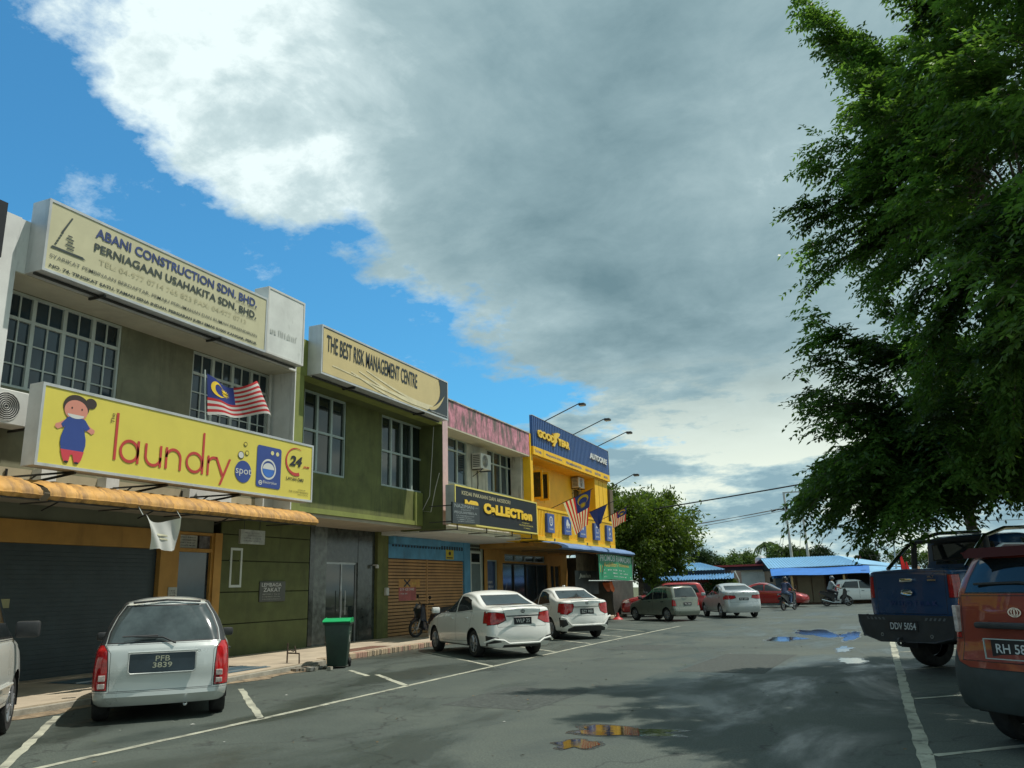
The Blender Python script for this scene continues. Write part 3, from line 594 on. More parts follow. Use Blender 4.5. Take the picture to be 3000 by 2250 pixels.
# corrugated yellow cladding (container-like parapet)
XC = -11.42
mb = MB(); y_ = 28.95; n = 0
while y_ < 39.05:
    mb.box(XC - .06, XC, y_, y_ + .10, 3.44, 4.46); mb.box(XC - .10, XC - .06, y_ + .10, y_ + .16, 3.44, 4.46); y_ += .16
mb.build('corrugated_cladding', yellow_p, Y)['kind'] = 'stuff'
boxo('top_rail', yellow_p, Y, XC - .14, XC + .02, 28.88, 39.12, 4.46, 4.56); boxo('bottom_rail', yellow_p, Y, XC - .14, XC + .02, 28.88, 39.12, 3.28, 3.44); boxo('corner_post', yellow_p, Y, XC - .14, XC + .015, 28.86, 28.95, 3.441, 4.459); boxo('corner_post', yellow_p, Y, XC - .14, XC + .015, 39.06, 39.14, 3.441, 4.459); boxo('end_panel', yellow_p, Y, -12.7, XC - .141, 39.06, 39.12, 3.28, 4.56); boxo('end_panel', yellow_p, Y, -12.5, XC - .141, 28.88, 28.94, 3.28, 4.56)
boxo('deck', yellow_p, Y, -12.75, XC - .141, 28.95, 39.05, 3.285, 3.33)
for y_ in (30.6, 34.7, 38.2): boxo('corner_casting', metal_d, Y, XC + .02, XC + .03, y_, y_ + .13, 3.31, 3.40)
# small brown side cabinet and lattice past the corner pier
boxo('side_shutter', mat('brown_board', (.12, .09, .05), .7), Y, -12.5, -11.9, 40.36, 40.9, 4.6, 6.35)
# ================================================================== sign boards
def signbox(name, label, X, depth, y0, y1, z0, z1, face_m, edge_m=alu, rim=.045):
    t = thing(name, label, 'sign', (0, 0, 0)); boxo('housing', edge_m, t, X - depth, X - .012, y0, y1, z0, z1, bevel=.004)
    mb = MB(); mb.box(X - .012, X + .006, y0, y1, z1 - rim, z1); mb.box(X - .012, X + .006, y0, y1, z0, z0 + rim); mb.box(X - .012, X + .006, y0, y0 + rim, z0 + rim, z1 - rim); mb.box(X - .012, X + .006, y1 - rim, y1, z0 + rim, z1 - rim)
    mb.build('rim', edge_m, t); shape([rect(y0 + rim, y1 - rim, z0 + rim, z1 - rim)], faceX(X), face_m, t, -.006, 'face'); return t
# ABANI
ab_face = mat('aged_cream_face', (.56, .53, .34), .5, var=.05, streak=.3, scol=(.42, .38, .22), sscale=(1.5, 1.5, .8), sthr=.5)
sA = signbox('sign_board', 'large cream construction company sign on top of the laundry shophouse', -11.6, .40, 8.20, 13.55, 6.66, 7.91, ab_face); fa = faceX(-11.6)
dk = mat('dark_grey_print', (.05, .065, .06), .5, var=.15, scale=6); nv = mat('faded_navy_print', (.045, .07, .20), .5, var=.2, scale=6)
text('ABANI CONSTRUCTION SDN. BHD.', fa, 9.10, 13.20, 7.58, 7.765, nv, sA, bold=.028); text('PERNIAGAAN USAHAKITA SDN. BHD.', fa, 9.10, 13.20, 7.325, 7.48, dk, sA, bold=.024)
text('(CO. NO: 160785-P)', fa, 12.56, 13.19, 7.515, 7.56, dk, sA); text('(CO. NO: 440088-P)', fa, 12.56, 13.19, 7.265, 7.31, dk, sA)
text('TEL: 04-977 0714 765 823 FAX: 04-977 0713', fa, 9.22, 12.9, 7.13, 7.23, mat('ghost_print', (.49, .46, .29), .5), sA)
text('SYARIKAT PEMBINAAN BERDAFTAR, PEMAJU PERUMAHAN DAN RUMAH PERSENDIRIAN', fa, 8.31, 13.25, 6.90, 6.985, mat('mid_grey_print', (.15, .16, .13), .5, var=.2), sA, bold=.006)
text('NO. 74, TINGKAT SATU, TAMAN SENA INDAH, PERSIARAN JUBLI EMAS 01000 KANGAR, PERLIS.', fa, 8.32, 13.26, 6.74, 6.812, dk, sA, bold=.035)
lg = [[(8.62, 7.73), (8.65, 7.73), (8.50, 7.42), (8.46, 7.42)], [(8.30, 7.09), (8.96, 7.09), (8.90, 7.13), (8.33, 7.13)]]
for k in range(5):
    zb = 7.17 + k * .055; w = .62 - k * .075
    lg.append([(8.36 + k * .024, zb), (8.40 + k * .024, zb), (8.41 + k * .024, zb + .03), (8.375 + k * .024, zb + .03)]); lg.append(rect(8.56 + (.0 if k % 2 else .03), 8.72 - k * .012 + (.02 if k % 2 else 0), zb, zb + .022))
shape(lg, fa, dk, sA, .004, 'logo')
wsn = signbox('sign_board', 'blank weathered white sign panel at the right end of the cream sign', -11.602, .40, 13.56, 14.86, 6.67, 8.215, mat('peeling_white', (.66, .68, .64), .6, var=.08, streak=.5, scol=(.38, .40, .36), sscale=(5, 5, 1.5), sthr=.56), edge_m=white_pl)
scribble(faceX(-11.602), 13.68, 14.6, 7.1, 7.35, mat('ghost_white_print', (.50, .52, .48), .6), wsn, seed=8)
for y_ in (9.4, 12.2): MB().box(-12.0, -11.62, y_, y_ + .04, 6.60, 6.64).build('bracket', metal_d, sA)
mb = MB(); mb.box(-11.80, -11.76, 8.2, 14.8, 6.615, 6.65); mb.build('support_rail', metal_d, sA)
# LAUNDRY
la_face = mat('yellow_sign_face', (.70, .60, .10), .45, var=.03, streak=.12, scol=(.6, .5, .08), sscale=(.6, .6, .6))
sL = signbox('sign_board', 'long yellow laundry sign with a cartoon girl and red lettering', -11.3, .30, 8.24, 14.96, 3.50, 4.78, la_face); fl = faceX(-11.3)
redp = mat('red_print', (.52, .055, .045), .5, var=.06); bluep = mat('blue_print', (.035, .07, .27), .5, var=.06); skin = mat('skin_print', (.66, .27, .20), .5, var=.03); hair = mat('hair_print', (.05, .035, .03), .5, var=0); pinkr = mat('crimson_print', (.60, .06, .08), .5, var=0)
# cartoon girl
shape([ell(8.85, 4.50, .235, .19, 28)], fl, hair, sL, .003, 'figure_hair'); shape([ell(9.11, 4.60, .105, .085, 18)], fl, hair, sL, .0035, 'figure_hair_bun')
shape([ell(8.85, 4.44, .21, .165, 28)], fl, skin, sL, .005, 'figure_face'); shape([ell(8.85, 4.37, .15, .062, 20, PI, 2 * PI)], fl, wink, sL, .007, 'figure_smile'); [shape([ell(q, 4.47, .014, .018, 10)], fl, ink, sL, .007, 'figure_eye') for q in (8.77, 8.95)]
shape([[(8.51, 4.13), (8.56, 4.10), (8.62, 4.13), (8.72, 4.17), (8.68, 4.27), (8.57, 4.20), (8.52, 4.18)]], fl, skin, sL, .003, 'figure_hand'); shape([[(9.22, 4.13), (9.22, 4.18), (9.16, 4.20), (9.05, 4.27), (9.01, 4.17), (9.11, 4.13), (9.17, 4.10)]], fl, skin, sL, .003, 'figure_hand')
shape([[(8.70, 4.30), (8.74, 4.325), (9.0, 4.325), (9.04, 4.30), (9.13, 4.19), (9.05, 4.13), (9.02, 4.17), (9.07, 4.0), (9.075, 3.90), (9.05, 3.80), (8.65, 3.80), (8.625, 3.90), (8.63, 4.0), (8.68, 4.17), (8.65, 4.13), (8.61, 4.19)]], fl, bluep, sL, .006, 'figure_shirt')
shape([[(8.64, 3.80), (9.06, 3.80), (9.02, 3.66), (8.98, 3.61), (8.90, 3.61), (8.86, 3.73), (8.82, 3.73), (8.80, 3.61), (8.72, 3.61), (8.68, 3.68)]], fl, pinkr, sL, .007, 'figure_trousers'); [shape([ell(q, 3.61, .04, .018, 10)], fl, ink, sL, .008, 'figure_shoe') for q in (8.76, 8.94)]
text('The', lambda u, v, d: (-11.3 + d, 9.585 - v, 4.36 + u), 0, .17, 0, .07, hair, sL)
# hand-drawn thin round letters of the word laundry
w = .052
def stem(a, z0, z1, lean=0.0): return [(a, z0), (a + w, z0), (a + w + lean, z1), (a + lean, z1)]
lt = [stem(9.62, 3.76, 4.55)]
lt += ring(9.935, 3.94, .205, .20, w) + [stem(10.09, 3.745, 4.14)]
lt += ring(10.445, 3.92, .19, .18, w, PI, 2 * PI, 20) + [stem(10.255, 3.92, 4.13), stem(10.583, 3.745, 4.13)]
lt += ring(10.905, 3.95, .19, .18, w, 0, PI, 20) + [stem(10.715, 3.745, 4.13), stem(11.043, 3.745, 3.95)]
lt += ring(11.41, 3.94, .215, .20, w) + [stem(11.59, 3.745, 4.53)]
lt += [stem(11.73, 3.745, 4.12)] + ring(11.90, 3.97, .16, .15, w, PI * .35, PI, 14)
lt += [[(11.93, 4.12), (11.99, 4.12), (12.17, 3.80), (12.12, 3.76)], [(12.06, 3.60), (12.12, 3.60), (12.36, 4.12), (12.30, 4.12)]]
shape(lt, fl, redp, sL, .004, 'lettering')
shape([ell(12.715, 3.925, .235, .22, 30)], fl, bluep, sL, .003, 'spot_disc'); text('spot', fl, 12.50, 12.95, 3.83, 3.99, wink, sL, d=.007)
for (a, b, r) in ((12.63, 4.25, .085), (12.80, 4.31, .055), (12.745, 4.485, .05)): shape(ring(a, b, r, r * .9, .012, n=20), fl, ink, sL, .006, 'bubble_outline'); shape([ell(a, b, r - .01, r * .9 - .01, 18)], fl, wink if r > .08 else la_face, sL, .005, 'bubble')
shape([rrect(13.10, 13.86, 3.675, 4.535, .06)], fl, bluep, sL, .003, 'machine_panel'); shape(ring(13.465, 4.06, .235, .215, .04, n=32), fl, wink, sL, .006, 'machine_ring')
shape([ell(13.465, 4.06, .18, .165, 24, PI, 2 * PI)], fl, mat('bright_blue_print', (.05, .17, .55), .5), sL, .006, 'machine_water'); shape([ell(13.465, 4.06, .18, .13, 24, 0, PI)], fl, wink, sL, .0065, 'machine_foam')
shape([ell(13.565, 4.415, .05, .045, 16), ell(13.73, 4.41, .05, .045, 16)], fl, mat('pale_yellow_print', (.7, .65, .3), .5), sL, .006, 'machine_knobs'); shape(ring(13.23, 3.765, .055, .05, .018, n=14) + [rect(13.2, 13.26, 3.755, 3.775)], fl, wink, sL, .006, 'machine_emblem'); text('Electrolux', fl, 13.31, 13.74, 3.76, 3.82, wink, sL, d=.006)
shape(ring(14.36, 4.33, .36, .31, .012, PI * .35, PI, 20, .05) + ring(14.36, 4.33, .36, .31, .05, PI, PI * 1.62, 20, .075), fl, redp, sL, .004, 'ring_mark')
text('24', fl, 14.13, 14.56, 4.235, 4.46, ink, sL, d=.007, bold=.04, shear=.2); text('JAM', fl, 14.60, 14.83, 4.215, 4.28, redp, sL, bold=.03, shear=.3); text('LAYAN DIRI', fl, 14.04, 14.64, 3.915, 3.985, ink, sL, bold=.02, shear=.2)
text('OWNED BY:', fl, 14.45, 14.72, 3.72, 3.745, ink, sL); text('THE COASH BUSINESS', fl, 14.14, 14.82, 3.665, 3.70, ink, sL); text('(0037724-A)', fl, 14.45, 14.8, 3.61, 3.64, ink, sL)
for a, b in ((8.55, 9.5), (10.43, 11.55), (12.30, 13.7)):
    mb = MB(); mb.tube([(-12.7, a + .25, 3.30), (-11.36, a + .45, 3.47)], .022, 6); mb.tube([(-12.7, a + .25, 3.30), (-12.7, a + .25, 3.62)], .022, 6); mb.tube([(-12.7, a + .25, 3.48), (-11.4, a + .45, 3.485)], .018, 6); mb.tube([(-12.3, a + .3, 3.36), (-12.1, a + .34, 3.48)], .014, 6)
    mb.build('bracket', metal_d, sL)
# RISK
cream = mat('cream_swirl_face', (.62, .50, .24), .45, var=.04, streak=.1, scol=(.7, .6, .35), sscale=(.7, .7, 2))
sR = signbox('sign_board', 'gold sign with condensed black lettering above the green shophouse', -11.6, .40, 15.54, 22.08, 6.66, 7.905, cream); fr_ = faceX(-11.6)
blk = mat('glossy_black_print', (.025, .03, .035), .3, var=0)
arc = []
for i in range(21):
    t = i / 20; arc.append((20.68 + 1.0 * math.sin(t * PI * .62) ** .8, 6.71 + (1.15) * t))
shape([[(22.03, 6.71), (22.03, 7.86), (21.35, 7.86)] + [(21.35 + .17 * math.sin(min(1, t / 20 * 1.0) * PI * .75), 7.86 - 1.15 * (t / 20) ** 1.1) if False else (21.20 + .42 * math.cos(-.9 + 1.8 * (1 - t / 20)) - (.75 * (t / 20) ** 3), 7.86 - 1.12 * t / 20) for t in range(21)]], fr_, blk, sR, .003, 'black_corner')
shape([[(16.0 + 5.5 * t, 6.78 + .02 * math.sin(t * 6) + .17 * (1 - t) ** 2 + .0) for t in [i / 20 for i in range(21)]] + [(16.0 + 5.5 * t, 6.81 + .17 * (1 - t) ** 2 + .09 * t) for t in [i / 20 for i in range(20, -1, -1)]]], fr_, mat('pale_swirl', (.74, .66, .42), .45), sR, .002, 'swirl')
for q in range(3):
    c0 = 19.7 - q * .35; shape([[(c0 - 2.2 + 3.6 * t, 7.18 - .10 * q - .32 * math.sin(t * PI / 1.6)) for t in [i / 24 for i in range(25)]] + [(c0 - 2.2 + 3.6 * t, 7.21 - .10 * q - .29 * math.sin(t * PI / 1.6)) for t in [i / 24 for i in range(24, -1, -1)]]], fr_, M_('pale_swirl'), sR, .0022 + .0004 * q, 'swirl')
shape([[(20.9 + .95 * t, 6.80 + .60 * t ** 2.4) for t in [i / 14 for i in range(15)]] + [(20.9 + .95 * t, 6.88 + .52 * t ** 1.7) for t in [i / 14 for i in range(14, -1, -1)]]], fr_, cream, sR, .006, 'gold_crescent')
text('THE BEST RISK MANAGEMENT CENTRE', fr_, 15.75, 20.16, 7.27, 7.70, blk, sR, bold=.012)
scribble(fr_, 20.98, 22.0, 6.74, 6.80, wink, sR, seed=31, d=.006)
shape([rect(15.54, 22.08, 7.845, 7.862), rect(15.585, 15.6, 6.70, 7.86), rect(15.54, 22.08, 6.70, 6.712)], fr_, blk, sR, .003, 'border')
mb = MB(); mb.box(-11.9, -11.86, 15.6, 22.0, 6.61, 6.65); [mb.box(-12.0, -11.62, y_, y_ + .05, 6.605, 6.655) for y_ in (17.0, 20.6)]; mb.build('support_rail', metal_d, sR)
# COLLECTION
charc = mat('charcoal_face', (.022, .030, .034), .6, var=.05, spec=.25); ylw = mat('yellow_edge', (.68, .58, .14), .5, var=.05)
sC = signbox('sign_board', 'charcoal clothing shop sign with yellow border', -11.4, .30, 22.10, 28.85, 3.475, 4.67, charc, edge_m=ylw, rim=.05); fc = faceX(-11.4)
boxo('left_cheek', alu, sC, -11.71, -11.415, 22.085, 22.098, 3.48, 4.66)
text('KEDAI PAKAIAN DAN AKSESORI', fc, 22.57, 26.33, 4.39, 4.515, mat('pale_gold_ink', (.5, .46, .27), .5), sC, bold=.01)
gold = mat('bright_yellow_print', (.85, .55, .03), .4, var=.05)
text('MB', fc, 22.74, 23.75, 3.93, 4.255, gold, sC, bold=.07, depth=.02)
text('CaLLECTion', fc, 24.12, 28.30, 3.925, 4.27, gold, sC, bold=.075, depth=.02, spacing=1.12)
text('FACEBOOK', fc, 27.35, 28.05, 3.80, 3.84, ylw, sC); text('MB COLLECTION KANGAR', fc, 27.1, 28.4, 3.71, 3.76, ylw, sC); text('017-4950031', fc, 27.5, 28.1, 3.62, 3.66, ylw, sC)
for a in (22.3, 24.4, 26.5, 28.3):
    mb = MB(); mb.box(-11.75, -11.42, a, a + .03, 3.30, 3.33); mb.box(-11.45, -11.42, a, a + .03, 3.33, 3.47); mb.box(-12.75, -11.75, a, a + .03, 3.30, 3.33); mb.build('bracket', metal_d, sC)
boxo('support_rail', metal_d, sC, -11.45, -11.42, 21.9, 28.9, 3.29, 3.299)
nz_ = thing('sign_board', 'small black board with grey lettering hung over the left end of the charcoal sign', 'sign')
nf = lambda u, v, d: (-11.28 + d, 21.72 + u, 3.47 + v + .05 * (u / 1.85) * (1 - v / .62) + .02 * (u / 1.85))
def quadface(u0, u1, v0, v1, d): return [nf(u0, v0, d), nf(u1, v0, d), nf(u1, v1, d), nf(u0, v1, d)]
mb = MB(); a, b = quadface(0, 1.85, -.02, .62, 0), quadface(0, 1.85, -.02, .62, -.05); mb.face(a); mb.face(b[::-1])
for i in range(4): mb.face([a[i], b[i], b[(i + 1) % 4], a[(i + 1) % 4]])
mb.build('board', mat('black_board', (.02, .028, .03), .4), nz_)
gink = mat('silver_ink', (.33, .37, .36), .5); text('NAZIMAN', nf, .12, 1.42, .47, .58, gink, nz_); scribble(nf, 1.46, 1.75, .50, .54, gink, nz_, seed=51); text('& ASSOCIATES', nf, .55, 1.2, .395, .44, gink, nz_); text('PEGUAMBELA', nf, .12, 1.66, .29, .365, gink, nz_); scribble(nf, .2, 1.5, .02, .26, gink, nz_, seed=52, rows=4)
mb = MB(); mb.box(-12.1, -11.33, 21.75, 21.78, 3.98, 4.01); mb.box(-12.1, -11.33, 21.75, 21.78, 3.50, 3.53); mb.build('bracket', metal_d, nz_)
# GOODYEAR
XD = -11.9
sG = thing('sign_board', 'tall ribbed blue tyre brand sign with yellow strip on the yellow shop', 'sign'); bsg = mat('royal_blue_sheet', (.028, .085, .25), .45, var=.05)
mb = MB(); mb.box(XD - .12, XD - .02, 29.93, 40.46, 7.06, 8.32); y_ = 29.93
while y_ < 40.3: mb.box(XD - .02, XD, y_ + .01, y_ + .15, 7.065, 8.315); y_ += .20
mb.build('ribbed_sheet', bsg, sG)
boxo('strip', yellow_p, sG, XD - .14, XD + .02, 29.93, 40.46, 6.73, 7.055); boxo('top_trim', alu, sG, XD - .13, XD + .01, 29.93, 40.47, 8.321, 8.345); boxo('end_trim', alu, sG, XD - .13, XD + .01, 40.462, 40.49, 7.06, 8.32)
fg = faceX(XD + .01); text('GOOD', fg, 30.40, 32.35, 7.50, 7.82, gold, sG, bold=.05, depth=.05); text('YEAR', fg, 32.75, 34.25, 7.50, 7.82, gold, sG, bold=.05, depth=.05)
mb = MB(); mb.prism([(32.10, 7.38), (32.28, 7.36), (32.45, 7.52), (32.62, 7.62), (32.58, 7.74), (32.90, 7.90), (33.02, 8.02), (32.75, 8.03), (32.45, 7.98), (32.36, 7.84), (32.28, 7.88), (32.15, 7.93), (32.24, 7.78), (32.33, 7.66), (32.27, 7.52), (32.13, 7.46)], lambda u, v, d: (XD + .01 + d, u, v), 0, .06); mb.build('winged_foot_mark', gold, sG)
text('AUTOCARE', fg, 37.25, 40.0, 7.53, 7.82, wink, sG, bold=.035, shear=.1, depth=.04)
fs = faceX(XD + .02)
for s_, a, b in (('TAYAR', 30.08, 30.8), ('PENJAJARAN RODA', 31.31, 33.25), ('PENGIMBANGAN RODA', 33.81, 35.93), ('SERVIS', 36.47, 37.42), ('BATERI', 37.94, 38.88), ('BREK', 39.40, 40.1)): text(s_, fs, a, b, 6.83, 6.94, bsg, sG, bold=.02)
# small blue service panels on the cladding
for k, (a, b, c, d, lab) in enumerate(((29.71, 30.48, 3.60, 4.33, 'leftmost'), (31.63, 32.48, 3.61, 4.34, 'second'), (33.55, 34.43, 3.59, 4.30, 'middle'), (35.64, 36.44, 3.57, 4.31, 'fourth'), (37.54, 38.41, 3.60, 4.33, 'rightmost'))):
    t = thing('service_panel', ('blue service panel with a tyre symbol', 'blue service panel with a white car symbol', 'blue service panel with an oil drop symbol', 'blue service panel with a battery symbol', 'blue service panel with a spanner symbol')[k] + ' on the yellow cladding', 'sign', group='blue service panels on the yellow cladding')
    boxo('board', mat('service_blue', (.035, .085, .30), .4, var=.05), t, XC + .0, XC + .11, a, b, c, d, bevel=.008); f_ = faceX(XC + .11); m1, m2 = (a + b) / 2, (c + d) / 2 + .08
    if k == 0: shape(ring(m1, m2, .19, .19, .06) + ring(m1, m2, .07, .07, .03, n=14), f_, wink, t, .004, 'symbol')
    if k == 1: shape([[(m1 - .22, m2 - .1), (m1 + .22, m2 - .1), (m1 + .22, m2), (m1 + .1, m2 + .03), (m1 + .02, m2 + .17), (m1 - .12, m2 + .17), (m1 - .2, m2 + .02)], ell(m1 - .11, m2 - .13, .06, .06, 12), ell(m1 + .12, m2 - .13, .06, .06, 12)], f_, wink, t, .004, 'symbol')
    if k == 2: shape([[(m1, m2 + .2), (m1 + .1, m2 + .02), (m1 + .08, m2 - .09), (m1, m2 - .13), (m1 - .08, m2 - .09), (m1 - .1, m2 + .02)]], f_, wink, t, .004, 'symbol')
    if k == 3: shape([rect(m1 - .2, m1 + .2, m2 - .15, m2 - .12), rect(m1 - .2, m1 + .2, m2 + .09, m2 + .12), rect(m1 - .2, m1 - .17, m2 - .12, m2 + .09), rect(m1 + .17, m1 + .2, m2 - .12, m2 + .09), rect(m1 - .15, m1 - .07, m2 + .12, m2 + .17), rect(m1 + .07, m1 + .15, m2 + .12, m2 + .17)], f_, wink, t, .004, 'symbol')
    if k == 4: shape([[(m1 - .05, m2 - .2), (m1 + .02, m2 - .2), (m1 + .05, m2 + .05), (m1 + .12, m2 + .1), (m1 + .1, m2 + .2), (m1 + .03, m2 + .13), (m1 - .02, m2 + .2), (m1 - .08, m2 + .1), (m1 - .02, m2 + .05)], [(m1 - .15, m2 + .1), (m1 - .1, m2 + .15), (m1 + .16, m2 - .12), (m1 + .1, m2 - .16)]], f_, wink, t, .004, 'symbol')
    text(('TAYAR', 'PENJAJARAN', 'MINYAK', 'BATERI', 'SERVIS')[k], f_, a + .16, b - .16, c + .10, c + .17, wink, t, bold=.02)
# floodlights on arms
for k, (y_, z_, ex) in enumerate(((31.4, 8.33, 1.55), (35.0, 8.33, 1.55), (38.7, 8.33, 1.55), (40.5, 6.45, 1.3))):
    t = thing('flood_light', ('sign floodlight on a long arm above the tyre brand lettering', 'sign floodlight on a long arm over the middle of the blue sign', 'sign floodlight on a long arm over the white lettering', 'floodlight on a short arm below the end of the blue sign')[k], 'lamp', (-11.9, y_, z_), 0, 'floodlights over the blue sign')
    MB().tube([(0, 0, 0), (ex, .1, .62)], .022, 6).build('arm', metal_d, t)
    mb = MB().box(ex - .05, ex + .22, -.02, .24, .50, .60); o = mb.build('lamp_head', metal_d, t, bevel=.02); boxo('lens', frame_w, t, ex - .03, ex + .20, 0, .22, .49, .499)
# ================================================================== awnings
def awning(name, label, X0, z0, X1, z1, ya, yb, m_, rib=.22, under=None, rolls=True, amp=.02):
    """barrel shaped hood: quarter round section from the wall (X0,z0) to the lip (X1,z1), scalloped along its length"""
    t = thing(name, label, 'awning'); mb = MB(); n = int((yb - ya) / .045); K = 16; vs = []
    for i in range(n + 1):
        y_ = ya + (yb - ya) * i / n; s_ = abs(math.sin(PI * (y_ - ya) / rib)) ** .6 * amp; sg = .018 * noise.noise(Vector((y_ * .9, 3, 1)))
        e = min(1.0, min(y_ - ya, yb - y_) / .12 + .15); row = []
        for k in range(K + 1):
            a = PI / 2 * k / K * 1.25; r = 1
            x = X0 + (X1 - X0) * math.sin(min(a, PI / 2)) - (0.10 * (X1 - X0) * max(0, a - PI / 2) / .4); z_ = z1 + (z0 - z1) * math.cos(min(a, PI / 2)) - max(0, a - PI / 2) * .16
            ripple = .014 * (k % 2)
            row.append((x + (s_ + ripple) * math.sin(min(a, PI / 2)), y_, z_ + (s_ + ripple) * math.cos(min(a, PI / 2)) * e + sg * (k / K)))
        vs.append(row)
    b0 = len(mb.v); mb.v = [p for r in vs for p in r]
    for i in range(n):
        for k in range(K): q = i * (K + 1) + k; mb.f.append((q, q + 1, q + K + 2, q + K + 1)); mb.mi.append(0)
    mb.build('hood', m_, t, smooth=True, angle=50)
    mb = MB(); mb.tube([(X1 - .03, ya, z1 - .07), (X1 - .03, yb, z1 - .07)], .014, 6); mb.tube([(X0, ya, z0), (X0, yb, z0)], .02, 6)
    k = 0; y_ = ya + .1
    while y_ < yb: mb.tube([(X0, y_, z1 - .06), (X1 - .03, y_, z1 - .07)], .012, 5); y_ += 1.4
    mb.build('frame', metal_d, t); return t
awo = mat('weathered_orange_sheet', (.56, .30, .075), .7, var=.2, scale=2.5, streak=.75, scol=(.24, .13, .05), sthr=.46, sscale=(1.2, 9, 1.2))
aw = awning('awning', 'scalloped orange tile effect awning above the laundry', -11.75, 3.27, -10.98, 3.02, 8.32, 14.75, awo, rib=.27, amp=.05)
awning('awning', 'end of the neighbouring orange awning at the left edge', -11.75, 3.27, -10.98, 3.02, 3.0, 8.18, awo, rib=.27, amp=.05)
for y_ in (9.5, 11.5, 13.5): MB().tube([(-12.7, y_, 3.0), (-11.75, y_, 3.29)], .015, 5).build('strut', metal_d, aw)
bb = boxo('back_board', soffit_p, A, -12.70, -11.78, 7.8, 15.06, 3.305, 3.34)
awb = mat('blue_canvas', (.13, .22, .40), .8, var=.1, streak=.3, scol=(.07, .12, .22), sscale=(1, 4, 1))
aw2 = awning('awning', 'sagging blue canvas awning under the yellow cladding', -12.3, 3.26, -10.6, 2.98, 29.3, 39.7, awb, rib=2.6, amp=.06)
# cloth and banner
def cloth(name, P, nu, nv, m_, parent=None, thick=0.0):
    mb = MB(); mb.v = [tuple(P(i / nu, j / nv)) for j in range(nv + 1) for i in range(nu + 1)]
    for j in range(nv):
        for i in range(nu): q = j * (nu + 1) + i; mb.f.append((q, q + 1, q + nu + 2, q + nu + 1)); mb.mi.append(0)
    return mb.build(name, m_, parent, smooth=True, angle=80)
wc = mat('white_cloth', (.62, .63, .60), .9, var=.06, translucent=.25)
def Pc(u, v):
    yb_, yt = (10.16 + .62 * u, 9.97 + .78 * u); z = 2.30 * (1 - v) + (2.86 - .11 * math.sin(PI * u) * 1.0) * v + .015 * math.sin(7 * u + 3 * v)
    return (-10.9 + .05 * math.sin(5 * u + 2 * v) + .05 * (1 - .6 * v) * math.sin(11 * u + 2 * v), yb_ * (1 - v) + yt * v + .03 * math.sin(PI * v), z)
c_ = thing('cloth', 'white cloth hung from the lip of the orange awning', 'cloth'); cloth('sheet', Pc, 24, 18, wc, c_); MB().tube([(-10.9, 9.97, 2.85), (-11.0, 9.95, 3.0)], .006, 4).build('cord', frame_w, c_); MB().tube([(-10.86, 10.75, 2.85), (-11.0, 10.77, 3.0)], .006, 4).build('cord', frame_w, c_)
shape([[(.30, .52), (.62, .50), (.60, .56), (.32, .60)], [(.36, .40), (.60, .38), (.58, .44), (.38, .46)]], lambda u, v, d: tuple(Vector(Pc(u, v)) + Vector((.006, 0, 0))), mat('faint_yellow_print', (.52, .50, .34), .8), c_, 0, 'faded_print')
# green banner
gb = thing('banner', 'green promotion banner hung from the blue awning', 'banner'); gm = mat('green_banner', (.02, .26, .12), .6, var=.08)
Pg = lambda u, v, d=0.0: (-10.78 + .04 * math.sin(3 * u) + d, 34.3 + 5.3 * u, 1.78 + 1.10 * v + .03 * math.sin(5 * u))
cloth('sheet', lambda u, v: Pg(u, v), 30, 6, gm, gb)
gt = lambda u, v, d: Pg(u, v, d + .004)
text('PROMOSI RAMADAN', gt, .04, .95, .72, .97, wink, gb, bold=.01); text('Aidilfitri', gt, .12, .5, .50, .68, M_('yellow_ink'), gb); text('Istimewa', gt, .55, .88, .54, .68, M_('yellow_ink'), gb); text('11', gt, .03, .09, .30, .56, M_('yellow_ink'), gb)
for r, ws in enumerate((((.13, .34), (.38, .5), (.56, .66), (.7, .76)), ((.13, .18), (.38, .5), (.55, .64), (.7, .84)), ((.13, .19), (.39, .52), (.56, .7), (.73, .78), (.88, .95)))):
    for q, (a, b) in enumerate(ws): scribble(gt, a, b, .34 - r * .13, .43 - r * .13, wink, gb, d=.0, seed=60 + r * 7 + q)
MB().tube([(-10.78, 32.8, 1.76), (-10.78, 39.7, 1.76)], .022, 6).build('bottom_pole', frame_w, gb); MB().tube([(-10.8, 39.65, 1.76), (-10.7, 39.65, 2.9)], .012, 5).build('cord', frame_w, gb)
# lattice stall front and dark banner between shop front and green banner
boxo('side_room', mat('side_room_dark', (.05, .05, .04), .85, var=.3), Y, -14.5, -12.1, 40.61, 44.5, 0, 3.0)
ls = thing('screen', 'brown bamboo blind and dark banner left of the green banner', 'blind'); 
mb = MB()
for k in range(22): mb.box(-11.5, -11.48, 33.4 + k * .13, 33.47 + k * .13, 2.2, 2.95)
mb.build('blind', mat('bamboo_brown', (.15, .11, .06), .8, var=.3, scale=3), ls)['kind'] = 'stuff'
shape([rect(33.2, 36.4, 1.2, 2.2)], faceX(-11.5), mat('dark_banner', (.05, .055, .05), .7, var=.4, scale=1.5), ls, 0, 'dark_sheet')
text('Jualan', faceX(-11.5), 33.7, 35.3, 1.86, 2.08, mat('cream_ink', (.55, .52, .42), .6), ls, bold=.03, shear=.2)
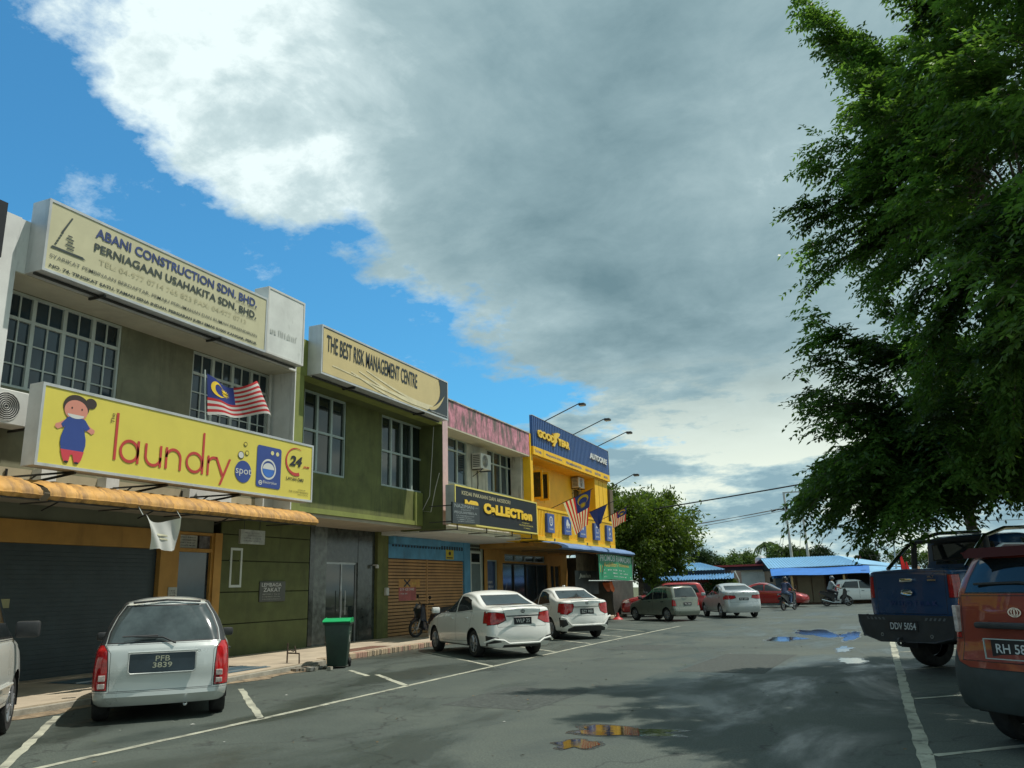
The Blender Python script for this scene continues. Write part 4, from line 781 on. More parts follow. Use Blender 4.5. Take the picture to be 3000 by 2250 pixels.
# ================================================================== flags
fl_r = mat('flag_red', (.55, .035, .04), .8, var=.05, translucent=.3); fl_w = mat('flag_white', (.68, .66, .64), .8, var=.05, translucent=.3); fl_b = mat('flag_blue', (.02, .04, .22), .8, var=.05, translucent=.2); fl_y = mat('flag_yellow', (.75, .52, .03), .8, var=0)
def national_flag(P, parent, nu=28):
    """fourteen stripes, blue canton with crescent and star. P(u,v)->point, u along the fly, v up"""
    mbs = [MB(), MB()]; can = MB()
    for s_ in range(14):
        v0, v1 = 1 - (s_ + 1) / 14, 1 - s_ / 14; u0 = .5 if s_ < 8 else 0
        for i in range(nu):
            a, b = i / nu, (i + 1) / nu
            if a >= u0 - 1e-6: mbs[s_ % 2].face([P(a, v0), P(b, v0), P(b, v1), P(a, v1)])
            else: can.face([P(a, v0), P(b, v0), P(b, v1), P(a, v1)])
    mbs[0].build('red_stripes', fl_r, parent, smooth=True, angle=80); mbs[1].build('white_stripes', fl_w, parent, smooth=True, angle=80); can.build('blue_canton', fl_b, parent, smooth=True, angle=80)
    def off(u, v, d):
        p = Vector(P(u, v)); e = .02; n = (Vector(P(u + e, v)) - p).cross(Vector(P(u, v + e)) - p).normalized(); return p + n * d
    cr = []
    for i in range(24):
        t0, t1 = PI * .22 + i / 24 * PI * 1.56, PI * .22 + (i + 1) / 24 * PI * 1.56
        def pt(t, k): return (.19 + .14 * math.cos(t), .715 + .21 * math.sin(t)) if k == 0 else (.225 + .105 * math.cos(t), .715 + .165 * math.sin(t))
        cr.append([pt(t0, 0), pt(t1, 0), pt(t1, 1), pt(t0, 1)])
    stp = [(.335 + (.095 if i % 2 == 0 else .045) * math.cos(PI * i / 14) , .715 + (.15 if i % 2 == 0 else .07) * math.sin(PI * i / 14)) for i in range(28)]
    for d in (.006, -.006): shape(cr + [stp], off, fl_y, parent, d, 'crescent_and_star')
F1 = thing('flag', 'striped national flag flying in front of the window over the yellow laundry sign', 'flag')
def Pf1(u, v):
    s_ = math.sin(u * 9.0 + .4 + v) * .11 * (0.3 + u)
    return (-11.45 + s_, 11.70 + .10 * (1 - v) + u * (1.62 + .25 * (1 - v)) , 4.93 + .80 * v + u * (.30 * (1 - v) + .12 * v) - .0 + .07 * math.sin(u * 8.5 + 1) * u - .16 * math.sin(PI * u) * v + .10 * u * u * v)
national_flag(Pf1, F1); MB().tube([(-11.50, 11.83, 4.78), (-11.44, 11.66, 5.80)], .015, 6).build('pole', frame_w, F1)
def hung_flag(label, base, tip, t0, t1, drop, pinch, nat=True, sway=.1, flip=False):
    t = thing('flag', label, 'flag'); b, e = Vector(base), Vector(tip); MB().tube([b, e], .014, 6).build('pole', metal_d, t)
    def P_(u, v):   # v: along the pole (0 = outer tip side), u: down
        s_ = t1 + (t0 - t1) * (1 - v) if flip else t0 + (t1 - t0) * v
        p = b.lerp(e, s_); c = b.lerp(e, (t0 + t1) / 2)
        q = p.lerp(Vector((c.x, c.y, p.z)), pinch * u); q.z -= drop * u; q.y += sway * u + .05 * math.sin(9 * v + 3 * u) * (.2 + u); q.x += .04 * math.sin(7 * v) * u; return q
    if nat: national_flag(lambda u, v: P_(u, v), t, 20)
    else: cloth('sheet', lambda u, v: P_(u, v), 14, 14, fl_b, t)
    return t
hung_flag('striped national flag hanging from a slanted pole over the middle of the yellow cladding', (-11.35, 30.3, 4.56), (-9.2, 29.0, 5.05), .30, .96, 1.25, .55, sway=.35)
hung_flag('plain blue flag hanging limp between the two striped flags on the yellow shop', (-11.35, 33.9, 4.5), (-9.5, 33.1, 5.0), .25, .75, .75, .85, nat=False)
hung_flag('striped national flag at the right corner of the yellow cladding', (-11.3, 36.6, 4.5), (-9.5, 35.2, 4.95), .35, .9, .62, .2, sway=-.1)
# ================================================================== air conditioners
def aircon(label, x, y_, z_, w=.85, h=.56, d=.36, grille=True):
    t = thing('air_conditioner', label, 'air conditioner', (x, y_, z_), 0, 'air conditioner units on the upper walls')
    MB().box(0, d, -w / 2, w / 2, 0, h).build('casing', white_pl, t, bevel=.015)
    shape([ell(-.08, h / 2, h * .40, h * .40, 24)], lambda u, v, dd: (d + dd, u, v), mat('fan_dark', (.05, .05, .05), .6), t, .004, 'fan_opening')
    mb = MB()
    for k in range(7): r = h * .4 * (k + 1) / 7; mb.tube([(d + .012, -.08 + r * math.cos(a), h / 2 + r * math.sin(a)) for a in [2 * PI * q / 16 for q in range(17)]], .005, 4, caps=False)
    mb.build('fan_guard', white_pl, t)
    mb = MB()
    for k in range(7): mb.box(.04, d - .05, -w / 2 - .003, -w / 2, .06 + k * .065, .10 + k * .065)
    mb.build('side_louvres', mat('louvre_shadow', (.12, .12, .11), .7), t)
    mb = MB(); mb.box(-.1, d + .04, -w / 2 + .08, -w / 2 + .12, -.04, -.002); mb.box(-.1, d + .04, w / 2 - .12, w / 2 - .08, -.04, -.002); mb.tube([(-.08, -w / 2 + .1, -.3), (d, -w / 2 + .1, -.03)], .014, 5); mb.build('bracket', metal_d, t); return t
aircon('air conditioner on the wall at the left edge under the large window', -12.6, 8.42, 4.24)
aircon('air conditioner between the two windows of the stained pink shophouse', -12.72, 26.45, 5.72)
aircon('air conditioner above the balcony door of the yellow tyre shop', -12.70, 37.2, 6.12, h=.5)
MB().tube([(-12.70, 26.45, 5.7), (-12.72, 26.5, 5.2), (-12.72, 26.42, 4.9), (-12.70, 26.6, 4.7)], .018, 5).build('cable', mat('cable_black', (.03, .03, .03), .6), P)
ring_ = ring
# ================================================================== vehicles
def paintm(name, col, metal=0.0, rough=.32): return mat(name, col, rough, metal=metal, var=.03, scale=1.2, coat=.8, rvar=.08)
car_white = paintm('pearl_white_paint', (.78, .78, .73)); car_silver = paintm('silver_paint', (.56, .59, .56), .25); car_red = paintm('red_car_paint', (.34, .02, .02), .2)
car_grey = paintm('grey_green_car_paint', (.19, .21, .17), .3); car_blue = paintm('deep_blue_car_paint', (.004, .048, .135), .1); car_orange = paintm('faded_red_paint', (.23, .032, .018), .1, .42); car_cream = paintm('off_white_van_paint', (.64, .65, .60)); car_sil2 = paintm('light_silver_paint', (.48, .51, .51), .35)
g_tint = mat('tinted_car_glass', (.018, .024, .026), .05, var=.25, scale=1.5, spec=.8); g_rear = mat('rear_car_glass', (.035, .045, .045), .07, var=.3, scale=2, spec=.8)
seal = mat('rubber_seal', (.012, .012, .012), .6, var=0); trimb = mat('black_plastic_trim', (.03, .032, .033), .55, var=.2, scale=5); trimg = mat('grey_plastic_trim', (.035, .046, .043), .6, var=.2, scale=4)
lamp_r = mat('red_lamp_lens', (.42, .012, .014), .12, var=.25, scale=18, coat=.6); lamp_c = mat('clear_lamp_lens', (.50, .42, .38), .12, var=.3, scale=20, coat=.6); chrome = mat('chrome_trim', (.6, .62, .62), .12, metal=1, var=0)
tyre_m = mat('tyre_rubber', (.022, .022, .021), .8, var=.3, scale=12); alloy = mat('alloy_rim', (.33, .34, .35), .35, metal=.6, var=.1); plate_b = mat('plate_black', (.015, .016, .02), .4, var=0); under = mat('underbody_dark', (.012, .012, .012), .9, var=0)
def catmull(P, n):
    out = []
    for i in range(len(P) - 1):
        p0, p1, p2, p3 = P[max(i - 1, 0)], P[i], P[i + 1], P[min(i + 2, len(P) - 1)]
        for k in range(n):
            t = k / n; out.append(tuple(.5 * ((2 * b) + (-a + c) * t + (2 * a - 5 * b + 4 * c - d) * t * t + (-a + 3 * b - 3 * c + d) * t ** 3) for a, b, c, d in zip(p0, p1, p2, p3)))
    out.append(tuple(P[-1])); return out
def itp(tab, x): return float(np.interp(x, [p[0] for p in tab], [p[1] for p in tab]))
def smooth_itp(tab, x, w=.07): return sum(itp(tab, x + k * w / 3) for k in (-3, -2, -1, 0, 1, 2, 3)) / 7
def car_surface(c):
    L_, Wd = c['L'], c['W'] / 2; zb = c.get('zb', .22); bm = bmesh.new(); NS = c.get('NS', 46); rad = c.get('rad', .16)
    ds = [0, .008, .03, .07, .12]; ds = ds + list(np.linspace(.18, L_ - .18, NS)) + [L_ - d for d in ds[::-1]]
    def row_pts(d):
        s = d / L_; zt = smooth_itp(c['top'], d); zs = smooth_itp(c['belt'], d); zs = min(zs, zt - .03); g_ = zt - zs; k = max(0, min(1, g_ / .38))
        pf = smooth_itp(c.get('plan', [(0, .96), (.5, 1), (L_ - .7, 1), (L_, .88)]), d, .2); w = Wd * pf
        e = min(d, L_ - d); cr = rad * (1 - math.sqrt(max(0, 1 - (1 - min(e, rad) / rad) ** 2)))
        w -= cr; ws = w - .025; we = ws - k * c.get('tumble', .17) - (1 - k) * .05; q = min(g_, .34); wb = w - .03; kz = smooth_itp(c['sill'], d) if 'sill' in c else zb
        R = [(0, kz), (wb * .6, kz), (wb - .05, kz), (wb, kz + .04), (w, kz + .33 * (zs - kz)), (w, kz + .66 * (zs - kz)), (ws + .004, zs - .03), (ws - .018, zs + .004),
             (ws * .5 + we * .5 + .012, zs + .5 * g_), (we + .022, zt - .28 * q), (we - .012, zt - .10 * q), (we - .085, zt - .02 * q), (we * .5, zt + .65 * c.get('crown', .025)), (0, zt + c.get('crown', .025))]
        out = [R[0], R[1], R[2]]; out += catmull(R[3:8], 2)[:-1] if True else []; out += catmull(R[7:], 3)
        return out
    def yof(d, z_):
        s = d / L_; yr = smooth_itp(c['rear'], z_, .04); yf = smooth_itp(c['front'], z_, .04)
        return (-L_ / 2 + yr) * (1 - s) + (L_ / 2 - yf) * s
    grid = []
    for d in ds: grid.append([(x, yof(d, z_), z_) for x, z_ in row_pts(d)])
    m_ = len(grid[0]); V = {}
    def vert(p):
        return bm.verts.new(p)
    for sgn in (1, -1):
        G_ = [[vert((sgn * x, y_, z_)) for x, y_, z_ in r] for r in grid]
        for i in range(len(G_) - 1):
            for j in range(m_ - 1):
                q = [G_[i][j], G_[i + 1][j], G_[i + 1][j + 1], G_[i][j + 1]]
                bm.faces.new(q if sgn > 0 else q[::-1])
        for end, dirn in ((0, -1), (-1, 1)):
            bul = c.get('bulge', .05); prev = G_[end]
            for cc_ in (.94, .84, .68, .48, .25, 0.0):
                cur = [vert((sgn * x * cc_, y_ + dirn * bul * (1 - cc_ ** 2), z_ + (grid[end][-1][2] - z_) * 0)) for x, y_, z_ in grid[end]]
                for j in range(m_ - 1):
                    q = [prev[j], prev[j + 1], cur[j + 1], cur[j]]
                    if (dirn > 0) == (sgn > 0): q = q[::-1]
                    try: bm.faces.new(q)
                    except ValueError: pass
                prev = cur
    bmesh.ops.remove_doubles(bm, verts=bm.verts, dist=.0008); bmesh.ops.dissolve_degenerate(bm, edges=bm.edges, dist=.0004)
    bm.normal_update(); bad = []
    for f in bm.faces:
        q = f.calc_center_median(); yc = max(-L_ / 2 + .9, min(L_ / 2 - .9, q.y))
        if f.normal.dot(q - Vector((0, yc, min(.75, c['H0'] if 'H0' in c else .75)))) < 0: bad.append(f)
    bmesh.ops.reverse_faces(bm, faces=bad); bm.normal_update(); return bm
def inpoly(p, poly):
    c = False; n = len(poly)
    for i in range(n):
        (x1, y1), (x2, y2) = poly[i], poly[i - 1]
        if (y1 > p[1]) != (y2 > p[1]) and p[0] < (x2 - x1) * (p[1] - y1) / (y2 - y1) + x1: c = not c
    return c
def cut(bm, lay, pid, poly, view, cond=None):
    """score the panel outline into the body and mark the faces inside it as a part"""
    us = [p[0] for p in poly]; vs = [p[1] for p in poly]; u0, u1, v0, v1 = min(us) - .01, max(us) + .01, min(vs) - .01, max(vs) + .01
    ax = (1, 2) if view == 'side' else (0, 2)
    def okf(f):
        if f[lay] != 0: return False
        n = f.normal
        if view == 'side' and abs(n.x) < .30: return False
        if view == 'rear' and n.y > -.12: return False
        if view == 'front' and n.y < .12: return False
        return cond is None or cond(f.calc_center_median())
    for i in range(len(poly)):
        a, b = poly[i], poly[(i + 1) % len(poly)]
        fs = []
        for f in bm.faces:
            if not okf(f): continue
            fu = [v.co[ax[0]] for v in f.verts]; fv = [v.co[ax[1]] for v in f.verts]
            if max(fu) < u0 or min(fu) > u1 or max(fv) < v0 or min(fv) > v1: continue
            fs.append(f)
        if not fs: return
        co = Vector((0, a[0], a[1])) if view == 'side' else Vector((a[0], 0, a[1])); d2 = (b[0] - a[0], b[1] - a[1])
        no = Vector((0, -d2[1], d2[0])) if view == 'side' else Vector((-d2[1], 0, d2[0]))
        geom = list({e for f in fs for e in f.edges}) + fs + list({v for f in fs for v in f.verts})
        bmesh.ops.bisect_plane(bm, geom=geom, plane_co=co, plane_no=no.normalized(), dist=.0005)
    bm.normal_update()
    for f in bm.faces:
        if f[lay] != 0: continue
        c = f.calc_center_median()
        if view == 'side' and abs(f.normal.x) < .25: continue
        if view == 'rear' and f.normal.y > -.08: continue
        if view == 'front' and f.normal.y < .08: continue
        if cond is not None and not cond(c): continue
        if inpoly((c[ax[0]], c[ax[1]]), poly): f[lay] = pid
def mirror(poly): return [(-x, z_) for x, z_ in poly]
def make_car(c, name, label, cat, loc, deg, paint, group=None):
    root = thing(name, label, cat, (loc[0], loc[1], c.get('dz', 0)), math.radians(deg), group)
    bm = car_surface(c); lay = bm.faces.layers.int.new('part'); parts = {}; pid = 0; Lh = c['L'] / 2
    for (nm, view, poly, m_, ring, kw) in c['cuts']:
        polys = [poly] if view == 'side' or kw.get('mid') else [poly, mirror(poly)]
        for pl in polys:
            pid += 1; parts[pid] = (nm, m_ if m_ else paint, ring, kw); cut(bm, lay, pid, pl, view, kw.get('cond'))
    for (yw, r) in c['wheels_at']:
        ra = r + c.get('arch', .055); pid += 1; parts[pid] = None; n = 22
        hub = c['hub']; poly = [(yw + ra * math.cos(2 * PI * i / n), hub + ra * math.sin(2 * PI * i / n)) for i in range(n)]
        # only the flanks are cut open
        for f in bm.faces:
            if f[lay] and parts[f[lay]] and parts[f[lay]][0] in ('door', 'bumper'): f[lay] = f[lay]
        cut_arch(bm, lay, pid, poly, c['W'])
    def emit(pids, nm, m_, ring, parent, side=None, kw={}):
        fs = [f for f in bm.faces if f[lay] in pids and (side is None or f.calc_center_median().x * side > 0)]
        if not fs: return None
        b2 = bmesh.new(); vm = {}
        for f in fs:
            vs = []
            for v in f.verts:
                if v not in vm: vm[v] = b2.verts.new(v.co)
                vs.append(vm[v])
            try: b2.faces.new(vs)
            except ValueError: pass
        for f in b2.faces: f.smooth = True
        mats = [m_]
        if ring:
            b2.normal_update(); rf = bmesh.ops.inset_region(b2, faces=list(b2.faces), thickness=ring, depth=kw.get('depth', 0.0), use_boundary=True, use_even_offset=True)['faces']
            mats.append(kw.get('ringm', seal))
            for f in rf: f.material_index = 1
        me = bpy.data.meshes.new(nm); b2.to_mesh(me); b2.free()
        for q in mats: me.materials.append(q)
        me.set_sharp_from_angle(angle=math.radians(40))
        o = bpy.data.objects.new(nm, me); COL.objects.link(o); o.parent = parent
        if kw.get('label'): o['label'] = kw['label']
        return o
    body = emit({0}, 'body', paint, 0, root)
    for p, v in parts.items():
        if v is None: continue
        nm, m_, ring, kw = v
        if any(True for q in c['cuts'] if q[0] == nm and q[1] == 'side') and not kw.get('mid'):
            for sd in (1, -1): emit({p}, nm, m_, ring, root, sd, kw)
        else: emit({p}, nm, m_, ring, root, None, kw)
    bm.free()
    # wheels and wells
    Wd = c['W'] / 2; hub = c['hub']; wmesh = {}
    wells = MB()
    for (yw, r) in c['wheels_at']:
        tw = c.get('tw', .19)
        for sd in (1, -1):
            xo = sd * (Wd - .035 - tw / 2)
            ra = r + c.get('arch', .055) + .004; n = 14
            for i in range(n):
                t0, t1 = PI * i / n - .15, PI * (i + 1) / n - .15 + (.3 if i == n - 1 else 0)
                a = (yw + ra * math.cos(t0), hub + ra * math.sin(t0)); b = (yw + ra * math.cos(t1), hub + ra * math.sin(t1))
                wells.face([(sd * (Wd - .03), *a), (sd * (Wd - .03), *b), (sd * (Wd - .38), *b), (sd * (Wd - .38), *a)])
                wells.face([(sd * (Wd - .38), *a), (sd * (Wd - .38), *b), (sd * (Wd - .38), yw, hub - .05)])
            k_ = (r, sd)
            if r not in wmesh:
                tb = MB().lathe([(r * .62, -tw / 2 + .01), (r * .90, -tw / 2), (r * .97, -tw / 2 + .018), (r, -tw / 2 + .045), (r, tw / 2 - .045), (r * .97, tw / 2 - .018), (r * .90, tw / 2), (r * .62, tw / 2 - .01)], 30, axis='X')
                to = tb.build('wheel', tyre_m, root, smooth=True)
                rb = MB(); rb.lathe([(r * .66, tw / 2 - .012), (r * .64, tw / 2 - .002), (r * .60, tw / 2 - .004), (r * .58, tw / 2 - .05), (r * .58, -.02)], 30, axis='X'); ns = c.get('spokes', 5)
                for s_ in range(ns):
                    a = 2 * PI * s_ / ns
                    for da in (-.10, .10):
                        pts = [(tw / 2 - .02, r * .08 * math.cos(a + da * 3), r * .08 * math.sin(a + da * 3)), (tw / 2 - .012, r * .60 * math.cos(a + da), r * .60 * math.sin(a + da))]
                        rb.tube(pts, [r * .075, r * .055], 5)
                rb.lathe([(0, tw / 2 - .002), (r * .10, tw / 2 - .004), (r * .13, tw / 2 - .03)], 14, axis='X')
                ro = rb.build('rim', c.get('rimm', alloy), to, smooth=True); di = MB().lathe([(0, -.0), (r * .57, .0)], 20, axis='X').build('brake_disc', under, to)
                wmesh[r] = (to, ro, di, tb); to.location = (xo, yw, hub); to.rotation_euler = (random.uniform(0, 6), 0, 0) if sd > 0 else (random.uniform(0, 6), 0, PI); first_ = to; continue
            s0 = wmesh[r]; w2 = s0[0].copy(); COL.objects.link(w2); w2.location = (xo, yw, hub); w2.rotation_euler = (random.uniform(0, 6), 0, 0 if sd > 0 else PI)
            for ch in s0[1:3]: c2 = ch.copy(); COL.objects.link(c2); c2.parent = w2
    wells.box(-Wd + .38, Wd - .38, -Lh + .25, Lh - .25, c.get('zb', .22) + .0, c.get('zb', .22) + .3)
    for (yw, r) in c['wheels_at']: wells.tube([(-Wd + .3, yw, hub), (Wd - .3, yw, hub)], .04, 6)
    wells.build('wheel_wells', under, root)
    # mirrors, handles
    for sd in (1, -1):
        my, mz, ms_ = c.get('mirror', (.55, .98, 1.0)); mx = Wd - .03
        MB().box(sd * mx, sd * (mx + .19 * ms_), my - .03, my + .10, mz, mz + .14 * ms_).build('mirror', c.get('mirrorm', paint), root, smooth=True, bevel=.03)
        for (hy, hz) in c.get('handles', ()): 
            MB().box(sd * (Wd - .02), sd * (Wd + .022), hy, hy + .17, hz, hz + .03).build('door_handle', c.get('handlem', paint), root, smooth=True, bevel=.01)
    # number plate
    if 'plate' in c:
        px_, pz0, pw, ph, tx = c['plate']; yb_ = -Lh + smooth_itp(c['rear'], pz0 + ph / 2, .04) - c.get('bulge', .05) - .012 - c.get('plate_out', 0)
        pb = boxo('number_plate', plate_b, root, px_ - pw / 2, px_ + pw / 2, yb_, yb_ + .03, pz0, pz0 + ph, bevel=.004)
        fR = lambda u, v, d: (u, yb_ - d, v)
        if isinstance(tx, tuple):
            text(tx[0], fR, px_ - pw * .17, px_ + pw * .17, pz0 + ph * .56, pz0 + ph * .86, wink, pb, bold=.01); text(tx[1], fR, px_ - pw * .24, px_ + pw * .24, pz0 + ph * .15, pz0 + ph * .46, wink, pb, bold=.01)
        else: text(tx, fR, px_ - pw * .40, px_ + pw * .40, pz0 + ph * .24, pz0 + ph * .76, wink, pb, bold=.012)
    for (ex, ez, er, eh) in c.get('emblem', ()):
        ye = -Lh + smooth_itp(c['rear'], ez, .04) - c.get('bulge', .05) - .010
        shape(ring_(ex, ez, er, eh, er * .2, n=20) + [rect(ex - er * .12, ex + er * .12, ez - eh * .8, ez + eh * .8)] + ring_(ex, ez, er * .55, eh * .9, er * .16, n=14), lambda u, v, d: (u, ye - d, v), chrome, root, .003, 'emblem')
    if 'wiper' in c:
        x0, z0, x1, z1 = c['wiper']; yy = lambda z_: -Lh + smooth_itp(c['rear'], z_, .04) - c.get('bulge', .05) - .03
        MB().tube([(x0, yy(z0), z0), ((x0 + x1) / 2, yy((z0 + z1) / 2) - .02, (z0 + z1) / 2 + .03), (x1, yy(z1), z1)], .011, 5).build('wiper', trimb, root)
    return root
def cut_arch(bm, lay, pid, poly, W_):
    u0, u1 = min(p[0] for p in poly), max(p[0] for p in poly); v0, v1 = min(p[1] for p in poly), max(p[1] for p in poly)
    def cand(): return [f for f in bm.faces if min(abs(v.co.x) for v in f.verts) > W_ * .28 and max(v.co.y for v in f.verts) > u0 - .01 and min(v.co.y for v in f.verts) < u1 + .01 and min(v.co.z for v in f.verts) < v1 + .01]
    for i in range(len(poly)):
        a, b = poly[i], poly[(i + 1) % len(poly)]; fs = cand()
        if max(a[1], b[1]) < .18: continue
        geom = list({e for f in fs for e in f.edges}) + fs + list({v for f in fs for v in f.verts})
        bmesh.ops.bisect_plane(bm, geom=geom, plane_co=Vector((0, a[0], a[1])), plane_no=Vector((0, -(b[1] - a[1]), b[0] - a[0])).normalized(), dist=.0005)
    for f in list(bm.faces):
        c = f.calc_center_median()
        if abs(c.x) > W_ * .28 and inpoly((c.y, c.z), poly): bm.faces.remove(f)
def sy(L_, pts): return [(d - L_ / 2, z_) for d, z_ in pts]   # side outlines given as distance from the tail
# ---- sedan
def sedan(L_=4.4, W_=1.70, H_=1.47, kind=0, plate='WLP 25', fastback=0.0):
    deck = 1.10 + .03 * kind; fb = fastback
    c = dict(L=L_, W=W_, zb=.24, tumble=.20, bulge=.07, hub=.31, crown=.03, rad=.20)
    c['rear'] = [(.2, .10), (.35, .02), (.55, 0.0), (.66, .035), (.85, .06), (deck - .04, .05), (deck, .10), (H_, .7)]
    c['front'] = [(.2, .12), (.4, 0.0), (.6, .03), (.75, .14), (.95, .5), (H_, 1.6)]
    c['top'] = [(0, deck - .02), (.06, deck), (.52, deck + .025), (.62, deck + .05), (1.28 - fb * .3, H_ - .07), (1.62, H_ - .02), (2.1, H_), (2.7, H_ - .03), (3.0, H_ - .10), (3.62, .98), (3.75, .95), (4.25, .78), (L_, .66)]
    c['belt'] = [(0, deck - .07), (.7, deck - .075), (1.5, 1.00), (3.3, .90), (3.8, .86), (L_, .62)]
    c['plan'] = [(0, .92), (.6, .985), (1.5, 1), (3.4, 1), (4.0, .95), (L_, .82)]
    yA, yB = .95 - L_ / 2, .95 - L_ / 2 + 2.55; c['wheels_at'] = [(yA, .305), (yB, .305)]
    red = lamp_r; k = kind
    rwin = [(-.60, deck + .05), (.60, deck + .05), (.50, H_ - .085), (-.50, H_ - .085)]
    cu = [('rear_window', 'rear', rwin, g_rear, .022, dict(mid=1, depth=-.006, cond=lambda p: p.z > deck + .01)),
          ('windscreen', 'front', [(-.68, .97), (.68, .97), (.56, H_ - .07), (-.56, H_ - .07)], g_tint, .02, dict(mid=1, cond=lambda p: p.z > .9)),
          ('side_window', 'side', sy(L_, [(1.02, 1.06), (1.98, 1.0), (1.98, H_ - .10), (1.62, H_ - .115), (1.30, H_ - .19)]), g_tint, .02, dict(depth=-.005, cond=lambda p: p.z > .9)),
          ('side_window', 'side', sy(L_, [(2.04, .995), (3.28, .955), (3.22, 1.02), (2.78, H_ - .165), (2.6, H_ - .12), (2.04, H_ - .10)]), g_tint, .02, dict(depth=-.005, cond=lambda p: p.z > .85))]
    if k == 0: tl = [(.40, .83), (.60, .74), (1.0, .70), (1.0, 1.02), (.62, 1.01), (.44, .98)]
    elif k == 1: tl = [(.46, .80), (.62, .72), (1.0, .76), (1.0, 1.04), (.66, 1.06), (.42, 1.03), (.40, .95)]
    else: tl = [(.34, .86), (.6, .80), (1.0, .82), (1.0, 1.0), (.6, .99), (.38, .97)]
    cu += [('tail_light', 'rear', tl, red, .012, dict(cond=lambda p: p.y < -L_ / 2 + .36))]
    if k in (0, 1):
        cu += [('diffuser', 'rear', [(-.62, .20), (.62, .20), (.60, .33), (.40, .40), (-.40, .40), (-.60, .33)] if k else [(-.5, .2), (.5, .2), (.46, .30), (-.46, .30)], trimb, 0, dict(mid=1))]
        cu += [('bumper_vent', 'rear', [(.52, .36), (.98, .30), (.98, .44), (.84, .50), (.60, .46)] if k == 0 else [(.60, .44), (.74, .36), (.84, .58), (.66, .58)], trimb, .006, dict(cond=lambda p: p.y < -L_ / 2 + .3))]
    cu += [('boot_lid', 'rear', [(-.60, .68), (.60, .68), (.61, .75), (.44, .85), (.47, deck - .015), (-.47, deck - .015), (-.44, .85), (-.61, .75)], None, .006, dict(mid=1)),
           ('rear_door', 'side', sy(L_, [(1.28, .36), (1.95, .33), (1.97, .985), (1.0, 1.04), (1.06, .78)]), None, .006, dict(cond=lambda p: p.z < 1.07)),
           ('front_door', 'side', sy(L_, [(2.0, .33), (3.0, .33), (3.2, .50), (3.3, .93), (2.02, .985)]), None, .006, dict(cond=lambda p: p.z < 1.07))]
    c['cuts'] = cu; c['mirror'] = (3.12 - L_ / 2, .96, 1.05); c['handles'] = [(1.2 - L_ / 2, .86), (2.15 - L_ / 2, .84)]
    c['plate'] = (0, .73, .44, .16, plate) if k < 2 else (0, .76, .42, .12, plate); c['emblem'] = [(0, deck - .085, .055, .04)]; c['spokes'] = 10 if k == 1 else 7; return c
vios = make_car(sedan(), 'parked_sedan', 'white sedan with a body kit, plate WLP 25, parked beside the green bin', 'car', (-9.1, 19.15), 49, car_white, 'cars parked in angled bays before the shops')
bezza = make_car(sedan(4.3, 1.65, 1.51, 1, 'SZY 980'), 'parked_sedan', 'white sedan with angular rear bumper vents, second in the row of white cars', 'car', (-9.45, 25.55), 43, car_white, 'cars parked in angled bays before the shops')
city = make_car(sedan(4.4, 1.70, 1.48, 2, 'PLF 2882'), 'moving_sedan', 'silver sedan with red tail lights standing past the grey green hatchback', 'car', (-6.32, 39.9), 26, car_sil2)
bl = sedan(4.4, 1.72, 1.47, 2, 'PKV 118'); redsed = make_car(bl, 'parked_sedan', 'red sedan seen from its side behind the first motorcyclist', 'car', (-6.0, 54.2), -98, car_red)
def kit(root, L_, k):
    y_ = -L_ / 2 - .06
    if k == 0:
        MB().tube([(-.52, y_ + .08, 1.115), (-.2, y_ + .04, 1.135), (.2, y_ + .04, 1.135), (.52, y_ + .08, 1.115)], [.012, .022, .022, .012], 6).build('boot_spoiler', car_white, root, smooth=True)
        MB().tube([(-.86, y_ + .26, .36), (-.70, y_ + .06, .43), (-.5, y_ - .0, .40), (-.38, y_ - .02, .33), (.38, y_ - .02, .33), (.5, y_, .40), (.70, y_ + .06, .43), (.86, y_ + .26, .36)], .024, 6).build('bumper_lip', car_white, root, smooth=True)
        MB().tube([(.42, -L_ / 2 + 1.75, 1.49), (.30 * 0 + .42, -L_ / 2 + 1.66, 1.66)], .006, 4).build('antenna', trimb, root)
    else:
        MB().tube([(-.80, y_ + .14, .66), (-.68, y_ + .05, .62), (-.60, y_ + .02, .50), (-.52, y_, .42), (.52, y_, .42), (.60, y_ + .02, .50), (.68, y_ + .05, .62), (.80, y_ + .14, .66)], .026, 6).build('bumper_lip', car_white, root, smooth=True)
        MB().tube([(-.50, y_ + .09, 1.135), (0, y_ + .03, 1.155), (.50, y_ + .09, 1.135)], [.012, .026, .012], 6).build('boot_spoiler', car_white, root, smooth=True)
        MB().box(-.02, .02, -L_ / 2 + 1.6, -L_ / 2 + 1.75, 1.53, 1.58).build('antenna', car_white, root, bevel=.01)
        boxo('trim_bar', chrome, root, -.42, .42, y_ + .018, y_ + .03, .93, .955)
kit(vios, 4.4, 0); kit(bezza, 4.3, 1); boxo('trim_bar', chrome, vios, -.42, .42, -2.2 - .055, -2.2 - .035, .905, .93)
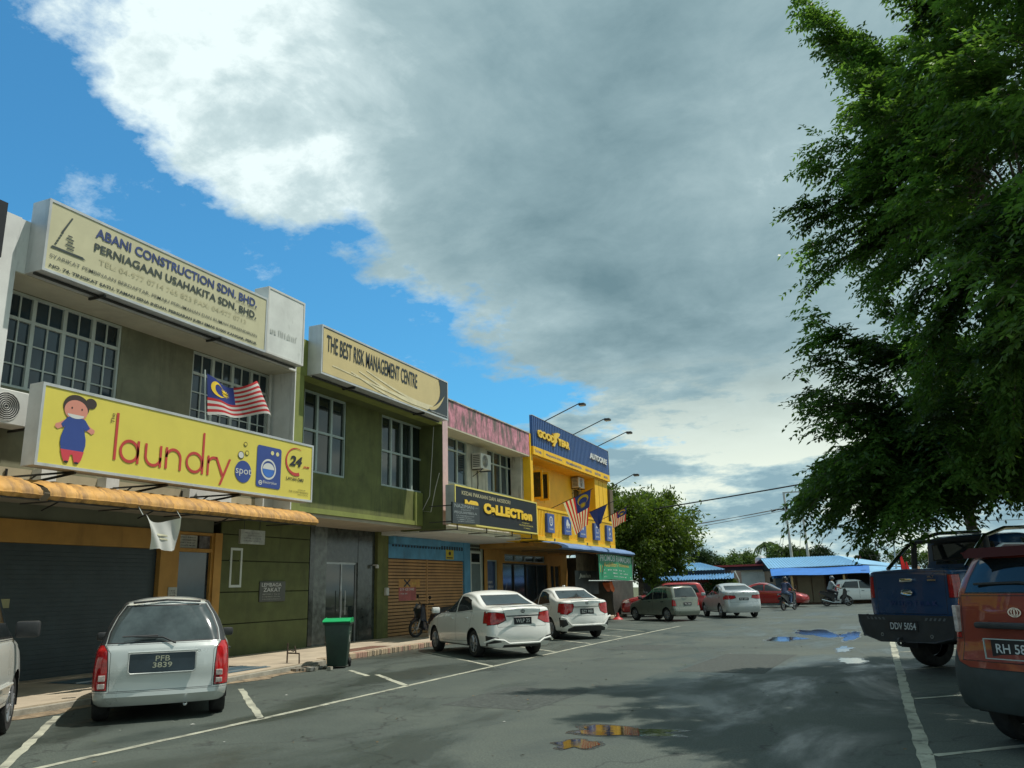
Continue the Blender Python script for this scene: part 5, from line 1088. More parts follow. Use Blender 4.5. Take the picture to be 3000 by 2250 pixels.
# ---- small hatchbacks
def hatch(L_, W_, H_, cu, rear, plate, gz=.98, top=None, dbl=False, **kw):
    c = dict(L=L_, W=W_, zb=.23, tumble=.13, bulge=.045, hub=.275, crown=.03, rad=.13, arch=.045)
    c['rear'] = rear; c['front'] = [(.2, .10), (.4, 0.0), (.65, .03), (.8, .14), (.95, .4), (H_, 1.1)]
    c['top'] = top or [(0, H_ - .05), (.15, H_ - .015), (.8, H_), (1.7, H_ - .01), (2.1, H_ - .06), (2.62, .98), (2.75, .95), (3.25, .80), (L_, .70)]
    c['belt'] = [(0, gz - .04), (1, .94), (2.3, .88), (2.8, .84), (L_, .66)]; c['plan'] = [(0, .95), (.5, 1), (2.6, 1), (L_, .86)]
    c['wheels_at'] = [(.58 - L_ / 2, .27), (.58 - L_ / 2 + 2.36, .27)]; c['cuts'] = cu; c['plate'] = plate; c['mirror'] = (2.3 - L_ / 2, .92, .85); c['mirrorm'] = trimb
    c['handles'] = [(.75 - L_ / 2, .80), (1.65 - L_ / 2, .80)]; c['handlem'] = trimb; c.update(kw); return c
Lk = 3.60; Hk = 1.49
rk = [(.2, .12), (.28, .03), (.37, 0), (.43, .045), (.66, .03), (.90, .07), (.96, .12), (1.2, .27), (1.42, .44), (Hk + .05, .58)]
cu = [('rear_window', 'rear', [(-.68, .955), (.68, .955), (.66, 1.10), (.585, 1.29), (.50, 1.43), (-.50, 1.43), (-.585, 1.29), (-.66, 1.10)], mat('sunlit_rear_glass', (.05, .065, .065), .10, var=.4, scale=3, spec=.8), .022, dict(mid=1, depth=-.006)),
      ('roof_panel', 'side', sy(Lk, [(-.1, 1.44), (2.2, 1.44), (2.2, 1.6), (-.1, 1.6)]), trimb, 0, {}),
      ('pillar_trim', 'rear', [(.69, .955), (.95, .945), (.95, 1.5), (.42, 1.5), (.51, 1.43), (.595, 1.29), (.67, 1.10)], trimb, 0, dict(cond=lambda p: p.y < -Lk / 2 + .7)),
      ('windscreen', 'front', [(-.65, .97), (.65, .97), (.56, 1.40), (-.56, 1.40)], g_tint, .02, dict(mid=1, cond=lambda p: p.z > .9)),
      ('side_window', 'side', sy(Lk, [(.72, .98), (1.28, .97), (1.28, 1.38), (.80, 1.36)]), g_tint, .02, dict(cond=lambda p: p.z > .85)),
      ('side_window', 'side', sy(Lk, [(1.34, .97), (2.42, .92), (2.0, 1.36), (1.34, 1.38)]), g_tint, .02, dict(cond=lambda p: p.z > .85)),
      ('tail_light', 'rear', [(.625, .395), (.9, .395), (.9, .84), (.83, .94), (.77, .98), (.71, .965), (.65, .88), (.63, .66)], lamp_r, .012, dict(cond=lambda p: p.y < -Lk / 2 + .34)),
      ('tailgate', 'rear', [(-.61, .385), (.61, .385), (.62, .84), (.69, .945), (-.69, .945), (-.62, .84)], None, .006, dict(mid=1)),
      ('bumper', 'rear', [(-.95, .15), (.95, .15), (.95, .375), (-.95, .375)], None, .005, dict(mid=1, cond=lambda p: p.y < -Lk / 2 + .42)),
      ('front_door', 'side', sy(Lk, [(1.32, .34), (2.3, .34), (2.42, .5), (2.46, .9), (1.32, .95)]), None, .006, dict(cond=lambda p: p.z < 1)), ('rear_door', 'side', sy(Lk, [(.85, .55), (1.0, .34), (1.29, .34), (1.29, .95), (.65, .96), (.6, .7)]), None, .006, dict(cond=lambda p: p.z < 1))]
hs_ = hatch(Lk, 1.68, Hk, cu, rk, None, tumble=.26, crown=.05, rad=.20, zb=.20, gz=.93, hub=.27); del hs_['plate']
silv = make_car(hs_, 'parked_hatchback', 'silver hatchback with black roof, plate PFB 3839, nearest to the laundry', 'car', (-8.52 - 1.273, 8.30 + 1.273), 45, car_silver, 'cars parked in angled bays before the shops')
# plate recess, plate text, lamp details, wiper
yb = -Lk / 2 - .030
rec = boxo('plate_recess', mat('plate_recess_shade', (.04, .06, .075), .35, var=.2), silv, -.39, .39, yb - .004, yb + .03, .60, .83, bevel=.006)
MB().tube([(-.41, yb + .0, .852), (.41, yb, .852)], .014, 6).build('garnish', car_silver, silv, smooth=True); MB().tube([(-.405, yb + .002, .84), (-.40, yb, .62), (-.37, yb, .592), (.37, yb, .592), (.40, yb, .62), (.405, yb + .002, .84)], .008, 5).build('recess_rim', car_silver, silv, smooth=True)
pfb = mat('plate_cream_ink', (.5, .5, .36), .5)
text('PFB', lambda u, v, d: (u, yb - d, v), -.085, .085, .735, .80, pfb, rec, d=.012); text('3839', lambda u, v, d: (u, yb - d, v), -.115, .115, .655, .72, pfb, rec, bold=.01, d=.012)
MB().tube([(.14, yb + .05, .945), (-.02, yb + .11, 1.02), (-.36, yb + .12, 1.04)], .012, 5).build('wiper', trimb, silv); MB().tube([(-.50, yb + .13, 1.045), (-.08, yb + .13, 1.045)], .010, 5).build('wiper_blade', trimb, silv)
for sd in (1, -1):
    for (za, zb_, m_) in ((.43, .49, lamp_c), (.52, .59, lamp_c)): boxo('lamp_section', m_, silv, sd * .655, sd * .735, -Lk / 2 - .008, -Lk / 2 + .06, za, zb_, bevel=.006)
MB().lathe([(.02, -.05), (.026, -.05), (.026, .12), (.02, .12)], 12, (.30, -Lk / 2 - .0, .20), 'Y').build('exhaust_pipe', chrome, silv); shape(ring(.43, .84, .02, .015, .005, n=14), lambda u, v, d: (u, yb - d + .012, v), chrome, silv, .003, 'emblem')
MB().tube([(-.42, yb + .50, 1.46), (0, yb + .46, 1.49), (.42, yb + .50, 1.46)], .016, 6).build('roof_lip', trimb, silv)
# grey green hatchback
Lg = 3.49; Hg = 1.45
rg = [(.2, .10), (.30, .02), (.48, 0), (.56, .06), (.9, .08), (.97, .10), (1.40, .30), (Hg + .05, .40)]
cu = [('rear_window', 'rear', [(-.58, .98), (.58, .98), (.48, 1.375), (-.48, 1.375)], g_rear, .02, dict(mid=1)), ('windscreen', 'front', [(-.6, .95), (.6, .95), (.52, 1.37), (-.52, 1.37)], g_tint, .02, dict(mid=1, cond=lambda p: p.z > .9)),
      ('side_window', 'side', sy(Lg, [(.45, .95), (.8, .93), (.8, 1.33), (.62, 1.33)]), g_tint, .018, dict(cond=lambda p: p.z > .85)), ('side_window', 'side', sy(Lg, [(.86, .93), (1.5, .91), (1.5, 1.35), (.86, 1.34)]), g_tint, .018, dict(cond=lambda p: p.z > .85)), ('side_window', 'side', sy(Lg, [(1.56, .91), (2.45, .88), (2.0, 1.32), (1.56, 1.35)]), g_tint, .018, dict(cond=lambda p: p.z > .8)),
      ('tail_light', 'rear', [(.56, .62), (.9, .62), (.9, .86), (.74, .90), (.60, .86)], lamp_r, .01, dict(cond=lambda p: p.y < -Lg / 2 + .3)), ('bumper', 'rear', [(-.9, .2), (.9, .2), (.9, .53), (-.9, .53)], None, .006, dict(mid=1, cond=lambda p: p.y < -Lg / 2 + .42)), ('tailgate', 'rear', [(-.54, .56), (.54, .56), (.58, .95), (-.58, .95)], None, .006, dict(mid=1)),
      ('front_door', 'side', sy(Lg, [(1.54, .34), (2.35, .34), (2.45, .88), (1.54, .90)]), None, .006, dict(cond=lambda p: p.z < 1)), ('rear_door', 'side', sy(Lg, [(.9, .5), (1.05, .34), (1.51, .34), (1.51, .90), (.84, .92)]), None, .006, dict(cond=lambda p: p.z < 1))]
kel = make_car(hatch(Lg, 1.49, Hg, cu, rg, (0, .64, .40, .13, 'PFC 5080'), wiper=(0, .98, -.25, 1.02), spokes=8), 'parked_hatchback', 'small grey green hatchback with black roof rack bar between the red wagon and silver sedan', 'car', (-8.72, 36.9), 50, car_grey, 'cars parked in angled bays before the shops')
boxo('roof_rack', trimb, kel, -.5, .5, -1.3, -.6, 1.49, 1.51)
# white hatchback far right
cu = [('rear_window', 'rear', [(-.58, 1.05), (.58, 1.05), (.48, 1.45), (-.48, 1.45)], g_rear, .02, dict(mid=1)), ('windscreen', 'front', [(-.64, 1.0), (.64, 1.0), (.55, 1.44), (-.55, 1.44)], g_tint, .02, dict(mid=1, cond=lambda p: p.z > .9)),
      ('side_window', 'side', sy(3.7, [(.45, 1.02), (1.5, .98), (1.5, 1.42), (.72, 1.40)]), g_tint, .018, dict(cond=lambda p: p.z > .85)), ('side_window', 'side', sy(3.7, [(1.56, .98), (2.75, .92), (2.1, 1.40), (1.56, 1.42)]), g_tint, .018, dict(cond=lambda p: p.z > .8)),
      ('tail_light', 'rear', [(.60, .82), (.95, .80), (.95, 1.18), (.70, 1.22)], lamp_r, .01, dict(cond=lambda p: p.y < -1.85 + .4)), ('bumper', 'rear', [(-.9, .2), (.9, .2), (.9, .6), (-.9, .6)], None, .006, dict(mid=1, cond=lambda p: p.y < -1.85 + .42)),
      ('front_door', 'side', sy(3.7, [(1.54, .34), (2.55, .34), (2.7, .90), (1.54, .95)]), None, .006, dict(cond=lambda p: p.z < 1)), ('rear_door', 'side', sy(3.7, [(.9, .5), (1.05, .34), (1.51, .34), (1.51, .96), (.6, .98)]), None, .006, dict(cond=lambda p: p.z < 1))]
rm = [(.2, .10), (.35, .02), (.6, 0), (.7, .04), (1.05, .08), (1.45, .26), (1.6, .34)]
myvi = make_car(hatch(3.7, 1.66, 1.54, cu, rm, (0, .64, .40, .13, 'RF 4162'), gz=1.05, top=[(0, 1.48), (.15, 1.52), (.8, 1.54), (1.8, 1.53), (2.15, 1.47), (2.8, 1.0), (2.95, .97), (3.45, .84), (3.7, .72)], wheels_at=[(-1.25, .29), (1.19, .29)], hub=.29, spokes=7), 'parked_hatchback', 'white hatchback behind the second motorcyclist', 'car', (-.75, 59.3), -82, car_white)
# red wagon facing left
Lw = 4.2; cu = [('windscreen', 'front', [(-.68, 1.05), (.68, 1.05), (.58, 1.52), (-.58, 1.52)], g_tint, .02, dict(mid=1, cond=lambda p: p.z > .95)), ('rear_window', 'rear', [(-.6, 1.1), (.6, 1.1), (.5, 1.5), (-.5, 1.5)], g_rear, .02, dict(mid=1)),
      ('side_window', 'side', sy(Lw, [(.35, 1.1), (1.15, 1.08), (1.15, 1.48), (.5, 1.48)]), g_tint, .02, dict(cond=lambda p: p.z > .95)), ('side_window', 'side', sy(Lw, [(1.22, 1.08), (2.05, 1.05), (2.05, 1.49), (1.22, 1.49)]), g_tint, .02, dict(cond=lambda p: p.z > .95)), ('side_window', 'side', sy(Lw, [(2.12, 1.05), (3.1, 1.0), (2.62, 1.48), (2.12, 1.49)]), g_tint, .02, dict(cond=lambda p: p.z > .95)),
      ('head_light', 'front', [(.48, .68), (.95, .70), (.95, .88), (.6, .86)], lamp_c, .01, dict(cond=lambda p: p.y > Lw / 2 - .4)), ('front_door', 'side', sy(Lw, [(2.1, .36), (3.0, .36), (3.12, .98), (2.1, 1.03)]), None, .007, dict(cond=lambda p: p.z < 1.1)), ('rear_door', 'side', sy(Lw, [(1.25, .5), (1.4, .36), (2.06, .36), (2.06, 1.03), (1.2, 1.05)]), None, .007, dict(cond=lambda p: p.z < 1.1))]
cw = hatch(Lw, 1.72, 1.60, cu, [(.2, .1), (.4, 0), (1.1, .06), (1.6, .3)], (0, .6, .4, .13, 'PJK 60'), gz=1.1, top=[(0, 1.52), (.2, 1.58), (1.2, 1.60), (2.3, 1.59), (2.65, 1.53), (3.15, 1.08), (3.3, 1.04), (3.95, .92), (Lw, .8)], wheels_at=[(-1.35, .32), (1.2, .32)], hub=.32, mirror=(.82, 1.04, 1.1))
cw['belt'] = [(0, 1.08), (2.0, 1.03), (3.1, .98), (3.4, .92), (Lw, .72)]
wag = make_car(cw, 'parked_wagon', 'red wagon with black wheel arches under the green banner', 'car', (-9.9, 41.9), 108, car_red)
# off-white van at the left edge
Lv = 4.3; Hv = 1.78
cu = [('windscreen', 'front', [(-.66, 1.12), (.66, 1.12), (.6, 1.66), (-.6, 1.66)], g_tint, .02, dict(mid=1, cond=lambda p: p.z > 1.05)), ('rear_window', 'rear', [(-.6, 1.1), (.6, 1.1), (.56, 1.6), (-.56, 1.6)], g_rear, .02, dict(mid=1)),
      ('side_window', 'side', sy(Lv, [(.3, 1.14), (1.7, 1.12), (1.7, 1.64), (.35, 1.64)]), g_tint, .02, dict(cond=lambda p: p.z > 1)), ('side_window', 'side', sy(Lv, [(1.8, 1.12), (3.28, 1.10), (2.86, 1.62), (1.8, 1.64)]), g_tint, .022, dict(cond=lambda p: p.z > 1)),
      ('tail_light', 'rear', [(.66, .7), (.9, .7), (.9, 1.1), (.68, 1.1)], lamp_r, .01, dict(cond=lambda p: p.y < -Lv / 2 + .2)), ('front_door', 'side', sy(Lv, [(1.76, .40), (3.05, .40), (3.32, .62), (3.36, 1.09), (1.76, 1.10)]), None, .008, dict(cond=lambda p: p.z < 1.15)),
      ('rear_door', 'side', sy(Lv, [(.9, .9), (1.2, .40), (1.72, .40), (1.72, 1.10), (.8, 1.10)]), None, .008, dict(cond=lambda p: p.z < 1.15)), ('bumper', 'front', [(-.95, .25), (.95, .25), (.95, .58), (-.95, .58)], None, .008, dict(mid=1, cond=lambda p: p.y > Lv / 2 - .35))]
cv = dict(L=Lv, W=1.66, zb=.32, tumble=.09, bulge=.05, hub=.34, crown=.03, rad=.12, arch=.06, rear=[(.2, .06), (.5, 0), (1.8, .12)], front=[(.3, .06), (.5, 0), (.8, .02), (1.0, .05), (1.12, .25), (1.8, 1.1)], top=[(0, 1.72), (.2, 1.76), (1.5, Hv), (2.7, 1.76), (2.9, 1.70), (3.36, 1.14), (3.5, 1.09), (4.1, 1.0), (Lv, .92)],
      belt=[(0, 1.08), (3.2, 1.06), (3.5, 1.0), (Lv, .84)], wheels_at=[(-1.3, .33), (1.32, .33)], cuts=cu, mirror=(1.02, 1.10, 1.35), mirrorm=trimb, handles=[(-.28, .96)], handlem=trimb, spokes=6)
van = make_car(cv, 'parked_van', 'off white van with a black door mirror, cut off by the left edge', 'van', (-9.30, 5.62), 45, car_cream)
for sd in (1,): MB().tube([(sd * .845, -1.9, .60), (sd * .85, .9, .60)], .018, 5).build('side_moulding', car_cream, van)
# ---- faded red off-roader on the right
Ls = 3.9; Hs = 1.74
rs = [(.2, .12), (.34, .02), (.5, -.02), (.76, .0), (.80, .06), (1.0, .08), (1.33, .11), (1.68, .26), (1.85, .34)]
cu = [('rear_window', 'rear', [(-.555, 1.345), (.555, 1.345), (.52, 1.5), (.455, 1.655), (-.455, 1.655), (-.52, 1.5)], g_tint, .012, dict(mid=1, ringm=seal)),
      ('bumper', 'rear', [(-.98, .2), (.98, .2), (.98, .90), (.74, .92), (.62, .74), (.5, .70), (-.5, .70), (-.62, .74), (-.74, .92), (-.98, .90)], trimg, .008, dict(mid=1, cond=lambda p: p.y < -Ls / 2 + .6)),
      ('tail_light', 'rear', [(.605, .94), (.9, .93), (.9, 1.32), (.62, 1.31)], lamp_r, .01, dict(cond=lambda p: p.y < -Ls / 2 + .38)),
      ('tailgate', 'rear', [(-.585, .755), (.585, .755), (.60, 1.33), (-.60, 1.33)], None, .008, dict(mid=1)),
      ('side_window', 'side', sy(Ls, [(.32, 1.2), (.95, 1.18), (.95, 1.60), (.42, 1.60)]), g_tint, .02, dict(cond=lambda p: p.z > 1)), ('side_window', 'side', sy(Ls, [(1.02, 1.18), (1.75, 1.16), (1.75, 1.6), (1.02, 1.6)]), g_tint, .02, dict(cond=lambda p: p.z > 1)), ('side_window', 'side', sy(Ls, [(1.82, 1.16), (2.75, 1.1), (2.3, 1.58), (1.82, 1.6)]), g_tint, .02, dict(cond=lambda p: p.z > 1)),
      ('windscreen', 'front', [(-.62, 1.12), (.62, 1.12), (.55, 1.6), (-.55, 1.6)], g_tint, .02, dict(mid=1, cond=lambda p: p.z > 1.0)),
      ('cladding', 'side', sy(Ls, [(.0, .2), (3.9, .2), (3.9, .55), (.0, .55)]), trimg, 0, {}), ('rear_door', 'side', sy(Ls, [(1.0, .56), (1.78, .56), (1.78, 1.14), (1.0, 1.16)]), None, .008, dict(cond=lambda p: p.z < 1.2)), ('front_door', 'side', sy(Ls, [(1.82, .56), (2.75, .56), (2.75, 1.08), (1.82, 1.14)]), None, .008, dict(cond=lambda p: p.z < 1.2))]
cs = dict(L=Ls, W=1.58, zb=.33, tumble=.14, bulge=.06, hub=.33, crown=.03, rad=.13, arch=.06, rear=rs, front=[(.3, .08), (.5, 0), (.9, .05), (1.1, .3), (1.8, 1.2)], top=[(0, 1.66), (.2, 1.71), (1.2, Hs), (2.1, 1.72), (2.35, 1.66), (2.85, 1.15), (3.0, 1.10), (3.7, 1.0), (Ls, .92)],
      belt=[(0, 1.20), (1.5, 1.14), (2.8, 1.08), (3.1, 1.0), (Ls, .84)], plan=[(0, .93), (.5, 1), (3.2, 1), (Ls, .9)], wheels_at=[(-1.22, .34), (1.2, .34)], cuts=cu, mirror=(.75, 1.12, 1.1), handles=[(-.85, 1.0), (.0, 1.0)], handlem=trimb, plate=(0, .80, .50, .155, 'RH 5830'), plate_out=.012, emblem=[(.0, 1.185, .065, .042)], spokes=5)
suv = make_car(cs, 'parked_off_roader', 'faded red off-roader with grey bumper and plate starting RH 5, nearest on the right', 'car', (1.07 + 1.38, 8.5 + 1.38), -45, car_orange)
ys = -Ls / 2 - .03
MB().box(-.36, .36, ys - .035, ys + .05, 1.045, 1.10).build('garnish_bar', trimb, suv, smooth=True, bevel=.02)
MB().prism([(-.44, 1.675), (.44, 1.675), (.48, 1.715), (.42, 1.745), (-.42, 1.745), (-.48, 1.715)], lambda u, v, d: (u, -Ls / 2 + d + (v - 1.655) * .5, v), .06, .34).build('roof_spoiler', mat('dark_red_spoiler', (.05, .008, .007), .75, spec=.2, var=.1), suv, bevel=.012)
MB().tube([(.30, ys + .12, 1.40), (.05, ys + .11, 1.44), (-.42, ys + .13, 1.43)], .012, 5).build('wiper', trimb, suv)
for sd in (1, -1):
    boxo('lamp_section', lamp_c, suv, sd * .612, sd * .655, -Ls / 2 + .045, -Ls / 2 + .12, 1.0, 1.24, bevel=.005)
    MB().tube([(sd * .56, -1.3, 1.76), (sd * .56, -1.2, 1.80), (sd * .56, .4, 1.80), (sd * .56, .5, 1.76)], .018, 6).build('roof_rail', metal_g, suv, smooth=True)
mb = MB(); px0, px1, pz0, pz1 = -.262, .262, .79, .965; yy = ys - .062
mb.box(px0, px1, yy, yy + .012, pz0, pz0 + .008); mb.box(px0, px1, yy, yy + .012, pz1 - .008, pz1); mb.box(px0, px0 + .008, yy, yy + .012, pz0, pz1); mb.box(px1 - .008, px1, yy, yy + .012, pz0, pz1); mb.build('plate_frame', frame_g, suv)
# ---- lifted blue pickup
Lp = 5.3; Wp = 1.86; bz = 1.63
rp = [(.6, .02), (.9, 0.0), (1.5, .02), (bz, .03), (2.3, .03)]
cu = [('tailgate', 'rear', [(-.70, .93), (.70, .93), (.72, 1.60), (-.72, 1.60)], None, .010, dict(mid=1)), ('tail_light', 'rear', [(.75, 1.18), (1.0, 1.18), (1.0, 1.55), (.75, 1.55)], lamp_r, .012, dict(cond=lambda p: p.y < -Lp / 2 + .22)),
      ('side_window', 'side', sy(Lp, [(1.72, 1.68), (2.5, 1.66), (2.5, 2.12), (1.82, 2.12)]), g_tint, .02, dict(cond=lambda p: p.z > 1.6)), ('side_window', 'side', sy(Lp, [(2.56, 1.66), (3.55, 1.62), (3.1, 2.10), (2.56, 2.12)]), g_tint, .02, dict(cond=lambda p: p.z > 1.5)),
      ('windscreen', 'front', [(-.7, 1.66), (.7, 1.66), (.6, 2.14), (-.6, 2.14)], g_tint, .02, dict(mid=1, cond=lambda p: p.z > 1.5)), ('rear_window', 'rear', [(-.62, 1.72), (.62, 1.72), (.56, 2.1), (-.56, 2.1)], g_tint, .02, dict(mid=1, cond=lambda p: p.z > 1.66)),
      ('front_door', 'side', sy(Lp, [(2.53, .95), (3.5, .95), (3.58, 1.58), (2.53, 1.62)]), None, .01, dict(cond=lambda p: p.z < 1.65)), ('rear_door', 'side', sy(Lp, [(1.75, .95), (2.48, .95), (2.48, 1.62), (1.72, 1.62)]), None, .01, dict(cond=lambda p: p.z < 1.65))]
cp = dict(L=Lp, W=Wp, zb=.80, tumble=.17, bulge=.03, hub=.42, crown=.02, rad=.09, arch=.13, rear=rp, front=[(.7, .05), (1.0, 0), (1.3, .05), (1.45, .2), (2.3, 1.6)], top=[(0, bz), (1.52, bz), (1.60, 1.72), (1.72, 2.14), (1.9, 2.20), (2.6, 2.22), (3.05, 2.18), (3.25, 2.1), (3.75, 1.62), (3.9, 1.56), (4.9, 1.45), (Lp, 1.3)],
      belt=[(0, bz - .05), (1.6, 1.60), (3.6, 1.56), (3.9, 1.46), (Lp, 1.2)], plan=[(0, .97), (.5, 1), (4.4, 1), (Lp, .9)], wheels_at=[(-1.50, .42), (1.65, .42)], tw=.28, cuts=cu, mirror=(.85, 1.62, 1.5), handles=[(-.75, 1.45), (.1, 1.45)], spokes=6, rimm=mat('black_rim', (.03, .03, .03), .4, var=.1))
pk = make_car(cp, 'parked_pickup', 'lifted deep blue pickup truck with plate DDV 5054, behind the red off-roader', 'pickup truck', (.51 + 1.873, 15.35 + 1.873), -45, car_blue)
yp = -Lp / 2 - .03
MB().box(-.13, .13, yp - .03, yp + .03, 1.44, 1.50).build('tailgate_handle', chrome, pk, smooth=True, bevel=.012)
MB().lathe([(0, 0), (.09, 0), (.11, .012), (.11, .03)], 24, (0, 0, 0), 'Y').build('emblem', chrome, pk, smooth=True); o = bpy.data.objects[[x.name for x in bpy.data.objects if x.parent == pk and x.name.startswith('emblem')][-1]]; o.scale = (1.1, -1, .5); o.location = (-.0, yp - .01, 1.27)
fP = lambda u, v, d: (u, yp - d, v)
text('XLT', fP, .42, .56, 1.50, 1.535, chrome, pk, d=.008, bold=.02); boxo('badge', chrome, pk, .42, .58, yp - .01, yp + .01, 1.45, 1.475)
text('WILDTRAK', fP, -.42, .55, 1.06, 1.14, mat('ghost_blue_letters', (.02, .05, .17), .3, coat=.5), pk, d=.004, bold=.02, spacing=1.5)
mb = MB(); mb.prism([(-.98, .80), (-.90, .58), (-.55, .50), (.55, .50), (.90, .58), (.98, .80), (.98, .90), (-.98, .90)], lambda u, v, d: (u, yp - .16 + d, v), 0, .20)
rb_ = mb.build('steel_bumper', trimb, pk, bevel=.02); text('DDV 5054', lambda u, v, d: (u, yp - .16 - d, v), -.30, .22, .69, .80, wink, rb_, d=.012, bold=.01); boxo('number_plate', plate_b, rb_, -.34, .26, yp - .170, yp - .161, .665, .825)
for sd in (1, -1):
    mb = MB()
    for k in range(5): mb.prism([(sd * (.40 + k * .085), .84), (sd * (.44 + k * .085), .84), (sd * (.47 + k * .085), .88), (sd * (.43 + k * .085), .88)], lambda u, v, d: (u, yp - .165 + d, v), 0, .005)
    mb.build('bumper_slots', mat('slot_grey', (.12, .13, .13), .5), rb_)
    MB().lathe([(.018, 0), (.028, 0), (.03, .03)], 10, (sd * .5, yp - .17, .60), 'Y').build('bolt', metal_g, rb_)
MB().lathe([(.045, -.02), (.07, -.02), (.07, .02), (.045, .02)], 12, (-.1, yp - .2, .50), 'X').build('tow_hook', trimb, rb_)
# sports bar over the bed
for nm, dx in (('sports_bar', 0),):
    mb = MB(); 
    for sd in (1, -1): mb.tube([(sd * .80, -Lp / 2 + .42, 1.66), (sd * .76, -Lp / 2 + .80, 1.98), (sd * .72, -Lp / 2 + 1.02, 2.14), (sd * .66, -Lp / 2 + 1.6, 2.28), (sd * .60, -Lp / 2 + 2.6, 2.31)], .034, 8)
    mb.build('sports_bar', chrome, pk, smooth=True)
    mb = MB()
    for sd in (1, -1): mb.tube([(sd * .77, -Lp / 2 + 1.02, 1.63), (sd * .72, -Lp / 2 + 1.04, 2.14)], .05, 8)
    mb.tube([(-.72, -Lp / 2 + 1.02, 2.12), (.72, -Lp / 2 + 1.02, 2.12)], .035, 8); mb.build('sports_bar_hoop', trimb, pk, smooth=True)
# ================================================================== trees
leaf_a = mat('leaf_green', (.085, .165, .035), .38, var=.5, scale=.9, translucent=.55, spec=.35); leaf_b = mat('leaf_yellow_green', (.085, .135, .022), .5, var=.4, scale=.5, translucent=.45, spec=.3)
leaf_c = mat('leaf_far', (.075, .125, .035), .6, var=.4, scale=.4, translucent=.3, spec=.2); leaf_d = mat('leaf_dark_far', (.03, .055, .022), .6, var=.4, scale=.4, translucent=.2, spec=.2); bark = mat('bark', (.16, .13, .10), .9, var=.35, scale=6, bump=.8, bscale=14)
rng = np.random.default_rng(5)
def leaf_mesh(name, P, D, Ln, Wd, m_, parent, nrm=None):
    """P base points, D unit axes, Ln lengths, Wd widths: one kite per leaf"""
    n = len(P); R_ = rng.normal(size=(n, 3)) if nrm is None else nrm + rng.normal(size=(n, 3)) * .45
    S_ = np.cross(D, R_); S_ /= np.linalg.norm(S_, axis=1)[:, None] + 1e-9
    V = np.empty((n, 4, 3)); V[:, 0] = P; V[:, 1] = P + D * (Ln * .45)[:, None] + S_ * (Wd / 2)[:, None]; V[:, 2] = P + D * Ln[:, None]; V[:, 3] = P + D * (Ln * .45)[:, None] - S_ * (Wd / 2)[:, None]
    me = bpy.data.meshes.new(name); me.vertices.add(n * 4); me.vertices.foreach_set('co', V.reshape(-1).astype(np.float32)); me.loops.add(n * 4); me.loops.foreach_set('vertex_index', np.arange(n * 4, dtype=np.int32))
    me.polygons.add(n); me.polygons.foreach_set('loop_start', np.arange(0, n * 4, 4, dtype=np.int32)); me.polygons.foreach_set('loop_total', np.full(n, 4, dtype=np.int32)); me.update(); me.materials.append(m_)
    o = bpy.data.objects.new(name, me); COL.objects.link(o); o.parent = parent; o['kind'] = 'stuff'; return o
def unit(a): return a / (np.linalg.norm(a, axis=-1, keepdims=True) + 1e-9)
def twigs(P, D, ln, pairs, lleaf, wleaf, droop=.35):
    """pinnate sprays: leaflets in pairs along each twig. returns leaf base points and axes"""
    n = len(P); out_p, out_d = [], []; up = np.array([0, 0, 1.0]); side = unit(np.cross(D, up + rng.normal(size=(n, 3)) * .25))
    for k in range(pairs):
        t = (k + .5) / pairs; base = P + D * (ln * t)[:, None] + up * (-droop * ln * t * t)[:, None]
        for s_ in (1, -1):
            out_p.append(base + rng.normal(size=(n, 3)) * .01); out_d.append(unit(side * s_ * .8 + D * .55 - up * rng.uniform(.15, .75, (n, 1)) + rng.normal(size=(n, 3)) * .18))
    return np.concatenate(out_p), np.concatenate(out_d)
def limb(mb, a, b, r0, r1, sag=.0, wob=.12, n=7):
    a, b = Vector(a), Vector(b); pts = []; L0 = (b - a).length; sd = random.random() * 50
    for i in range(n + 1):
        t = i / n; p = a.lerp(b, t); p.z += sag * math.sin(PI * t) ; k = math.sin(PI * t) * wob * L0
        p += Vector((noise.noise(Vector((t * 2, sd, 0))), noise.noise(Vector((t * 2, 0, sd))), noise.noise(Vector((sd, t * 2, 0))))) * k; pts.append(p)
    mb.tube(pts, [r0 + (r1 - r0) * i / n for i in range(n + 1)], 8); return pts
# ---- the big roadside tree
T1 = thing('roadside_tree', 'big spreading roadside tree with drooping feathery leaves over the right edge', 'tree', (0, 0, 0))
tips = [(0.11, 12.64), (0.28, 12.26), (0.54, 11.55), (0.86, 10.84), (1.05, 10.39), (0.71, 9.95), (1.3, 10.1), (0.10, 9.42), (-0.15, 9.15), (-0.49, 8.28), (-0.20, 7.97), (-0.28, 7.42), (-0.43, 6.81), (-0.46, 6.18), (-0.40, 5.78), (-0.43, 5.39), (-0.66, 4.74), (-0.60, 4.48), (-0.45, 4.13), (0.25, 3.65),
        (-0.70, 3.15), (-0.95, 2.85), (-0.90, 2.7), (-0.50, 2.5), (0.0, 2.45), (0.05, 2.3), (0.5, 2.35), (.9, 2.5), (.3, 3.2), (.6, 2.9), (1.3, 2.7), (1.7, 2.8), (2.1, 2.9)]
wood = MB(); base = Vector((3.6, 18.5, 0)); fork = Vector((2.9, 17.2, 2.6))
wood.tube([base, (3.35, 18.1, 1.0), (3.1, 17.6, 1.9), fork], [.30, .24, .21, .19], 10)
limb(wood, (2.0, 19.2, 0.0), (1.9, 19.0, 3.2), .13, .10)
hubs = [limb(wood, fork, q, .17, .07, .2)[-1] for q in ((1.9, 15.9, 4.4), (2.6, 15.3, 8.0), (4.6, 15.8, 9.8), (2.6, 12.6, 6.4), (6.4, 15.0, 7.0), (4.4, 11.5, 8.0))]
hubs.append(limb(wood, (1.9, 19.0, 3.2), (1.2, 16.6, 4.0), .10, .05)[-1])
seg = []
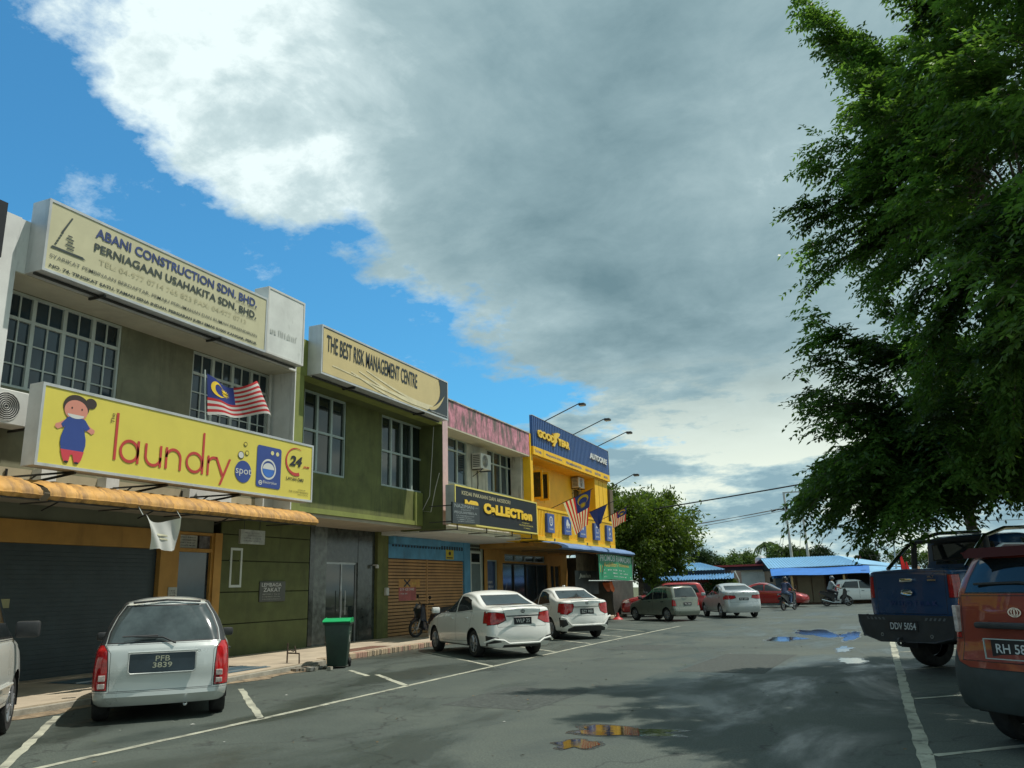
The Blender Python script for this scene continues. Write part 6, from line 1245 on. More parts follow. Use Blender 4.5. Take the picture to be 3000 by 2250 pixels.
for (x, z_) in tips:
    for dy in (0,) if z_ > 4 else (0, .8):
        yq = 15 + random.uniform(-.6, .6) + dy; f_ = yq / 15; T = Vector((x * f_, yq, 1.5 + (z_ - 1.5) * f_)); h = min(hubs, key=lambda q: (Vector(q) - T).length); seg.append((Vector(h), T, .030))
        T2 = T.lerp(Vector(h), .25) + Vector((.2, random.uniform(-.9, .9), random.uniform(-.25, .15))); seg.append((Vector(h), T2, .02))
cen = Vector((4.7, 14.6, 7.6)); rad = Vector((5.2, 6.0, 6.2))
for i in range(300):
    v = Vector((random.gauss(0, 1), random.gauss(0, 1), random.gauss(0, 1))).normalized(); k = random.uniform(.55, 1.0) ** .6; T = cen + Vector((v.x * rad.x, v.y * rad.y, v.z * rad.z)) * k
    if T.z < 2.6 + max(0, 14 - T.y) * .45: continue
    if T.x < .2 + .2 * abs(T.y - 15): T.x = random.uniform(.5, 2.5)
    if T.z > 9.6 and T.x < 1.3: T.x += 1.2
    h = min(hubs, key=lambda q: (Vector(q) - T).length + random.uniform(0, 1.2)); seg.append((Vector(h), T, .022))
for i in range(70):
    T = Vector((random.uniform(.9, 5.5), random.uniform(12.5, 18.5), random.uniform(2.9, 5.2))); h = min(hubs, key=lambda q: (Vector(q) - T).length + random.uniform(0, 1.0)); seg.append((Vector(h), T, .02))
# a bough nearer the camera at the upper right
for q in ((1.25, 9.6, 4.75), (1.5, 9.3, 4.2), (1.65, 9.0, 3.75), (1.3, 10.2, 5.3), (1.9, 8.8, 5.2), (2.1, 8.6, 6.2), (1.7, 9.5, 6.6), (1.5, 10.0, 7.4)): seg.append((Vector((4.0, 12.2, 6.2)), Vector(q), .02))
limb(wood, hubs[5], (4.0, 12.2, 6.2), .05, .04)
P_, D_, L__ = [], [], []
for (a, b, r) in seg:
    pts = limb(wood, a, b, r, .006, .25, .10, 6); ln_ = (b - a).length; d = (b - a).normalized(); nt = int(22 + ln_ * 19)
    for k in range(nt):
        t = random.uniform(.22, 1.0) ** .7; p = pts[min(5, int(t * 6))].lerp(pts[min(6, int(t * 6) + 1)], t * 6 % 1) if t < 1 else pts[6]
        az = random.gauss(0, .75); dd = Vector((d.x, d.y, d.z * .35)); dd = Vector((dd.x * math.cos(az) - dd.y * math.sin(az), dd.x * math.sin(az) + dd.y * math.cos(az), dd.z + random.uniform(-.30, .18))).normalized()
        P_.append(tuple(p + Vector((random.gauss(0, .05), random.gauss(0, .05), random.gauss(0, .12))))); D_.append(tuple(dd)); L__.append(random.uniform(.30, .62))
wood.build('trunk', bark, T1, smooth=True)
lp, ldv = twigs(np.array(P_), np.array(D_), np.array(L__), 8, .1, .04); n = len(lp)
upn = np.tile(np.array([0, 0, 1.0]), (n, 1)); leaf_mesh('crown', lp, ldv, rng.uniform(.08, .14, n), rng.uniform(.036, .056, n), leaf_a, T1, upn)
print('big tree leaves', n)
# ---- clumped trees
def tree(name, label, c, r, trunk_base, nclump, per, size, m_, tr=.16, cs=.5, flat=.75, cat='tree', group=None, hollow=.5, limbs=8):
    t = thing(name, label, cat, (0, 0, 0), 0, group); w_ = MB(); c = Vector(c); r = Vector(r); tb = Vector(trunk_base); top = Vector((c.x, c.y, c.z - r.z * .35)); limb(w_, tb, top, tr, tr * .6, 0, .05)
    C_ = []
    for i in range(nclump):
        v = Vector((random.gauss(0, 1), random.gauss(0, 1), random.gauss(0, 1) + .15)).normalized(); k = random.uniform(hollow, 1.0); lump = 1 + .45 * noise.noise(v * 2.2 + c)
        C_.append((c.x + v.x * r.x * k * lump, c.y + v.y * r.y * k * lump, c.z + v.z * r.z * k * lump))
    for q in random.sample(C_, min(limbs, nclump)): limb(w_, top, q, tr * .35, .02, .1)
    w_.build('trunk', bark, t, smooth=True); C_ = np.array(C_); n = nclump * per; idx = np.repeat(np.arange(nclump), per); off = rng.normal(size=(n, 3)) * np.array([1, 1, flat]) * cs * rng.uniform(.4, 1.1, (nclump, 1))[idx]
    P = C_[idx] + off; out = unit(P - np.array(c)); D = unit(out * .7 + rng.normal(size=(n, 3)) * .6 + np.array([0, 0, -.25])); leaf_mesh('crown', P, D, rng.uniform(.7, 1.3, n) * size, rng.uniform(.35, .5, n) * size, m_, t); return t
tree('street_tree', 'full rounded tree with yellow green leaves at the end of the shop row', (-13.3, 50.5, 4.5), (3.7, 3.4, 2.85), (-13.2, 50.2, 0), 330, 170, .24, leaf_b, .2, .46, limbs=34, hollow=.35)
BG = 'trees behind the low roofs'
for k, (lab, c, r, m_) in enumerate((('dark rounded tree just right of the street tree', (-16.0, 86, 3.3), (1.7, 1.8, 1.5), leaf_d), ('bright green bush tree between the two dark crowns', (-13.9, 88, 2.9), (1.7, 1.5, 1.1), leaf_c), ('light green tree left of the palm', (-11.5, 84, 3.2), (1.4, 1.5, 1.15), leaf_c), ('broad light green tree under the palm', (-9.2, 92, 3.0), (2.2, 2, 1.2), leaf_c), ('bright crown left of the twin utility poles', (-7.6, 84, 3.5), (1.5, 1.6, 1.35), leaf_c), ('green crown between the twin utility poles', (-6.2, 84, 3.3), (1.2, 1.4, 1.1), leaf_c), ('small dark tree right of the twin utility poles', (-4.6, 84, 3.5), (1.0, 1.2, .9), leaf_d), ('narrow dark conifer beside the red signboard', (-.25, 82, 2.9), (.5, .5, 1.3), leaf_d), ('hazy tree far right seen through the pickup bar', (4.6, 90, 3.0), (3.0, 2, 1.3), leaf_c), ('low trees behind the pickup cab', (9.5, 88, 2.8), (3.4, 2, 1.7), leaf_c))):
    tree('background_tree', lab, c, r, (c[0], c[1], 0), 60, 110, .26, m_, .12, .34, group=BG, limbs=5)
tree('background_tree', 'low dark trees joining the crowns behind the blue roof', (-11, 95, 1.6), (9, 2, 1.5), (-11, 95, 0), 170, 70, .32, leaf_d, .12, .6, group=BG, limbs=4)
# ---- palm
pt = thing('palm_tree', 'coconut palm rising over the light green trees', 'palm tree'); w_ = MB(); w_.tube([(-9.6, 88, 0), (-9.65, 88, 2.5), (-9.7, 88, 5.2)], [.16, .12, .10], 8); w_.build('trunk', bark, pt, smooth=True); lp_, ld_ = [], []
fr_mb = MB()
for k in range(15):
    az = 2 * PI * k / 15 + random.uniform(-.2, .2); el = random.uniform(-.1, 1.1); ln_ = random.uniform(1.35, 1.8); prev = Vector((-9.7, 88, 5.2)); pts = [prev]
    for i in range(1, 9):
        t = i / 8; d = Vector((math.cos(az) * math.cos(el - 1.7 * t), math.sin(az) * math.cos(el - 1.7 * t), math.sin(el - 1.7 * t))); prev = prev + d * ln_ / 8; pts.append(prev)
        for s_ in (1, -1):
            for q in range(3): sd = d.cross(Vector((0, 0, 1))).normalized() * s_; lp_.append(tuple(prev - d * ln_ / 8 * q / 3)); ld_.append(tuple((sd * .7 + d * .5 + Vector((0, 0, -.65))).normalized()))
    fr_mb.tube(pts, [.03] * 5 + [.015] * 4, 4)
fr_mb.build('fronds', leaf_c, pt); n = len(lp_); leaf_mesh('leaflets', np.array(lp_), np.array(ld_), rng.uniform(.35, .5, n), np.full(n, .07), leaf_c, pt)
# ---- potted plants before the low shop
for k, (x, y_) in enumerate(((-8.9, 53.8), (-8.3, 53.7), (-9.5, 53.9))): tree('potted_plant', ('leafy plant in front of the right end of the low shop', 'pale leafy plant nearest the white post', 'leafy plant beside the red door of the low shop')[k], (x, y_, 1.35), (.42, .35, .45), (x, y_, 0), 22, 40, .16, leaf_c, .03, .16, cat='plant', limbs=4)
# ================================================================== far buildings
rblue = mat('light_blue_metal_roof', (.20, .42, .62), .45, var=.08, streak=.25, scol=(.12, .25, .4), sscale=(.5, .5, .5)); tarp = mat('blue_tarpaulin', (.025, .16, .50), .5, var=.1); tan_p = mat('tan_wall', (.36, .24, .16), .85, var=.1, streak=.4, scol=(.18, .12, .08)); shb = mat('beige_metal_shutter', (.30, .25, .15), .6, var=.1)
def roofsheet(parent, a, b, c, d, n, m_, name='roof', ridge=.035):
    """corrugated sheet over quad a b (eave) c d (ridge)"""
    a, b, c, d = map(Vector, (a, b, c, d)); mb = MB(); up = Vector((0, 0, ridge))
    for i in range(n):
        t0, t1, t2 = i / n, (i + .7) / n, (i + 1) / n
        A0, A1, A2 = a.lerp(b, t0), a.lerp(b, t1), a.lerp(b, t2); D0, D1, D2 = d.lerp(c, t0), d.lerp(c, t1), d.lerp(c, t2)
        mb.face([A0, A1, D1, D0]); mb.face([A1, A1 + up, D1 + up, D1]); mb.face([A1 + up, A2 + up, D2 + up, D1 + up]); mb.face([A2 + up, A2, D2, D2 + up])
    return mb.build(name, m_, parent)
H1 = thing('house', 'tan house with a two tone blue roof across the end of the road', 'house')
mb = MB(); mb.prism([(-5.2, 60.6), (2.6, 60.4), (3.2, 68.0), (-8.7, 68.4)], lambda u, v, d: (u, v, d), 0, 2.30); mb.build('wall', tan_p, H1)
mb = MB(); mb.face([(-5.25, 60.55, 2.3), (-8.75, 68.4, 2.3), (-7.35, 64.5, 3.1)]); mb.build('gable', mat('dark_gable', (.04, .045, .05), .8), H1)
roofsheet(H1, (-6.7, 60.7, 2.42), (-.6, 60.6, 2.48), (-2.2, 64.5, 3.22), (-7.6, 64.5, 3.22), 30, rblue); roofsheet(H1, (-9.3, 68.6, 2.42), (-2.0, 68.6, 2.42), (-2.2, 64.5, 3.22), (-7.6, 64.5, 3.22), 30, rblue); mb = MB(); mb.face([(-.6, 60.6, 2.5), (2.6, 66, 2.3), (-2.2, 64.5, 3.24)]); mb.face([(2.6, 66, 2.3), (-2.0, 68.6, 2.44), (-2.2, 64.5, 3.24)]); mb.build('roof_hip', rblue, H1)
cloth('roof_tarpaulin', lambda u, v: (-6.3 + 6.1 * u - .3 * v * (1 - u) + .0, 58.4 + 2.3 * v, 1.90 + .50 * v + .025 * math.sin(9 * u) - .02 * math.sin(PI * v)), 24, 6, tarp, H1)
cloth('side_awning', lambda u, v: (-.25 + 2.9 * u, 58.5 + 2.3 * v, 1.82 + .58 * v - .1 * u), 10, 4, rblue, H1)
for a, b in ((-4.85, -3.95), (-3.9, -3.1)): boxo('shutter', shb, H1, a, b, 60.36, 60.5, .1, 1.86)
boxo('opening', under, H1, -3.0, -1.9, 60.34, 60.4, .1, 1.86); boxo('opening', under, H1, -1.6, 2.4, 60.32, 60.36, .5, 1.86)
for x in (-5.1, -1.85, .4): boxo('post', mat('yellow_post', (.5, .33, .14), .7), H1, x, x + .12, 58.6, 58.72, 0, 1.86)
roofsheet(H1, (-6.35, 59.0, 1.72), (-5.3, 59.0, 1.72), (-5.3, 60.2, 2.08), (-6.35, 60.2, 2.08), 7, rblue, 'small_awning'); boxo('kiosk', mat('blue_grey_kiosk', (.10, .16, .20), .6, var=.4, scale=2), H1, -6.2, -5.3, 59.6, 60.3, 0, 1.75)
for x in (-7.55,): boxo('vent', under, H1, -7.0, -6.8, 63.6, 63.75, 1.5, 1.85)
H2 = thing('low_shop', 'low shop with pale blue roof and ribbed blue awning behind the silver sedan', 'shop')
boxo('wall', mat('dark_brown_wall', (.07, .055, .045), .8, var=.2), H2, -14.4, -8.5, 55.6, 60, 0, 2.3); roofsheet(H2, (-14.2, 54.6, 2.38), (-8.7, 54.6, 2.36), (-11.0, 58.4, 2.92), (-14.2, 58.4, 2.98), 26, rblue); boxo('fascia', mat('dark_fascia', (.03, .045, .07), .7), H2, -14.2, -8.75, 54.62, 54.7, 2.0, 2.35)
roofsheet(H2, (-14.2, 53.3, 1.76), (-8.0, 53.3, 1.78), (-8.2, 54.6, 2.10), (-14.2, 54.6, 2.06), 34, tarp if False else mat('ribbed_blue_awning', (.10, .26, .48), .5, var=.1), 'awning', .05)
fm = MB(); fm.box(-11.15, -11.05, 55.5, 55.62, 0, 1.75); fm.box(-9.95, -9.85, 55.5, 55.62, 0, 1.75); fm.box(-11.05, -9.95, 55.5, 55.62, 1.6, 1.75); fd = fm.build('door', mat('red_door_frame', (.30, .07, .05), .6), H2)
mb = MB()
for k in range(8): mb.box(-11.02 + k * .14, -11.0 + k * .14, 55.52, 55.54, .1, 1.6)
for k in range(9): mb.box(-11.04, -9.96, 55.50, 55.52, .2 + k * .16, .22 + k * .16)
mb.build('grille', metal_g, fd); boxo('hung_box', mat('red_plastic', (.5, .03, .03), .5), H2, -9.75, -9.45, 54.9, 55.1, 1.45, 1.75)
wp = thing('leaning_post', 'white post leaning between the low shop and the tan house', 'post'); MB().tube([(-7.85, 54.5, 0), (-7.9, 54.5, 1.7), (-8.12, 54.5, 2.25)], .05, 6).build('post', frame_w, wp)
H3 = thing('far_shop', 'far building with a long red roof edge and round water tank behind the low shop', 'building'); boxo('wall', white_p, H3, -11.5, -7.6, 66, 71, 0, 2.5); boxo('roof', mat('red_roof_edge', (.38, .05, .05), .5), H3, -11.8, -7.3, 65.2, 71, 2.72, 2.86); boxo('fascia', mat('navy_fascia', (.03, .04, .09), .6), H3, -11.6, -7.5, 65.6, 65.8, 2.45, 2.72)
MB().lathe([(0, 2.9), (.42, 2.9), (.45, 3.1), (.42, 3.35), (.2, 3.5), (0, 3.52)], 16, (-7.9, 67, 0)).build('water_tank', metal_g, H3, smooth=True)
# red signboard
sx = thing('signboard', 'small red and dark square signboard on a pole above the blue roof', 'sign'); boxo('board', mat('dark_red_board', (.28, .03, .05), .5), sx, -1.44, -.88, 79.9, 80, 2.72, 3.52); boxo('pole', metal_g, sx, -1.2, -1.12, 79.92, 79.98, 0, 2.72); shape([[(-1.38, 2.85), (-1.28, 2.80), (-.95, 3.38), (-1.04, 3.44)], [(-1.36, 3.38), (-1.27, 3.44), (-.95, 2.86), (-1.04, 2.80)]], lambda u, v, d: (u, 79.9 - d, v), navy, sx, .01, 'cross_emblem')
# ---- utility poles
cpole = mat('concrete_pole', (.50, .50, .47), .8, var=.08)
up_ = thing('utility_pole', 'twin concrete utility poles joined by crossarms', 'utility pole'); MB().tube([(-6.2, 75, 0), (-6.36, 75, 9.07)], [.13, .09], 8).build('pole', cpole, up_); MB().tube([(-4.85, 75, 0), (-5.03, 75, 9.04)], [.13, .09], 8).build('pole', cpole, up_)
boxo('crossarm', cpole, up_, -6.45, -4.95, 74.93, 75.03, 9.0, 9.12); MB().tube([(-7.55, 75, 7.5), (-6.9, 75, 7.66), (-5.9, 75, 7.6), (-4.7, 75, 7.66)], .07, 6).build('crossarm', metal_d, up_)
for x in (-7.5, -7.1, -6.6, -5.6, -4.75): MB().lathe([(.0, 7.4), (.05, 7.4), (.06, 7.48), (.05, 7.56), (0, 7.58)], 8, (x, 74.9, .15)).build('insulator', frame_w, up_)
def wire(name, label, pts, r=.02, group=None, sag=.2):
    P = [Vector(p) for p in pts]; out = []
    for a, b in zip(P, P[1:]):
        for i in range(12): t = i / 12; q = a.lerp(b, t); q.z -= sag * 4 * t * (1 - t); out.append(q)
    out.append(P[-1]); o = MB().tube(out, r, 4).build(name, mat('wire_black', (.02, .02, .02), .7, var=0), None); return tag(o, label, 'wire', group)
wire('power_line', 'thick overhead cable crossing the sky between the street tree and the big tree', [(-30, 62, 6.2), (.9, 39, 6.15), (14, 29, 6.6)], .035, sag=.25)
for k, (x0, zl, zr) in enumerate(((-7.55, 5.45, 7.55), (-6.9, 5.05, 7.7), (-6.0, 4.85, 7.6))): wire('power_line', ('upper', 'middle', 'lower')[k] + ' thin wire running left from the twin utility poles', [(x0, 75, zr), (-28, 57, zl - 1.0)], .022, 'wires left of the twin poles', .3)
for k, (xa, xb, zb_) in enumerate(((-6.3, -8.0, 4.2), (-6.25, -7.6, 4.0), (-5.0, -5.9, 4.4))): wire('guy_wire', ('outer stay wire left of the left utility pole', 'inner stay wire left of the left utility pole', 'stay wire between the twin utility poles')[k], [(xa, 75, 7.5), (xb, 75, zb_ - 2.5)], .015, None, 0)
wire('power_line', 'pair of wires running right from the twin utility poles', [(-4.8, 75, 7.6), (12, 80, 6.0)], .022, None, .4)
lp2 = thing('lamp_post', 'slim pale lamp post hidden in leaves above the pickup tailgate', 'lamp post'); MB().tube([(1.35, 60, 0), (1.5, 60, 4.7)], [.09, .05], 6).build('pole', cpole, lp2); MB().tube([(1.5, 60, 4.7), (1.2, 60, 5.0), (.7, 60, 5.05)], .04, 6).build('arm', metal_g, lp2); boxo('lamp_head', metal_g, lp2, .45, .75, 59.9, 60.1, 5.0, 5.09)
lp3 = thing('utility_pole', 'thin dark utility pole left of the lamp post with a leaning stay', 'utility pole'); MB().tube([(.37, 80, 0), (.46, 80, 4.85)], [.08, .05], 6).build('pole', metal_d, lp3); MB().tube([(.3, 80, 2.4), (-.15, 80, 3.6)], .03, 5).build('stay', metal_d, lp3); wire('power_line', 'short wires at the thin dark utility pole', [(-.2, 80, 3.55), (6, 78, 3.65)], .02, None, .05)
# red pennants behind the pickup tailgate
for k, (x, h) in enumerate(((1.0, 2.42), (1.17, 2.12))):
    rp_ = thing('pennant', ('taller red pennant behind the pickup tailgate', 'shorter red pennant behind the pickup tailgate')[k], 'pennant', (x, 35, 0), 0, 'red pennants behind the pickup'); MB().tube([(0, 0, 0), (0, 0, h)], .012, 5).build('pole', metal_d, rp_)
    cloth('cloth', lambda u, v: (.005 + .19 * u * (1 - .75 * v), .02 * math.sin(6 * v), h - .62 + .62 * v), 4, 8, mat('pennant_red', (.65, .03, .04), .7, var=.05, translucent=.3), rp_)
# ================================================================== street things
binb = mat('bin_green_black', (.018, .045, .032), .45, var=.2, scale=3, rvar=.1); binl = mat('bin_lid_green', (.01, .36, .12), .4, var=.08)
bt = thing('wheelie_bin', 'dark green wheelie bin with a bright green lid at the kerb', 'bin', (-10.60, 15.10, 0), math.radians(28)); bt.scale = (.97, .97, .93)
def frus(mb, a, b):   # (hx,hy,z) bottom/top with offsets
    (x0, y0, z0), (x1, y1, z1) = a, b; v = [(-x0, -y0, z0), (x0, -y0, z0), (x0, y0, z0), (-x0, y0, z0), (-x1, -y1, z1), (x1, -y1, z1), (x1, y1, z1), (-x1, y1, z1)]
    n = len(mb.v); mb.v += v
    for q in ((0, 3, 2, 1), (4, 5, 6, 7), (0, 1, 5, 4), (1, 2, 6, 5), (2, 3, 7, 6), (3, 0, 4, 7)): mb.f.append(tuple(n + i for i in q)); mb.mi.append(0)
mb = MB(); frus(mb, (.20, .22, .04), (.27, .32, .96)); mb.build('body', binb, bt, bevel=.025, smooth=True)
mb = MB(); frus(mb, (.29, .34, .94), (.295, .345, .99)); mb.build('rim', binb, bt, bevel=.01)
mb = MB(); mb.prism([(-.36, .992), (.33, .992), (.36, 1.01), (.30, 1.045), (.1, 1.075), (-.2, 1.08), (-.33, 1.05), (-.37, 1.01)], lambda u, v, d: (d, -u, v), -.29, .29); mb.build('lid', binl, bt, bevel=.015, smooth=True)
MB().tube([(-.22, .40, .95), (.22, .40, .95)], .018, 8).build('handle', binb, bt); boxo('handle_bracket', binb, bt, -.24, -.20, .32, .40, .93, .97); boxo('handle_bracket', binb, bt, .20, .24, .32, .40, .93, .97)
for sd in (1, -1): MB().lathe([(.03, -.02), (.09, -.025), (.10, 0), (.09, .025), (.03, .02)], 16, (sd * .23, .24, .10), 'X').build('wheel', black_m, bt)
fB = lambda u, v, d: (.268 + d + (v - .96) * .076, u, v)
text('V', fB, -.12, .0, .55, .72, wink, bt, d=.006, bold=.05, shear=.3); text('ESPA', fB, .0, .12, .55, .60, wink, bt, d=.006); scribble(fB, -.14, .1, .76, .80, wink, bt, d=.006, seed=71)
pf = thing('pipe_frame', 'bent rusty pipe stub frame sticking up at the pavement edge beside the bin', 'pipe frame'); mb = MB(); rust = mat('rusty_pipe', (.10, .07, .05), .8, var=.4, scale=15)
mb.tube([(-11.62, 14.72, .1), (-11.60, 14.70, .52)], .016, 6); mb.tube([(-11.61, 14.70, .32), (-11.22, 14.60, .32), (-11.21, 14.60, .10)], .018, 6); mb.tube([(-11.32, 14.62, .33), (-11.34, 14.60, .47)], .014, 6); mb.tube([(-11.5, 14.68, .38), (-11.40, 14.64, .36), (-11.33, 14.6, .40)], .012, 5); mb.build('pipes', rust, pf)
mb = MB()
for k in range(46):
    x, y_ = -10.95 + random.gauss(0, .22), 14.35 + random.gauss(0, .28); s_ = random.uniform(.02, .07); zc_ = .03 + s_ * .3; pts = [(x + s_ * random.uniform(.6, 1.2) * a, y_ + s_ * random.uniform(.6, 1.2) * b, max(.0, zc_ + s_ * .6 * c)) for a in (-1, 1) for b in (-1, 1) for c in (-1, 1)]
    n = len(mb.v); mb.v += pts
    for q in ((0, 1, 3, 2), (4, 6, 7, 5), (0, 4, 5, 1), (2, 3, 7, 6), (0, 2, 6, 4), (1, 5, 7, 3)): mb.f.append(tuple(n + i for i in q)); mb.mi.append(random.randrange(3))
tag(mb.build('rubble', [conc, brk[2], mat('grey_stone', (.22, .22, .2), .9)]), 'heap of broken kerb rubble beside the bin', 'rubble', kind='stuff')
mb = MB()
for k in range(260):
    x = random.uniform(-11, 1.5); y_ = random.uniform(5, 30) ; s_ = random.uniform(.012, .035); a = random.uniform(0, 6); mb.cur = random.choice((0, 0, 1, 2)); c_, s2 = math.cos(a) * s_, math.sin(a) * s_
    mb.face([(x + c_, y_ + s2, .008), (x - s2 * .5, y_ + c_ * .5, .008 + s_ * .3), (x - c_, y_ - s2, .009), (x + s2 * .5, y_ - c_ * .5, .010)])
tag(mb.build('leaf_litter', [mat('dry_leaf', (.16, .10, .04), .8), mat('paper_scrap', (.4, .4, .36), .8), mat('green_leaf_fallen', (.08, .11, .03), .8)]), 'fallen leaves and scraps scattered over the road', 'litter', kind='stuff')
# folded orange parasol with a red stand
pa = thing('parasol', 'orange parasol hood with a red stand before the green banner', 'parasol'); MB().tube([(-11.37, 38.3, .1), (-11.5, 38.0, 1.75)], .02, 6).build('pole', metal_d, pa); mb = MB(); mb.prism([(-.32, .14), (-.12, .2), (.02, .2), (.32, -.12), (.34, -.22), (.2, -.24), (-.12, -.06)], lambda u, v, d: (-11.5 + d, 37.95 + u * 1.3, 1.52 + v), -.12, .12); mb.build('canopy', mat('bright_orange_cloth', (.75, .16, .04), .7, var=.06), pa, bevel=.04, smooth=True)
MB().lathe([(0, .30), (.05, .30), (.09, .12), (.24, .03), (.26, 0)], 16, (-11.25, 38.3, 0.0)).build('stand', mat('red_plastic_stand', (.45, .03, .03), .5), pa, smooth=True)
# ================================================================== motorcycles
def motorcycle(label, x, y_, deg, paint, z0=0.0, lean=0.0, scooter=False):
    t = thing('motorcycle', label, 'motorcycle', (x, y_, z0), math.radians(deg)); t.rotation_euler = (0, lean, math.radians(deg)); r = .28; yb_, yf = -.60, .62
    for yw in (yb_, yf):
        w = MB().lathe([(r - .07, -.035), (r - .015, -.04), (r, -.015), (r, .015), (r - .015, .04), (r - .07, .035), (r - .07, -.035)], 28, (0, yw, r), 'X').build('wheel', tyre_m, t, smooth=True)
        mb = MB(); mb.lathe([(r - .075, -.02), (r - .06, -.02), (r - .06, .02), (r - .075, .02)], 24, (0, yw, r), 'X')
        for k in range(6): a = PI * k / 3 + .2; mb.tube([(0, yw, r), (0, yw + (r - .07) * math.cos(a), r + (r - .07) * math.sin(a))], .013, 5)
        mb.lathe([(0, -.05), (.045, -.05), (.045, .05), (0, .05)], 10, (0, yw, r), 'X'); mb.build('rim', alloy, w)
    MB().prism([(-.62, .62), (-.95, .80), (-.93, .84), (-.55, .80), (-.25, .78), (-.05, .66), (.06, .42), (.28, .40), (.42, .90), (.50, .90), (.42, .30), (.22, .22), (-.25, .25), (-.32, .48)], lambda u, v, d: (d, u, v), -.10, .10).build('body', paint, t, bevel=.03, smooth=True)
    MB().prism([(.36, .50), (.44, .96), (.52, .98), (.60, .84), (.54, .56)], lambda u, v, d: (d, u, v), -.15, .15).build('front_fairing', paint, t, bevel=.04, smooth=True)
    MB().prism([(-.88, .83), (-.90, .88), (-.5, .87), (-.1, .83), (-.06, .78), (-.5, .80)], lambda u, v, d: (d, u, v), -.13, .13).build('seat', black_m, t, bevel=.02, smooth=True)
    mb = MB(); mb.tube([(-.07, yf, r), (-.07, .44, .80)], .022, 6); mb.tube([(.07, yf, r), (.07, .44, .80)], .022, 6); mb.build('fork', metal_g, t)
    mb = MB(); mb.tube([(-.33, .26, 1.02), (-.12, .40, 1.0), (.12, .40, 1.0), (.33, .26, 1.02)], .014, 6); mb.tube([(-.36, .24, 1.02), (-.25, .31, 1.02)], .022, 6); mb.tube([(.36, .24, 1.02), (.25, .31, 1.02)], .022, 6); mb.build('handlebar', black_m, t)
    for sd in (1, -1): MB().tube([(sd * .24, .33, 1.02), (sd * .30, .36, 1.2)], .006, 4).build('mirror_stem', metal_d, t); MB().lathe([(0, 0), (.055, 0), (.055, .02), (0, .025)], 12, (sd * .31, .36, 1.23), 'Y').build('mirror', black_m, t)
    MB().prism([(yf - .28, r + .14), (yf - .16, r + .27), (yf + .06, r + .315), (yf + .20, r + .22), (yf + .21, r + .18), (yf + .05, r + .285), (yf - .15, r + .24)], lambda u, v, d: (d, u, v), -.055, .055).build('front_mudguard', paint, t)
    MB().prism([(yb_ - .30, r + .22), (yb_ - .34, r + .10), (yb_ - .31, r + .10), (yb_ - .25, r + .26), (yb_ + .05, r + .32), (yb_, r + .34)], lambda u, v, d: (d, u, v), -.06, .06).build('rear_mudguard', black_m, t)
    MB().tube([(.12, .1, .22), (.15, -.25, .22), (.17, -.45, .28), (.18, -.85, .40)], [.02, .025, .045, .05], 8).build('exhaust', chrome, t, smooth=True)
    MB().prism([(-.15, .20), (.18, .20), (.22, .38), (-.1, .45)], lambda u, v, d: (d, u, v), -.12, .12).build('engine', metal_g, t, bevel=.03)
    mb = MB().box(-.07, .07, -.97, -.93, .72, .80); mb.build('tail_light', lamp_r, t, bevel=.01); MB().lathe([(0, .03), (.07, .02), (.085, -.05)], 14, (0, .56, .90), 'Y').build('head_light', lamp_c, t)
    boxo('number_plate', plate_b, t, -.09, .09, -.975, -.965, .56, .68); MB().tube([(-.12, -.02, .3), (-.22, -.1, .0 + .02)], .012, 5).build('kick_stand' if lean else 'foot_peg', metal_d, t); return t
mc_dark = paintm('dark_navy_paint', (.02, .025, .04)); mc_black = paintm('gloss_black_paint', (.015, .015, .017))
motorcycle('dark scooter parked on its stand in front of the orange shutter', -13.15, 23.75, 158, mc_dark, .12, -.08)
motorcycle('dark motorcycle ridden away by the rider in navy', -4.42, 47.9, -22, mc_dark); motorcycle('black motorcycle crossing to the right with the rider in grey', -2.2, 54.2, -88, mc_black)
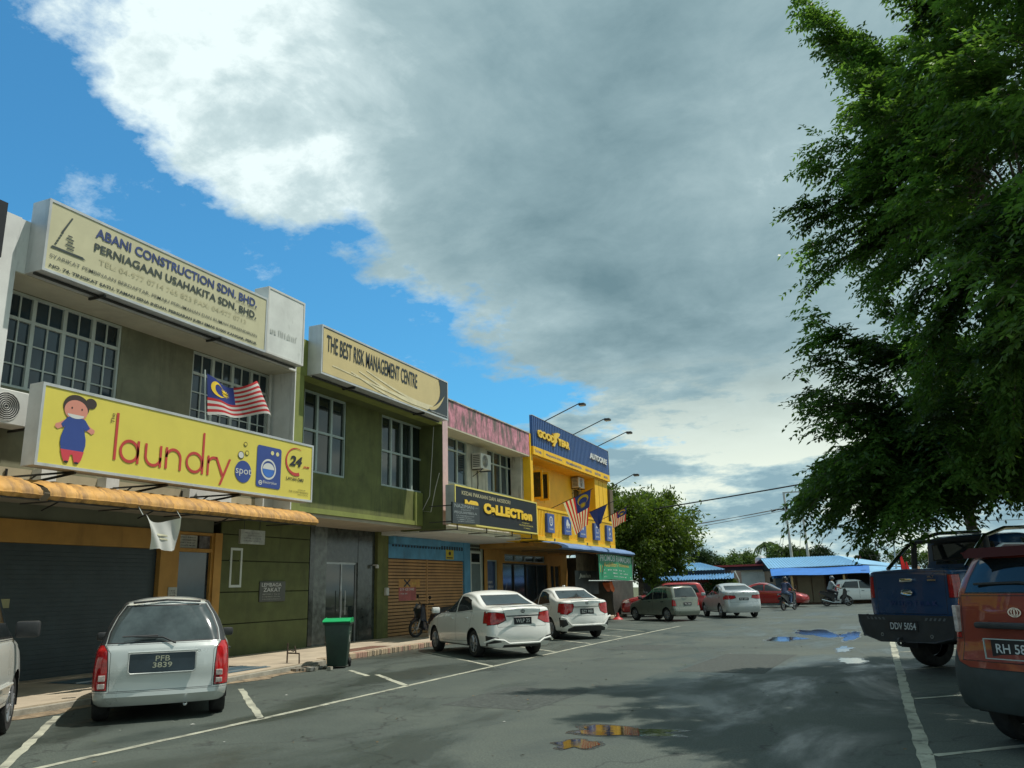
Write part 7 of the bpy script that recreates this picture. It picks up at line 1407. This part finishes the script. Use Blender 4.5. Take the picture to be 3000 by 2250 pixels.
def person(label, x, y_, deg, shirt, trousers, helmet):
    t = thing('person', label, 'person', (x, y_, 0), math.radians(deg)); mb = MB()
    def cap(a, b, r0, r1):
        a, b = Vector(a), Vector(b); d = (b - a).normalized(); mb.tube([a - d * r0 * .8, a - d * r0 * .4, a, b, b + d * r1 * .4, b + d * r1 * .8], [r0 * .45, r0 * .88, r0, r1, r1 * .88, r1 * .45], 10)
    cap((0, -.36, .95), (0, -.30, 1.12), .155, .145); cap((0, -.30, 1.10), (0, -.20, 1.34), .145, .165); cap((-.13, -.19, 1.40), (.13, -.19, 1.40), .085, .085); cap((0, -.18, 1.44), (0, -.15, 1.53), .06, .055); cap((0, -.14, 1.60), (0, -.13, 1.66), .095, .092); cap((0, -.05, 1.60), (0, -.03, 1.59), .03, .018)
    for s_ in (1, -1):
        cap((s_ * .20, -.18, 1.39), (s_ * .27, -.02, 1.17), .062, .05); cap((s_ * .27, -.02, 1.17), (s_ * .31, .22, 1.06), .046, .034); cap((s_ * .31, .24, 1.055), (s_ * .31, .31, 1.05), .036, .026)
        for q in range(4): cap((s_ * (.28 + .022 * q), .29, 1.05), (s_ * (.28 + .022 * q), .325, 1.015), .011, .009)
        cap((s_ * .10, -.34, .94), (s_ * .17, .08, .80), .095, .07); cap((s_ * .17, .08, .80), (s_ * .16, -.04, .40), .062, .042); cap((s_ * .16, -.06, .36), (s_ * .17, .12, .33), .042, .034)
    o = mb.build('body', [shirt, trousers, mat('skin_brown', (.30, .16, .09), .6), black_m], t); rm_ = o.modifiers.new('r', 'REMESH'); rm_.mode = 'VOXEL'; rm_.voxel_size = .016; sm_ = o.modifiers.new('s', 'SMOOTH'); sm_.iterations = 3
    dg = bpy.context.evaluated_depsgraph_get(); me = bpy.data.meshes.new_from_object(o.evaluated_get(dg)); o.modifiers.clear(); o.data = me
    me.materials.clear()
    for q in (shirt, trousers, MATS['skin_brown'], black_m): me.materials.append(q)
    for p in me.polygons:
        c = p.center; k = 0
        if c.z < .99: k = 1
        if c.z > 1.46 or (abs(c.x) > .26 and c.y > .04): k = 2
        if c.z < .385: k = 3
        p.material_index = k; p.use_smooth = True
    MB().lathe([(.118, 1.56), (.128, 1.62), (.122, 1.70), (.09, 1.755), (.04, 1.775), (0, 1.778)], 20, (0, -.15, 0)).build('helmet', helmet, t, smooth=True); MB().lathe([(.126, 1.575), (.131, 1.60), (.130, 1.65), (.124, 1.66)], 20, (0, -.135, 0)).build('visor', g_tint, t, smooth=True); return t
person('rider in a navy shirt and jeans seen from behind on the dark motorcycle', -4.42, 47.9, -22, mat('navy_shirt', (.035, .05, .11), .8, var=.15), mat('blue_jeans', (.10, .15, .26), .8, var=.15), mat('black_helmet', (.02, .02, .022), .25))
person('rider in a pale grey shirt and dark trousers on the black motorcycle', -2.2, 54.2, -88, mat('grey_shirt', (.26, .31, .33), .8, var=.15), mat('dark_trousers', (.025, .028, .035), .8, var=.15), mat('grey_helmet', (.10, .11, .12), .25))
